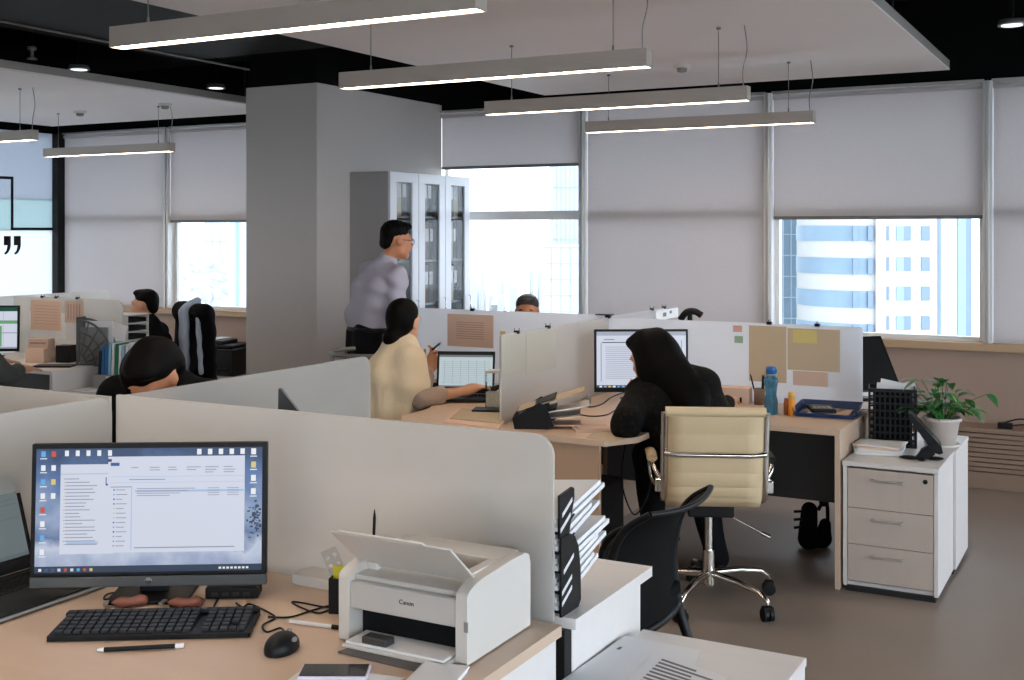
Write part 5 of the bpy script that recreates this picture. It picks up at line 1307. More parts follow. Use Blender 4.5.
# ---- keyboard, mouse, pen
kc = (PZ(48, 648, DZ) + PZ(255, 642, DZ) + PZ(260, 610, DZ) + PZ(63, 614, DZ)) / 4
t = thing('keyboard', 'black keyboard in front of the large foreground monitor', 'keyboard', (kc.x, kc.y, DZ), R(32))
b = MB(); b.prism([(-.225, -.082), (.225, -.082), (.225, .078), (-.225, .078)], 0.001, .012); b.box(-.225, .225, .05, .078, .012, .022); b.build('case', 'black', t, .004)
k = MB()
for r_ in range(6):
    for c_ in range(21):
        if c_ in (15, 19) and r_ in (1,): continue
        if c_ == 15: continue
        x = -.213 + .0204 * c_; y = -.066 + .0215 * r_
        k.box(x, x + .0168, y, y + .0165, .010, .0185 + .0018 * r_)
k.build('keycaps', mat('key_black', (.016, .016, .017), .5), t, .0012)
b = MB(); b.box(.055, .10, .062, .072, .0222, .0226); b.build('label_strip', 'grey_plastic', t)
a, b_ = PZ(97, 650, DZ + .006), PZ(184, 645.5, DZ + .006)
t = thing('pen', 'black pen lying along the front of the keyboard', 'pen', a)
m_ = MB(); v = b_ - a; m_.cyl(v * .08, v * .9, .0052, n=10); m_.build('barrel', 'black', t)
m_ = MB(); m_.cyl((0, 0, 0), v * .08, .002, .0052, n=10); m_.build('tip', 'paper', t)
m_ = MB(); m_.cyl(v * .9, v, .0056, n=10); m_.build('cap', 'paper', t)
mo = PZ(283, 650, DZ)
mcol = skin_obj('computer_mouse', [('e', (0, .0, .006), (.030, .052, .030)), ('e', (0, -.012, .012), (.028, .036, .026))], .003, 'black', None, .02)
mcol.location = (mo.x, mo.y, DZ); mcol.rotation_euler = (0, 0, R(10))
bm2 = mcol.data
for v in bm2.vertices:
    if v.co.z < .0006: v.co.z = .0006
tag(mcol, 'black computer mouse beside the keyboard', 'mouse')
b = MB(); b.cyl((-.003, .028, .032), (.003, .028, .032), .007, n=12); b.build('scroll_wheel', 'grey_plastic', mcol)
b = MB(); b.sph((.026, .0, .024), (.005, .014, .007), 0); b.build('side_button', 'grey_plastic', mcol)
def cable(label, pts, r=.0024, m='black', name='cable'):
    o = pts[0]; mb = MB(); mb.tube([p - Vector(o) for p in bez(pts, 8)], r, 6)
    return tag(mb.build(name, m, None, 0, loc=o), label, 'cable')
zc = DZ + .003
cable('black mouse cable looping from the mouse to the dock', [PZ(286, 637, zc), PZ(281, 628, zc), PZ(267, 632, zc), PZ(263, 625, zc), PZ(275, 618, zc), PZ(268, 612, zc), PZ(250, 604, zc), PZ(243, 607, zc), PZ(236, 603, zc)])
cable('black cable looping on the desk beside the pen holder', [PZ(268, 617, zc), PZ(290, 617, zc), PZ(310, 611, zc), PZ(328, 606, zc), PZ(331, 608.5, zc), PZ(318, 613, zc), PZ(300, 607, zc), PZ(292, 602, zc), PZ(303, 603, zc), PZ(325, 607, zc + .006), PZ(336, 605, zc)])
cable('black cable loop under the left part of the foreground monitor', [PZ(150, 596, zc), PZ(125, 592, zc), PZ(108, 594, zc + .004), PZ(104, 599, zc), PZ(110, 598, zc + .003), PZ(118, 590, zc), PZ(130, 587, zc)])
cable('black cable running from the dock towards the monitor foot', [PZ(219, 597, zc), PZ(214, 606, zc), PZ(212, 611, zc), PZ(188, 611, zc), PZ(170, 606, zc)])
cable('thin orange-red cable curling right of the monitor foot', [PZ(172, 606, zc), PZ(185, 602, zc + .01), PZ(198, 606, zc), PZ(204, 600, zc), PZ(196, 596, zc)], .002, 'red')
dk = PZ(234, 596, DZ)
t = thing('docking_station', 'black docking box behind the right part of the foreground monitor', 'dock', (dk.x, dk.y, DZ), R(31))
b = MB(); b.box(-.066, .066, -.03, .03, .002, .03); b.build('case', 'black', t, .004)
b = MB(); [b.box(-.05 + .026 * i, -.034 + .026 * i, -.0315, -.029, .010, .018) for i in range(4)]; b.build('ports', 'dark_metal', t)
for px, py, lab, rz_ in ((128, 606, 'red and silver wrapped packet behind the keyboard, left of the monitor foot', .7), (183, 607, 'red and silver wrapped packet behind the keyboard, right of the monitor foot', .4)):
    q = PZ(px, py, DZ)
    o = skin_obj('wrapped_snack', [('e', (0, 0, .010), (.042, .020, .010)), ('e', (.026, 0, .012), (.02, .018, .010))], .004, 'red', None, .01, lambda X, Y, Z: .002 * np.sin(120 * X + 60 * Y))
    o.location = (q.x, q.y, DZ + .001); o.rotation_euler = (0, 0, rz_); tag(o, lab, 'snack packet')
    b = MB(); b.box(-.056, -.046, -.015, .015, .008, .012); b.build('silver_end', 'alu', o)
# ---- printer
t = thing('printer', 'white laser printer with its paper lid raised on the foreground desk', 'printer', (-1.405, 2.09, DZ))
W2 = .167
prof = [(0, .004), (0, .145)] + [(.0 + .10 * (1 - math.cos(a)), .145 + .028 * math.sin(a)) for a in [R(90 * i / 8) for i in range(1, 9)]] + [(.20, .178), (.265, .178), (.283, .170), (.29, .150), (.29, .004)]
b = MB(); Tp = Matrix(((0, 0, 1, 0), (1, 0, 0, 0), (0, 1, 0, 0), (0, 0, 0, 1)))
b.prism(prof, W2 - .028, W2, 0, Tp, True); b.build('side_panel', 'white_plastic', t, .006, 3)
b = MB(); b.prism(prof, -W2, -W2 + .028, 0, Tp, True); b.build('side_panel', 'white_plastic', t, .006, 3)
b = MB(); b.box(-W2 + .028, W2 - .028, .10, .285, .004, .13); b.box(-W2 + .028, W2 - .028, .19, .285, .13, .1775); b.box(-W2 + .028, -W2 + .055, .07, .19, .13, .1765); b.box(W2 - .055, W2 - .028, .07, .19, .13, .1765); b.build('rear_body', 'white_plastic', t, .003)
b = MB(); b.box(-W2 + .055, W2 - .055, .10, .19, .131, .140); b.build('output_slot', 'black_soft', t)
b = MB(); b.box(-W2 + .028, W2 - .028, .004, .10, .078, .138); b.box(-W2 + .028, W2 - .028, .02, .10, .138, .150); b.build('front_panel', 'printer_grey', t, .004)
b = MB(); b.box(-W2 + .03, W2 - .03, .05, .10, .006, .077); b.build('tray_opening', 'black_soft', t)
text('brand_text', 'Canon', .0145, 'black', t, (.012, .0035, .112), (R(90), 0, 0))
L0, L1 = (.085, .158), (-.035, .258)
b = MB(); b.slab((-W2 + .005, L0[0], L0[1]), (W2 - .02, L0[0], L0[1]), (W2 - .018, L1[0], L1[1]), (-W2 + .004, L1[0], L1[1]), .005)
b.slab((-W2 + .02, L1[0], L1[1]), (W2 - .08, L1[0], L1[1]), (W2 - .085, L1[0] - .006, L1[1] + .006), (-W2 + .03, L1[0] - .006, L1[1] + .006), .005); b.build('paper_lid', 'white_plastic', t, .0015)
b = MB(); b.box(-W2 + .034, W2 - .032, -.035, .06, .004, .012); b.box(-W2 + .04, W2 - .04, -.03, .05, .012, .018, 1); b.build('paper_tray', ['white_plastic', 'paper'], t, .002)
b = MB(); b.box(-.085, -.02, -.028, .006, .018, .034); b.build('paper_guide', 'bezel', t, .003)
b = MB(); b.boxc((W2 - .002, -.0005, .085), (.010, .003, .022)); b.build('side_latch', 'grey_plastic', t, .001)
# around the printer
q0 = [PZ(337, 652, DZ + .001), PZ(437, 671, DZ + .001), PZ(478, 668, DZ + .001), PZ(352, 644, DZ + .001)]
q = PZ(400, 663, DZ)
flatsheet('notebook', 'dark grey notebook lying in front of the printer', 'notebook', [PZ(338, 653, DZ + .0005), PZ(432, 676, DZ + .0005), PZ(462, 667, DZ + .0005), PZ(362, 645, DZ + .0005)], mat('slate_cover', rgb(96, 92, 90), .6), .004)
ph = PZ(338, 674, DZ)
o = MB(); o.boxc((0, 0, .0015), (.22, .15, .003)); pst = tag(o.build('paper_pile', 'paper', None, 0, loc=(ph.x + .04, ph.y - .05, DZ), rot=R(10)), 'white papers under the phone at the bottom of the picture', 'papers')
t = thing('mobile_phone', 'pale mobile phone lying screen up on white papers at the bottom', 'phone', (ph.x + .0, ph.y - .012, DZ + .0032), R(-62))
b = MB(); b.box(-.036, .036, -.072, .072, 0, .009); b.build('body', mat('lilac_case', rgb(214, 206, 222), .4), t, .006, 3)
b = MB(); b.box(-.0325, .0325, -.068, .068, .0086, .0096); b.build('screen', 'scr_off', t, .0003)
q = PZ(458, 676, DZ)
o = MB(); o.boxc((0, 0, .004), (.10, .12, .008)); o.boxc((.004, .003, .010), (.098, .118, .004)); tag(o.build('paper_pile', 'paper', None, 0, loc=(q.x - .03, q.y - .04, DZ), rot=R(12)), 'small white paper pile at the printer\'s front right corner', 'papers')
a, b_ = PZ(290, 621, DZ + .006), PZ(349, 629, DZ + .006); v = b_ - a
t = thing('pen', 'clear pen with black cap lying left of the printer', 'pen', a)
m_ = MB(); m_.cyl((0, 0, 0), v * .72, .0045, n=10); m_.build('barrel', 'paper', t); m_ = MB(); m_.cyl(v * .72, v, .0056, n=10); m_.build('cap', 'black', t)
q = PZ(341, 613, DZ)
t = thing('pen_holder', 'black pen holder half hidden by the printer, yellow card inside', 'pen holder', (q.x, q.y + .02, DZ), R(20))
b = MB(); b.box(-.035, .035, -.03, -.027, 0, .085); b.box(-.035, .035, .027, .03, 0, .085); b.box(-.035, -.032, -.027, .027, 0, .085); b.box(.032, .035, -.027, .027, 0, .085); b.box(-.032, .032, -.027, .027, 0, .004); b.build('cup', 'black', t, .003)
o = MB(); o.slab((-.028, -.015, 0), (.028, -.015, 0), (.02, .006, .10), (-.034, .006, .10), .003); tag(o.build('card', 'yellow', None, 0, loc=(q.x, q.y + .02, DZ + .006), rot=R(20)), 'yellow card standing in the black pen holder', 'card')
t = thing('blister_pack', 'silver blister pack sticking up from the black pen holder', 'pill pack', (q.x - .018, q.y + .022, DZ + .075), R(20))
b = MB(); Tb = Matrix.Rotation(R(-24), 4, 'Y'); b.boxc((0, 0, .035), (.042, .002, .085), 0, 0, Tb); b.build('foil', 'alu', t)
b = MB(); [b.sph(tuple(Tb @ Vector((x, -.001, z))), (.007, .005, .007), 0, 10, 6) for x in (-.010, .010) for z in (.012, .034, .056)]; b.build('blisters', 'white_plastic', t)
q2 = PZ(373, 598, DZ)
t = thing('pen', 'dark pen standing upright behind the raised printer lid', 'pen', (-1.705, 2.405, DZ)); q2 = Vector((-1.705, 2.405, DZ))
m_ = MB(); m_.cyl((0, 0, 0), (.008, 0, .195), .004, n=8); m_.cyl((.008, 0, .195), (.0083, 0, .215), .004, .001, n=8); m_.build('barrel', 'black', t)
m_ = MB(); m_.lathe([(0, 0), (.02, 0), (.02, .008), (.006, .02), (0, .02)], 16); m_.build('foot', 'black', t)
q = PZ(325, 590, DZ)
o = MB(); o.boxc((0, 0, .014), (.17, .10, .028)); tag(o.build('white_box', 'white_plastic', None, .004, loc=(q.x - .02, q.y + .045, DZ), rot=0), 'flat white box against the frosted partition left of the printer', 'box')
# ---- white desk behind the foreground partition: file sorter and prints
sx, sy = -1.308, 2.497
t = thing('file_sorter', 'black slotted file sorter full of white papers on the white desk', 'file sorter', (sx, sy, DZ), R(90))
Ts_ = lambda y: Matrix(((1, 0, 0, 0), (0, 0, 1, y), (0, 1, 0, 0), (0, 0, 0, 1)))
low = [(-.03, 0), (.066, 0), (.080, .015), (.078, .09), (.066, .150), (.045, .178), (.02, .19), (-.03, .19)]
up = [(-.03, .186), (.02, .186), (.05, .27), (.050, .292), (.04, .298), (-.03, .29)]
for y in (-.105, .105):
    b = MB(); b.prism(low, -.003, .003, 0, Ts_(y)); b.build('side_plate', 'black', t, .0015)
    b = MB(); b.prism(up, -.003, .003, 0, Ts_(y + .004 * (1 if y < 0 else -1))); b.build('upper_plate', 'black', t, .0015)
for k in range(5):   # pale slots seen through the near plate
    z = (.040, .066, .115, .215, .250)[k]; x = (.0, .0, .01, .0, .01)[k]
    b = MB(); sl = [(x - .028, z - .014), (x + .026, z + .014), (x + .026, z + .024), (x - .028, z - .004)]
    b.prism(sl, -.0005, .0005, 0, Ts_(-.1088 if k < 3 else -.1048)); b.build('slot', 'paper', t)
for k in range(5):
    b = MB(); z = .008 + k * .047; b.slab((-.028, -.101, z), (.06, -.101, z + .03), (.06, .101, z + .03), (-.028, .101, z), .003); b.build('shelf', 'black', t)
rs = random.Random(9)
for k in range(5):
    for j in range(2):
        x0, ext = -.026, (.21, .26, .28, .22, .25)[k] - (.05 if k % 2 else .025) * j
        z = .014 + k * .047 + .017 * j; sl = (.30, .24, .16, .26, .20)[k]
        o = MB(); o.slab((x0, -.097 + .004 * j, z), (ext, -.097, z + (ext - x0) * sl), (ext - .05, .092, z + (ext - .05 - x0) * sl), (x0, .092, z), .012)
        tag(o.build('paper_bundle', 'paper', None, .001, loc=(sx, sy, DZ), rot=R(90)), 'bundle of white paper held in the black file sorter', 'papers', 'paper bundles in the black file sorter')
zt = .6012
def tsheet(label, pts, z, lines=None):
    return flatsheet('printed_sheet', label, 'paper', [PZ(x, y, z) for x, y in pts], 'paper', .0008, 'prints on the white pedestal', lines)
tsheet('white sheet on the foreground pedestal, lowest and least printed', [(548, 690), (680, 700), (701, 650.5), (625, 636)], zt, [(.1, .14, .75, .8)])
tsheet('printed sheet with grey text rows on the foreground pedestal, on top', [(600, 705), (690, 730), (728, 677.5), (656, 652.5)], zt + .0012, [(.14, .62 + .25 * (k % 2), .9 - .06 * k, .93 - .06 * k) for k in range(11)])
# dark wedge put in place of a laptop corner seen over the foreground partition
c = P3(279, 411, 3.42)
t = MB(); zt0 = DZ - c.z
t.prism([(-.006, zt0), (.0, .068), (.008, .066), (.075, -.02), (.14, zt0)], -.01, .01, 0, Matrix(((CW, -SW, 0, 0), (SW, CW, 0, 0), (0, 0, 1, 0), (0, 0, 0, 1))) @ Matrix(((1, 0, 0, 0), (0, 0, 1, 0), (0, 1, 0, 0), (0, 0, 0, 1))))
tag(t.build('laptop_wedge', 'dark_metal', None, .002, loc=c), 'dark triangular wedge standing in for a laptop corner, peeking over the long foreground partition', 'wedge')
# ---- place of the woman in black
def docui(s, W_, Hh):
    uvq(s, W_, Hh, 0, 1, 0, 1, 1); uvq(s, W_, Hh, 0, 1, 0, .05, 4, -.0008); uvq(s, W_, Hh, 0, 1, .93, 1, 3, -.0008); uvq(s, W_, Hh, .06, .90, .80, .815, 4, -.001)
    uvq(s, W_, Hh, .08, .2, .85, .87, 2, -.001); uvq(s, W_, Hh, .7, .88, .76, .785, 3, -.001); uvq(s, W_, Hh, .045, .055, .12, .80, 2, -.001); uvq(s, W_, Hh, .945, .955, .12, .85, 2, -.001)
    for k in range(16): uvq(s, W_, Hh, .10, .10 + .3 + .35 * ((k * 7) % 5) / 5, .72 - .037 * k, .732 - .037 * k, 3, -.001)
    for k in range(9): uvq(s, W_, Hh, .03 + .05 * k, .06 + .05 * k, .012, .04, [5, 3, 6, 5, 7, 3, 5, 6, 3][k], -.001)
UI2 = ['black', 'scr_white', 'scr_line', 'scr_grey', 'scr_navy', 'scr_icon', 'scr_icon_y', 'scr_icon_b']
c = P3(641.5, 392, 6.2)
monitor('black monitor showing a document in front of the woman in black lace', (c.x, c.y, DZ), R(30), .483, .302, .078, docui, UI2, .012, 'black', R(2), .1)
# black file rack lying at the front of the divider
q = PZ(543, 428, DZ)
t = thing('document_rack', 'black plastic document rack leaning low beside the frosted divider, folders in it', 'file rack', (q.x, q.y + .06, DZ), R(24))
# side walls fan out: body block and two cheeks
cheek = [(-.155, 0), (.0, 0), (.03, .015), (-.01, .11), (-.04, .125), (-.165, .05)]
for y in (-.095, .11):
    b = MB(); b.prism(cheek, -.003, .003, 0, Matrix(((1, 0, 0, 0), (0, 0, 1, y), (0, 1, 0, 0), (0, 0, 0, 1)))); b.build('side_plate', 'black', t, .0015)
b = MB(); b.slab((-.165, -.092, .05), (-.155, -.092, .0), (-.155, .107, .0), (-.165, .107, .05), .004); b.slab((-.155, -.092, .0), (.0, -.092, 0), (.0, .107, 0), (-.155, .107, 0), .004); b.build('rear_shell', 'black', t)
for k, (z, e_) in enumerate(((.02, .10), (.045, .13), (.07, .12))):
    b = MB(); b.slab((-.15, -.092, z), (e_ * .3, -.092, z + .02 + .028 * k), (e_ * .3, .107, z + .02 + .028 * k), (-.15, .107, z), .003); b.build('divider', 'black', t)
fold = ['paper_kraft', 'grey_plastic', 'paper', 'paper_tan']
for k, (lab, ext, zz, rise) in enumerate((('brown folder lowest in the black document rack', .15, .010, .004), ('grey folder sticking out of the black document rack', .15, .030, .035), ('white folder sticking out of the black document rack', .19, .052, .055), ('top folder rising from the black document rack', .17, .080, .095))):
    b = MB(); b.slab((-.14, -.085, zz), (ext, -.085, zz + rise), (ext, .09, zz + rise), (-.14, .09, zz), .005)
    tag(b.build('folder', fold[k], None, .001, loc=(q.x, q.y + .06, DZ), rot=R(24)), lab, 'folder', 'folders in the black document rack')
o = MB(); o.boxc((0, 0, .006), (.16, .13, .012)); o.boxc((.01, .005, .015), (.15, .12, .006)); qq = PZ(586, 432, DZ)
tag(o.build('magazine_pile', 'paper_kraft', None, .001, loc=(qq.x, qq.y + .05, DZ), rot=R(36)), 'small pile of reddish booklets at the mouth of the black document rack', 'booklets')
qq = PZ(618, 441, DZ); flatsheet('paper_sheet', 'loose tan sheet under the elbow of the woman in black', 'paper', [PZ(585, 438, DZ + .0006), PZ(617, 443, DZ + .0006), PZ(632, 432, DZ + .0006), PZ(600, 428, DZ + .0006)], 'paper_tan', .0008, None)
cable('black cable bending across the desk left of the black monitor', [PZ(575, 404, zc), PZ(590, 407, zc), PZ(602, 404, zc), PZ(612, 397, zc + .012), PZ(625, 392, zc)], .004)
cable('black cable lying left of the elbow of the woman in black', [PZ(570, 412, zc), PZ(588, 416, zc), PZ(606, 415, zc), PZ(617, 409, zc), PZ(624, 405, zc)], .0035)
q = PZ(589, 403, DZ); o = MB(); o.boxc((0, 0, .022), (.018, .05, .044)); tag(o.build('charger_plug', 'grey_plastic', None, .003, loc=(q.x, q.y, DZ), rot=R(30)), 'grey charger block on the desk near the divider', 'charger')
# blue bottle, cup, tape stick, tray
q = PZ(771, 414, DZ)
t = thing('water_bottle', 'translucent blue water bottle with dark blue cap on the maple desk', 'bottle', (q.x, q.y, DZ))
b = MB(); b.lathe([(0, 0), (.030, 0), (.034, .006), (.034, .06), (.027, .10), (.031, .14), (.036, .165), (.034, .18), (.022, .190), (.022, .198)], 28); b.build('bottle_body', 'water', t)
b = MB(); b.lathe([(0, .24), (.022, .24), (.026, .232), (.026, .198), (.0, .198)], 24); b.boxc((.02, 0, .218), (.02, .014, .02)); b.build('cap', 'bottle_cap', t)
b = MB(); b.lathe([(.0245, .196), (.0275, .196), (.0275, .203), (.0245, .203)], 24); b.build('neck_ring', 'grey_plastic', t)
q = PZ(757, 405, DZ)
t = thing('pen_cup', 'small brown pen cup behind the blue bottle', 'pen cup', (q.x + .005, q.y + .03, DZ))
b = MB(); b.lathe([(0, 0), (.028, 0), (.030, .085), (.027, .085), (.025, .005), (0, .005)], 22); b.build('cup', mat('brown_cup', rgb(120, 96, 78), .5), t)
for k, (dx, dy, lean, lab) in enumerate(((-.012, .0, -.035, 'black pen leaning left in the brown pen cup'), (.008, .01, .006, 'black pen upright in the brown pen cup'), (.014, -.008, .012, 'dark marker at the bottle side of the brown pen cup'))):
    o = MB(); o.cyl((0, 0, 0), (lean, .0, .14), .0045 if k < 2 else .007, n=8); o.cyl((lean, 0, .14), (lean * 1.1, 0, .152), .004, .002, n=8)
    tag(o.build('pen', 'black', None, 0, loc=(q.x + .005 + dx, q.y + .03 + dy, DZ + .006)), lab, 'pen', 'pens in the brown pen cup')
q = PZ(791, 416, DZ)
t = thing('glue_stick', 'orange glue stick standing between the bottle and the blue tray', 'glue stick', (q.x, q.y + .01, DZ)); b = MB(); b.lathe([(0, 0), (.017, 0), (.017, .075), (.015, .085)], 20); b.build('tube', 'orange', t); b = MB(); b.lathe([(.015, .085), (.0165, .085), (.0165, .115), (.014, .118), (0, .118)], 20); b.build('cap', mat('amber_cap', rgb(222, 168, 80), .4), t)
o = MB(); o.lathe([(0, 0), (.013, 0), (.013, .06), (.010, .072), (.010, .082), (0, .082)], 16); tag(o.build('small_bottle', mat('amber_dark', rgb(170, 90, 40), .4), None, 0, loc=(q.x - .032, q.y + .03, DZ)), 'small dark amber bottle touching the orange glue stick', 'bottle')
q = PZ(731, 404, DZ)
o = MB(); o.boxc((0, 0, .04), (.16, .09, .08)); o.boxc((0, 0, .082), (.162, .092, .004), 1); o.boxc((-.02, -.046, .02), (.012, .003, .03), 2); o.boxc((.035, -.046, .02), (.012, .003, .03), 2)
tag(o.build('cardboard_box', ['paper_kraft', 'paper_peach', 'black_soft'], None, .002, loc=(q.x + .005, q.y + .07, DZ), rot=R(6)), 'pinkish cardboard box just above the back of the cream chair', 'box')
tp = [PZ(794, 418, DZ), PZ(849, 426, DZ), PZ(863, 412, DZ), PZ(811, 405, DZ)]
tc_ = sum(tp, Vector()) / 4; ang = math.atan2(tp[1].y - tp[0].y, tp[1].x - tp[0].x)
lx, ly = .138, .15
t = thing('letter_tray', 'blue plastic letter tray on the corner of the maple desk', 'tray', (tc_.x - .012, tc_.y + .035, DZ), R(6))
b = MB(); b.box(-lx, lx, -ly, ly, .002, .006); b.build('tray_floor', 'blue', t)
b = MB(); h = .046
b.slab((-lx, -ly, .006), (lx, -ly, .006), (lx + .012, -ly - .008, .022), (-lx - .012, -ly - .008, .022), .003)
b.slab((lx, ly, .006), (-lx, ly, .006), (-lx - .012, ly + .01, h), (lx + .012, ly + .01, h), .003)
b.slab((lx, -ly, .006), (lx, ly, .006), (lx + .014, ly + .01, h), (lx + .014, -ly - .008, h), .003)
b.slab((-lx, ly, .006), (-lx, -ly, .006), (-lx - .014, -ly - .008, h), (-lx - .014, ly + .01, h), .003); b.build('tray_rim', 'blue', t)
tl = Vector(t.location)
for k, (lab, m_, z, dx, dy, w_, d_, a_) in enumerate((('white papers at the bottom of the blue tray', 'paper', .0065, .01, 0, .2, .2, .05), ('tan envelope in the blue tray under the calculator', 'paper_tan', .0125, -.02, .01, .17, .15, -.1), ('pinkish papers at the right side of the blue tray', 'paper_peach', .0125, .085, -.01, .06, .17, .08))):
    o = MB(); o.boxc((0, 0, .0025), (w_, d_, .005)); tag(o.build('papers', m_, None, 0, loc=tl + V3(dx, dy, z), rot=a_), lab, 'papers')
t = thing('calculator', 'black desk calculator lying in the blue tray', 'calculator', tl + V3(-.03, -.02, .0185), R(22))
b = MB(); b.box(-.062, .062, -.085, .085, 0, .018); b.build('case', 'black', t, .004)
b = MB(); [b.box(-.046 + .0235 * i, -.028 + .0235 * i, -.066 + .02 * j, -.052 + .02 * j, .018, .021) for i in range(4) for j in range(4)]; b.build('keys', 'grey_plastic', t, .001)
b = MB(); b.box(-.045, .045, .032, .06, .018, .0195); b.build('display', 'dark_metal', t)
# crate, papers, phone stand, plant on the pedestals
t = thing('plastic_crate', 'black slotted plastic crate full of papers on the pedestals at right', 'crate', (-1.062, 5.94, .6), R(12))
cw, cdp, chh = .108, .085, .285
def grid_wall(mb, T, w_, h_, nx, nz):
    for i in range(nx + 1): x = -w_ + 2 * w_ * i / nx; mb.boxc((x, 0, h_ / 2), (.0085, .004, h_), 0, 0, T)
    for j in range(nz + 1): z = h_ * j / nz; mb.boxc((0, 0, min(max(z, .006), h_ - .006)), (2 * w_, .0045, .016 if j in (0, nz) else .0085), 0, 0, T)
for nm, T_, w_ in (('front_wall', Matrix.Translation((0, -cdp, 0)), cw), ('rear_wall', Matrix.Translation((0, cdp, 0)), cw), ('side_wall', Matrix.Translation((cw, 0, 0)) @ Matrix.Rotation(R(90), 4, 'Z'), cdp), ('side_wall', Matrix.Translation((-cw, 0, 0)) @ Matrix.Rotation(R(90), 4, 'Z'), cdp)):
    b = MB(); grid_wall(b, T_, w_, chh, 9 if w_ == cw else 7, 8); b.build(nm, 'black', t)
b = MB(); b.box(-cw, cw, -cdp, cdp, .002, .007); b.build('crate_floor', 'black', t)
Tc = Matrix.Translation((-1.062, 5.94, .608)) @ Matrix.Rotation(R(12), 4, 'Z')
for k, (y, lean, hh, m_, lab) in enumerate(((-.06, .01, .27, 'black_cloth', 'dark folder nearest the front inside the black crate'), (-.03, .02, .30, 'paper', 'white papers sticking out over the front of the black crate'), (.01, .03, .315, 'paper', 'tall white papers in the middle of the black crate'), (.05, .02, .30, 'paper', 'white papers at the back of the black crate'))):
    y *= .8; w_ = .092; o = MB(); o.slab((-w_, y, 0), (w_, y, 0), (w_ - .01 * k, y + lean, hh - .012 * k), (-w_ + .02 * k, y + lean, hh), .012)
    tag(o.build('papers', m_, None, 0, loc=Tc.translation, rot=R(12)), lab, 'papers', 'papers standing in the black crate')
o = MB(); o.slab((0, 0, 0), (.065, .0, 0), (.085, .008, .31), (.012, .008, .285), .006); tag(o.build('folder', 'paper', None, 0, loc=Tc @ V3(.03, .062, 0), rot=R(14)), 'white folder poking out at the right rear corner of the black crate', 'folder')
ps = (PZ(848, 455, .6) + PZ(896, 457, .6)) / 2
rp = random.Random(4)
for k, (lab, m_, th, dw) in enumerate((('pinkish paper ream at the bottom of the pile on the front pedestal', 'paper', .013, 0), ('second ream from the bottom of the pile on the front pedestal', 'paper', .014, .004), ('third ream of the pile on the front pedestal', 'paper_peach', .008, -.004), ('curling white sheets on top of the pile on the front pedestal', 'paper', .006, .006))):
    z0 = .601 + [0, .0135, .028, .0365][k]
    o = MB(); o.sheet(lambda u, v: ((u - .5) * (.215 + dw), (v - .5) * .20, .0012 * math.sin(5 * u + 3 * v) * (k == 3) + (.002 * (1 - v) ** 2 if k == 3 else 0)), 8, 6, th)
    tag(o.build('paper_ream', m_, None, 0, loc=(ps.x + .012 + .004 * (k % 2), ps.y + .115, z0), rot=R(8 - 3 * k)), lab, 'papers', 'pile of reams on the front pedestal')
q = PZ(921, 460, .6)
t = thing('phone_stand', 'black desk phone on a slanted stand, edge-on, at the front right of the pedestal', 'desk phone', (q.x, q.y + .01, .6), R(10))
b = MB(); b.sph((-.045, 0, .008), (.055, .028, .008), 0, 20, 8); b.sph((.055, .012, .008), (.045, .026, .008), 0, 20, 8); b.sph((0, -.03, .008), (.02, .035, .008), 0, 14, 8); b.build('feet', 'black', t)
b = MB(); b.prism([(-.03, .005), (.02, .004), (.06, .03), (.03, .065), (.0, .05), (-.012, .03)], -.02, .02, 0, Matrix(((1, 0, 0, 0), (0, 0, 1, 0), (0, 1, 0, 0), (0, 0, 0, 1)))); b.build('bracket', 'black', t, .003)
b = MB(); P0 = [(-.055, .215), (-.045, .218), (.085, .075), (.093, .045), (.078, .038), (.05, .045), (-.04, .175), (-.057, .205)]
b.prism(P0, -.075, .075, 0, Matrix(((1, 0, 0, 0), (0, 0, 1, .02), (0, 1, 0, 0), (0, 0, 0, 1)))); b.build('phone_body', 'black', t, .005, 3)
b = MB(); b.slab((-.046, -.04, .218), (-.046, .06, .218), (.078, .06, .083), (.078, -.04, .083), .004); b.build('face_plate', 'dark_metal', t)
q = PZ(942, 446, .6)
px_, py_ = -.838, 6.02
t = thing('potted_plant', 'leafy green plant in a white pot on the pedestals at right', 'potted plant', (px_, py_, .6))
b = MB(); b.lathe([(0, .003), (.078, .003), (.088, .016), (.082, .016), (.074, .008), (0, .008)], 30); b.build('saucer', 'pot', t)
b = MB(); b.lathe([(0, .008), (.062, .008), (.082, .125), (.092, .128), (.093, .143), (.085, .145), (.08, .13), (.075, .125), (0, .122)], 32); b.build('pot', 'pot', t)
b = MB(); b.lathe([(0, .124), (.06, .126), (.079, .124)], 20); b.build('soil', 'soil', t)
rl = random.Random(21)
def leaf_mb(base, dirv, L, w_, droop):
    d = Vector(dirv).normalized(); s = d.cross(Vector((0, 0, 1))); s = s.normalized() if s.length > .05 else Vector((1, 0, 0)); n = s.cross(d)
    def fn(u, v):
        x = (u - .5) * 2; wd = w_ * (math.sin(math.pi * min(v * .93 + .06, 1)) ** .8) * (1 - .25 * v)
        return Vector(base) + d * (v * L) + s * (x * wd) + n * (.18 * wd * abs(x)) - Vector((0, 0, 1)) * (droop * v * v * L)
    m = MB(); m.sheet(fn, 4, 9, .0008); return m
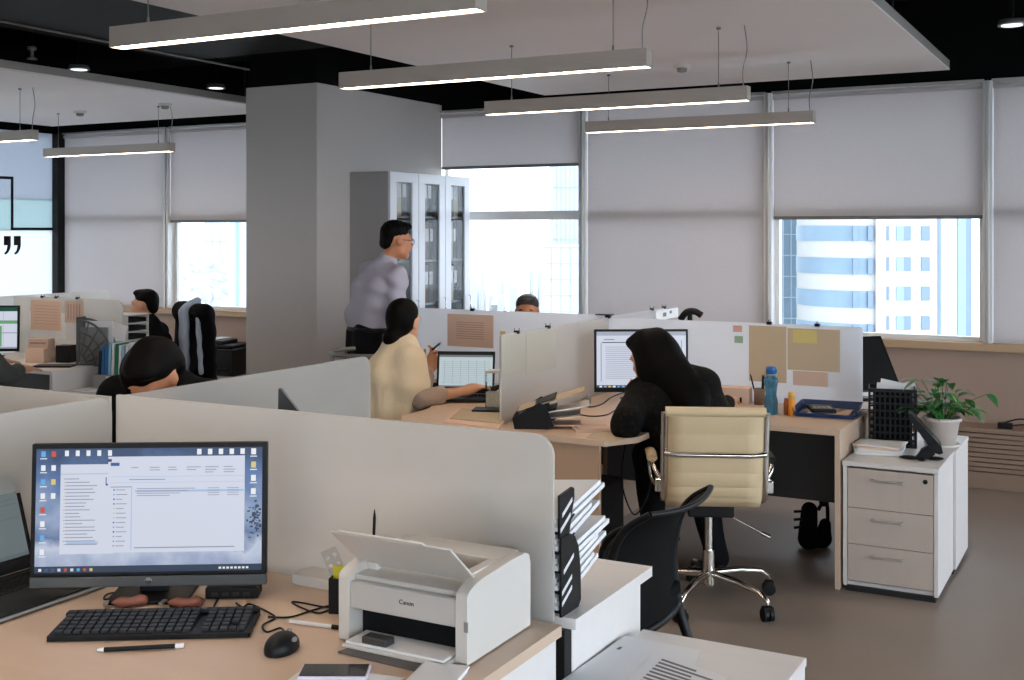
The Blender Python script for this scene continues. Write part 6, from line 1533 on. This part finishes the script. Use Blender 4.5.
for k in range(44):
    a = rl.uniform(0, 2 * math.pi); el = rl.uniform(.2, 1.45); rr_ = rl.uniform(.0, .045)
    b0 = (rr_ * math.cos(a), rr_ * math.sin(a), .125)
    top = Vector((math.cos(a) * math.cos(el), math.sin(a) * math.cos(el), math.sin(el))) * rl.uniform(.06, .25) + Vector(b0)
    if top.z < .16: top.z = rl.uniform(.16, .2)
    mid = (Vector(b0) + top) / 2 + Vector((0, 0, .02))
    st = MB(); st.tube(bez([b0, mid, top], 3), .0018, 5); so = st.build('stem', 'leaf', t)
    for j in range(2):
        aa = a + rl.uniform(-.7, .7) + 1.2 * j
        dv = (Vector((math.cos(aa), math.sin(aa), rl.uniform(-.25, .8))))
        lf = leaf_mb(top if j == 0 else mid + Vector((0, 0, .02)), dv, rl.uniform(.065, .10), rl.uniform(.020, .031), rl.uniform(.2, .8))
        lf.build('leaf', 'leaf' if rl.random() > .14 else 'leaf_light', so)
for k in range(8):
    a = rl.uniform(-.6, .7); b0 = (.02 * math.cos(a), .02 * math.sin(a), .125); top = Vector((rl.uniform(.07, .11) * math.cos(a), rl.uniform(.07, .11) * math.sin(a), rl.uniform(.16, .23)))
    st = MB(); st.tube(bez([b0, (Vector(b0) + top) / 2 + Vector((0, 0, .03)), top], 3), .0018, 5); so = st.build('stem', 'leaf_light', t)
    leaf_mb(top, (math.cos(a) , math.sin(a), rl.uniform(-.3, .5)), rl.uniform(.07, .10), .009, .35).build('leaf', 'leaf_light', so)
# dark screen on the desk behind the white partition
BR = P3(902, 389, 6.25); e1 = (U * .94 + D * .33).normalized(); e2 = (U * -.065 + D * .17 + Zv * .29).normalized(); nn = e1.cross(e2)
t = thing('tilted_screen', 'dark switched-off screen tilted back just right of the white partition', 'monitor', (-1.27, 6.42, DZ)); o_ = Vector(t.location)
A_ = BR - o_; b = MB(); b.slab(A_ - e1 * .36, A_, A_ + e2 * .325, A_ - e1 * .36 + e2 * .325, -.02); b.build('housing', 'black', t, .004)
b = MB(); s_ = .022; b.slab(A_ - e1 * (.36 - s_) + e2 * .03 + nn * .0006, A_ - e1 * s_ + e2 * .03 + nn * .0006, A_ - e1 * s_ + e2 * .303 + nn * .0006, A_ - e1 * (.36 - s_) + e2 * .303 + nn * .0006, .001); b.build('screen', mat('screen_unlit', (.014, .014, .014), .3, spec=.25), t)
b = MB(); cc = A_ - e1 * .18 + e2 * .12 - nn * .03; b.tube([cc, cc - nn * .05 - Zv * .05, V3(cc.x, cc.y, .012) - nn * .06], .016, 10); b.build('stand_neck', 'black', t)
b = MB(); b.lathe([(0, 0), (.09, 0), (.09, .008), (.02, .014), (0, .014)], 28, c=(cc.x - nn.x * .06, cc.y - nn.y * .06, 0)); b.build('stand_base', 'black', t)
# black strapped bag under the desk
q = PZ(820, 549, 0)
t = thing('bag', 'black strapped bag standing on the floor under the maple desk', 'bag', (q.x - .03, q.y, 0), R(24))
o = skin_obj('bag_body', [('c', (-.035, 0, .05), (-.025, 0, .20), .05, .042), ('c', (.05, .03, .05), (.062, .03, .12), .045, .03), ('c', (-.03, 0, .04), (.05, .03, .04), .04, .04)], .006, 'black_cloth', t, .02)
for k in range(3):
    b = MB(); b.tube([(-.06, -.01, .115 + .04 * k), (-.10, -.02, .112 + .042 * k), (-.108, -.02, .11 + .042 * k)], .007, 8, flat=1.8); b.build('strap', 'black', t)
b = MB(); b.tube(bez([(.02, .0, .20), (.045, .01, .235), (.07, .02, .225), (.075, .03, .12)], 5), .010, 8); b.sph((.052, .012, .238), (.026, .02, .022)); b.build('carry_handle', 'black', t)
# things below the desk on the left wing: computer case and cables
q = PZ(624, 545, 0)
t = thing('computer_case', 'dark computer case on the floor under the left wing of the maple desk', 'computer', (-2.40, 5.28, 0), R(0))
b = MB(); b.box(-.09, .09, -.2, .2, .012, .40); b.build('case', 'black', t, .004); b = MB(); b.box(-.08, .08, -.208, -.2, .03, .38); b.build('front_cover', mat('case_front', rgb(78, 92, 108), .4, .2), t, .003)
b = MB(); [b.box(sx_ * .07 - .012, sx_ * .07 + .012, y - .02, y + .02, 0, .012) for sx_ in (-1, 1) for y in (-.15, .15)]; b.build('feet', 'black_soft', t)
cable('black cable hanging under the left wing of the maple desk', [V3(-2.10, 5.02, .70), V3(-2.12, 5.0, .50), V3(-2.06, 5.0, .34), V3(-2.0, 5.02, .42), V3(-1.98, 5.05, .55)], .004)
# ---- place of the woman in beige
lc = P3(467, 391, 6.42)
t = thing('laptop', 'open black laptop in front of the woman in the beige knit', 'laptop', (lc.x, lc.y - .02, DZ), R(24))
b = MB(); b.box(-.16, .16, -.22, .0, .004, .018); b.build('base', 'black', t, .004)
b = MB(); [b.box(-.14 + .02 * i, -.124 + .02 * i, -.12 + .02 * j, -.104 + .02 * j, .018, .0192) for i in range(14) for j in range(5)]; b.build('keys', 'black_soft', t)
Tl = Matrix.Translation((0, 0, .02)) @ Matrix.Rotation(R(-14), 4, 'X')
b = MB(); b.box(-.162, .162, 0, .008, 0, .235, 0, Tl); b.build('lid', 'black', t, .003)
def sheetui(s, W_, Hh):
    uvq(s, W_, Hh, 0, 1, 0, 1, 1); uvq(s, W_, Hh, 0, 1, .93, 1, 2, -.0008)
    for k in range(12): uvq(s, W_, Hh, .05, .95, .12 + .06 * k, .125 + .06 * k, 2, -.0008)
    for k in range(6): uvq(s, W_, Hh, .1 + .15 * k, .104 + .15 * k, .1, .85, 2, -.0008)
    uvq(s, W_, Hh, 0, 1, 0, .04, 2, -.0008)
s = MB(); sheetui(s, .30, .178); s.v = [tuple(Tl @ (Vector(v) + Vector((0, -.001, .036)))) for v in s.v]; s.build('screen', ['black', mat('x', (0, 0, 0)) if 0 else emit('laptop_sheet', rgb(188, 206, 212), .85), 'scr_dim'], t)
q = P3(484, 388, 6.58); mm = skin_obj('computer_mouse', [('e', (0, 0, .008), (.03, .05, .026))], .004, 'black', None, .01)
for v in mm.data.vertices: v.co.z = max(v.co.z, .0006)
mm.location = (q.x, q.y, DZ); tag(mm, 'black mouse under the hand of the woman in the beige knit', 'mouse')
b = MB(); b.cyl((-.003, .026, .030), (.003, .026, .030), .006, n=10); b.build('scroll_wheel', 'grey_plastic', mm)
for k, (lab, m_, th, z, pts) in enumerate((('pinkish paper pile at the front of the laptop desk', 'paper_peach', .012, .0005, [(443, 424), (499, 430.5), (508, 418), (458, 411)]), ('kraft folder on the pinkish paper pile', 'paper_tan', .006, .0135, [(450, 419), (500, 424), (507, 415), (462, 409)]))):
    flatsheet('paper_pile', lab, 'papers', [PZ(x, y, DZ + z) for x, y in pts], m_, th, 'paper piles on the laptop desk')
q = PZ(490, 411, DZ + .02)
o = MB(); o.boxc((0, 0, .004), (.17, .12, .008)); tag(o.build('tablet', 'black', None, .002, loc=(q.x - .01, q.y + .02, DZ + .0205), rot=R(20)), 'black tablet lying on the paper pile under the glass jar', 'tablet')
qj = PZ(491, 407, DZ + .03)
t = thing('glass_jar', 'clear square glass jar standing on the black tablet near the divider', 'jar', (qj.x, qj.y + .02, DZ + .029), R(24))
b = MB(); h = .175
for x0_, x1_, y0_, y1_ in ((-.036, .036, -.036, -.033), (-.036, .036, .033, .036), (-.036, -.033, -.033, .033), (.033, .036, -.033, .033)): b.box(x0_, x1_, y0_, y1_, 0.003, h)
b.box(-.036, .036, -.036, .036, 0, .003); b.build('glass_wall', 'clear', t)
b = MB(); b.box(-.03, .03, -.03, .03, .004, .075); b.build('contents', mat('jar_notes', rgb(222, 210, 190), .7, var=.25, vs=60), t)
b = MB(); b.box(-.037, .037, -.037, .037, h, h + .012); b.build('lid', 'white_plastic', t, .003)
cable('white cable bundle beside the divider behind the glass jar', [PZ(498, 403, zc), PZ(503, 396, zc + .03), PZ(497, 392, zc + .05), PZ(503, 386, zc + .06), P3(500, 372, 6.4), P3(506, 360, 6.35)], .0045, 'frame_white')
o = skin_obj('cable_pile', [('e', (0, 0, .03), (.06, .05, .03)), ('e', (.03, .05, .04), (.05, .06, .04))], .008, 'black_cloth', None, .02, lambda X, Y, Z: .006 * np.sin(120 * X) * np.sin(110 * Y))
q = PZ(499, 399, DZ); o.location = (q.x - .03, q.y + .03, DZ + .002); tag(o, 'dark tangle of cables beside the divider on the laptop desk', 'cables', None, 'stuff')
# on the desks behind
q = P3(521, 333, 7.2)
o = MB(); o.boxc((0, 0, .17), (.10, .02, .34)); o.boxc((0, .04, .006), (.10, .1, .012)); tag(o.build('dark_display', 'black', None, .003, loc=(q.x, 6.45, DZ + .001), rot=R(20)), 'small dark display standing behind the partition below the peeking man', 'display')
q = PY(690, 320, 6.45)
o = MB(); o.tube(bez([(-.06, 0, .40), (-.02, 0, .445), (.03, 0, .45), (.07, 0, .43)], 5), .02, 10); o.tube([(0, 0, 0), (0, 0, .44)], .016, 10); o.lathe([(0, 0), (.07, 0), (.07, .01), (0, .012)], 20); tag(o.build('desk_lamp', 'black', None, 0, loc=(q.x, 6.45, DZ)), 'curved dark lamp head just above the partition right of the black monitor', 'desk lamp')
o = MB(); o.boxc((0, 0, .003), (.1, .2, .006)); 
# ---- far left place
def sheet2(s, W_, Hh):
    uvq(s, W_, Hh, 0, 1, 0, 1, 1); uvq(s, W_, Hh, 0, 1, .9, 1, 2, -.0008); uvq(s, W_, Hh, 0, 1, .60, .68, 3, -.0008); uvq(s, W_, Hh, .5, .78, .05, .55, 3, -.0008); uvq(s, W_, Hh, .5, 1, .37, .39, 4, -.0008); uvq(s, W_, Hh, 0, 1, 0, .04, 4, -.0008)
    for k in range(9): uvq(s, W_, Hh, .1 * k, .1 * k + .004, .04, .9, 4, -.001)
c = P3(-18, 347, 8.35)
monitor('monitor with a green spreadsheet at the left edge', (c.x, c.y, DZ), R(30), .50, .30, .07, sheet2, ['black', 'scr_white', 'scr_teal', 'scr_green', 'scr_line'], .01, 'black', R(2))
def boxy(name, label, cat, px, py, z, d, m, rz=0., bevel=.003, dy=0.):
    q = PZ(px, py, z); o = MB(); o.boxc((0, 0, d[2] / 2), d); return tag(o.build(name, m, None, bevel, loc=(q.x, q.y + dy, z), rot=rz), label, cat)
boxy('carton', 'peach carton on the desk at far left under the peach sheet, lower one', 'box', 31, 363, DZ, (.14, .10, .10), 'paper_peach', R(20), .003, .06)
q = PZ(33, 362, DZ); o = MB(); o.boxc((0, 0, .03), (.15, .09, .06)); o.boxc((0, -.046, .03), (.12, .002, .012), 1); tag(o.build('carton', ['paper_kraft', 'ink_brown'], None, .003, loc=(q.x, q.y + .07, DZ + .101), rot=R(20)), 'kraft carton stacked on the peach carton at far left', 'box')
q = PZ(45, 362, DZ); t = thing('pen_cup', 'small tan cup with pens beside the cartons at far left', 'pen cup', (q.x + .02, q.y + .06, DZ)); b = MB(); b.lathe([(0, 0), (.03, 0), (.032, .09), (.028, .09), (.026, .006), (0, .006)], 18); b.build('cup', 'paper_tan', t)
b = MB(); [b.cyl((.01 * i - .01, .004 * i, .01), (.016 * i - .016, .006 * i, .15 - .012 * i), .004, n=6) for i in range(3)]; b.build('pens', 'desk_tan', t)
boxy('black_box', 'small black box between the pen cup and the fan-shaped file at far left', 'box', 58, 363, DZ, (.11, .09, .12), 'black', R(18), .004, .07)
q = PZ(52, 367, DZ); o = MB(); o.boxc((0, 0, .006), (.26, .12, .012)); tag(o.build('notebook', 'black', None, .002, loc=(q.x, q.y + .02, DZ), rot=R(28)), 'black notebook lying on the desk at far left', 'notebook')
# fan-shaped magazine file
q = PZ(68, 366, DZ)
t = thing('magazine_file', 'grey fan-shaped lattice magazine file on the desk at far left', 'magazine file', (q.x + .03, q.y + .06, DZ), R(22))
ft = mat('lattice_grey', rgb(92, 92, 90), .5)
for y in (0, .10):
    b = MB()
    rings = (.06, .12, .18, .25)
    for r_ in rings: b.tube([(r_ * math.cos(a), y, r_ * 1.25 * math.sin(a)) for a in [i * math.pi / 2 / 10 for i in range(11)]], .0055 if r_ < .25 else .008, 6)
    for a in [i * math.pi / 2 / 5 for i in range(6)]: b.tube([(.06 * math.cos(a), y, .06 * 1.25 * math.sin(a)), (.25 * math.cos(a), y, .25 * 1.25 * math.sin(a))], .0055, 6)
    b.box(-.008, .26, y - .005, y + .005, 0, .012); b.box(-.012, .004, y - .005, y + .005, 0, .33); b.build('lattice_side', ft, t)
b = MB(); b.box(-.012, -.006, .006, .094, .012, .33); b.box(-.006, .25, .006, .094, .002, .008); b.build('shell', ft, t)
for k, (lab, m_, x0_, h_) in enumerate((('greyish booklet in the fan-shaped file', 'grey_plastic', 0., .25), ('pale papers in the fan-shaped file', 'paper', 0., .29))):
    o = MB(); o.boxc((.10 + .02 * k, .03 + .035 * k, h_ / 2), (.2, .012, h_)); tag(o.build('papers', m_, None, 0, loc=Vector(t.location) + V3(0, 0, .010), rot=R(22)), lab, 'papers')
q = PZ(103, 362, DZ)
o = MB(); o.slab((0, 0, 0), (.10, 0, 0), (.135, .0, .24), (.015, 0, .28), .02); o.slab((.022, -.001, .12), (.085, -.001, .11), (.10, -.001, .20), (.026, -.001, .22), .001, 1); tag(o.build('magazine', ['paper', 'ink_brown'], None, .001, loc=(q.x - .075, q.y + .13, DZ), rot=R(20)), 'white magazine leaning behind the fan-shaped file', 'magazine')
# upright files on the white pedestal
q = PZ(110, 381, .6); fx, fy = -6.06, 5.60
t = thing('file_box', 'grey file box with a white label on the left pedestal', 'file box', (fx, fy, .6), R(18))
b = MB(); b.box(-.13, .13, -.11, -.105, .002, .10); b.box(-.13, .13, .105, .11, .002, .10); b.box(-.13, -.125, -.105, .105, .002, .10); b.box(.125, .13, -.105, .105, .002, .10); b.box(-.125, .125, -.105, .105, .002, .006); b.build('box_shell', 'grey_plastic', t, .001)
b = MB(); b.box(-.03, .04, -.1115, -.1102, .01, .09); b.build('label_card', 'paper', t)
cols = ['navy', 'blue_file', 'blue_file', 'lblue_file', 'paper', 'green_file', 'paper', 'lblue_file', 'paper', 'paper']
names = ['dark navy', 'mid blue', 'bright blue', 'pale blue', 'white', 'green', 'white', 'light blue', 'white', 'white']
where = ['first from the left', 'second from the left', 'third from the left', 'fourth from the left', 'just left of the green one', 'only green one', 'just right of the green one', 'third from the right', 'second from the right', 'at the right end']
for k in range(10):
    o = MB(); h_ = (.25, .28, .30, .30, .30, .30, .29, .29, .30, .31)[k]; x = -.118 + .0245 * k
    o.slab((0, -.095, 0), (.004, .095, 0), (.012, .095, h_), (.010, -.095, h_), .017)
    tag(o.build('file_folder', cols[k], None, .001, loc=Matrix.Translation((fx, fy, .6075)) @ Matrix.Rotation(R(18), 4, 'Z') @ V3(x + .017, 0, 0), rot=R(18)), '%s folder in the file box on the left pedestal, %s' % (names[k], where[k]), 'folder', 'folders in the grey file box')
for k, (lab, m_, dz_) in enumerate((('pale blue sheets at the bottom of the loose papers on the left pedestal', 'pale_blue', 0), ('white sheets on top of the loose papers on the left pedestal', 'paper', .006))):
    o = MB(); o.boxc((0, 0, .0025), (.27, .15, .005)); tag(o.build('loose_papers', m_, None, 0, loc=(-6.05, 5.395, .601 + dz_), rot=R(6 + 7 * k)), lab, 'papers')
# stacked trays
q = PY(123, 336, 6.17); trx = q.x
for k in range(5):
    t = thing('stacked_tray', '%s white stacking tray beside the man in profile' % ('lowest', 'second lowest', 'middle', 'second highest', 'topmost')[k], 'tray', (trx, 6.17, DZ + .062 * k), R(98), 'stack of trays by the man in profile')
    b = MB(); b.box(-.12, .12, -.14, .14, .052, .060); b.box(-.12, -.113, -.14, .14, 0, .052); b.box(.113, .12, -.14, .14, 0, .052); b.build('tray_shell', 'white_plastic', t, .002)
    b = MB(); b.box(-.112, .112, -.12, .13, .001, .030); b.build('dark_files', 'black_soft', t)
# jacket and scarf on the chair
cx_, cy_ = cj.location.x, cj.location.y
Tj = Matrix.Translation((cx_, cy_, 0)) @ Matrix.Rotation(cj.rotation_euler.z, 4, 'Z')
def J(x, y, z): return tuple(Tj @ Vector((x, y, z)))
o = skin_obj('jacket', [('c', J(-.20, -.30, 1.0), J(.20, -.30, 1.0), .075, .075), ('c', J(-.19, -.33, .96), J(-.21, -.34, .45), .065, .06), ('c', J(.18, -.33, .96), J(.21, -.34, .45), .065, .055), ('c', J(0, -.37, .95), J(0, -.38, .48), .10, .09)], .013, 'black_cloth', None, .05, folds(.006, 24), None, (cx_, cy_, 0))
o.location = (cx_, cy_, 0); tag(o, 'black jacket hung over the chair behind the man in profile', 'jacket')
o = skin_obj('scarf', [('c', J(-.05, -.205, 1.0), J(-.11, -.185, .50), .036, .028), ('c', J(-.05, -.21, 1.03), J(-.03, -.33, 1.085), .036, .036), ('c', J(-.02, -.205, 1.0), J(-.05, -.185, .62), .034, .028), ('c', J(-.20, -.24, .95), J(-.25, -.24, .52), .022, .02)], .009, 'silver_scarf', None, .03, folds(.0025, 30), None, (cx_, cy_, 0))
o.location = (cx_, cy_, 0); tag(o, 'pale grey-blue scarf over the black jacket at left', 'scarf')
# low cabinet at the window with black printer and green box
t = thing('low_cabinet', 'low white cabinet under the window left of the column', 'cabinet', (-6.62, 7.86, 0))
b = MB(); b.box(-.78, .78, -.25, .25, .36, .385); b.build('top_board', 'desk_white', t, .003)
b = MB(); b.box(-.76, -.742, -.23, .23, 0, .36); b.box(.742, .76, -.23, .23, 0, .36); b.box(-.742, .742, .21, .23, .03, .36); b.box(-.742, .742, -.23, .21, .03, .05); b.build('carcass', 'desk_white', t)
for s_ in (-1, 1):
    b = MB(); b.box(min(s_ * .004, s_ * .74), max(s_ * .004, s_ * .74), -.245, -.231, .035, .355); d_ = b.build('door', 'drawer', t, .001); h = MB(); h.tube([(s_ * .06, -.245, .27), (s_ * .06, -.265, .27), (s_ * .06, -.265, .33), (s_ * .06, -.245, .33)], .004, 6); h.build('handle', 'chrome', d_)
q = PY(221, 374, 7.78)
t = thing('black_printer', 'black office printer on the low cabinet left of the column', 'printer', (q.x, 7.84, .385), R(10))
b = MB(); b.box(-.18, .18, -.17, .19, .005, .24); b.box(-.15, .15, -.15, .19, .24, .275); b.build('case', 'black', t, .012, 3); b = MB(); b.box(-.13, .05, -.14, .12, .275, .31); b.build('scanner_lid', 'black', t, .006)
b = MB(); b.box(-.14, .14, -.20, -.165, .05, .07); b.build('paper_tray', 'black_soft', t)
b = MB(); b.box(-.10, .02, -.12, .1, .3105, .318); o = b.build('papers', 'paper', None, 0, loc=(q.x - .06, 7.86, .386)); tag(o, 'white sheet lying on top of the black printer', 'paper')
q = PY(237, 376, 7.8)
o = MB(); o.boxc((0, 0, .045), (.26, .2, .09)); o.boxc((-.02, -.101, .04), (.10, .002, .025), 1); tag(o.build('green_box', ['green_box', 'paper'], None, .004, loc=(-5.99, 7.82, .386)), 'dark green box on the low cabinet touching the column', 'box')
# remote on the radiator cover
q = PZ(1012, 427, .39)
t = thing('power_adapter', 'black power adapter with cable on the radiator cover at the right edge', 'adapter', (q.x + .02, 8.06, .389), R(4))
b = MB(); b.box(-.10, -.01, -.03, .03, 0, .035); b.build('case', 'black', t, .006); b = MB(); b.tube(bez([(-.01, 0, .02), (.08, .01, .03), (.16, .0, .012), (.3, .02, .006)], 5), .005, 6); b.tube(bez([(-.06, .0, .035), (.03, .03, .06), (.14, .02, .055), (.26, .0, .05)], 5), .005, 6); b.build('cable', 'black', t)
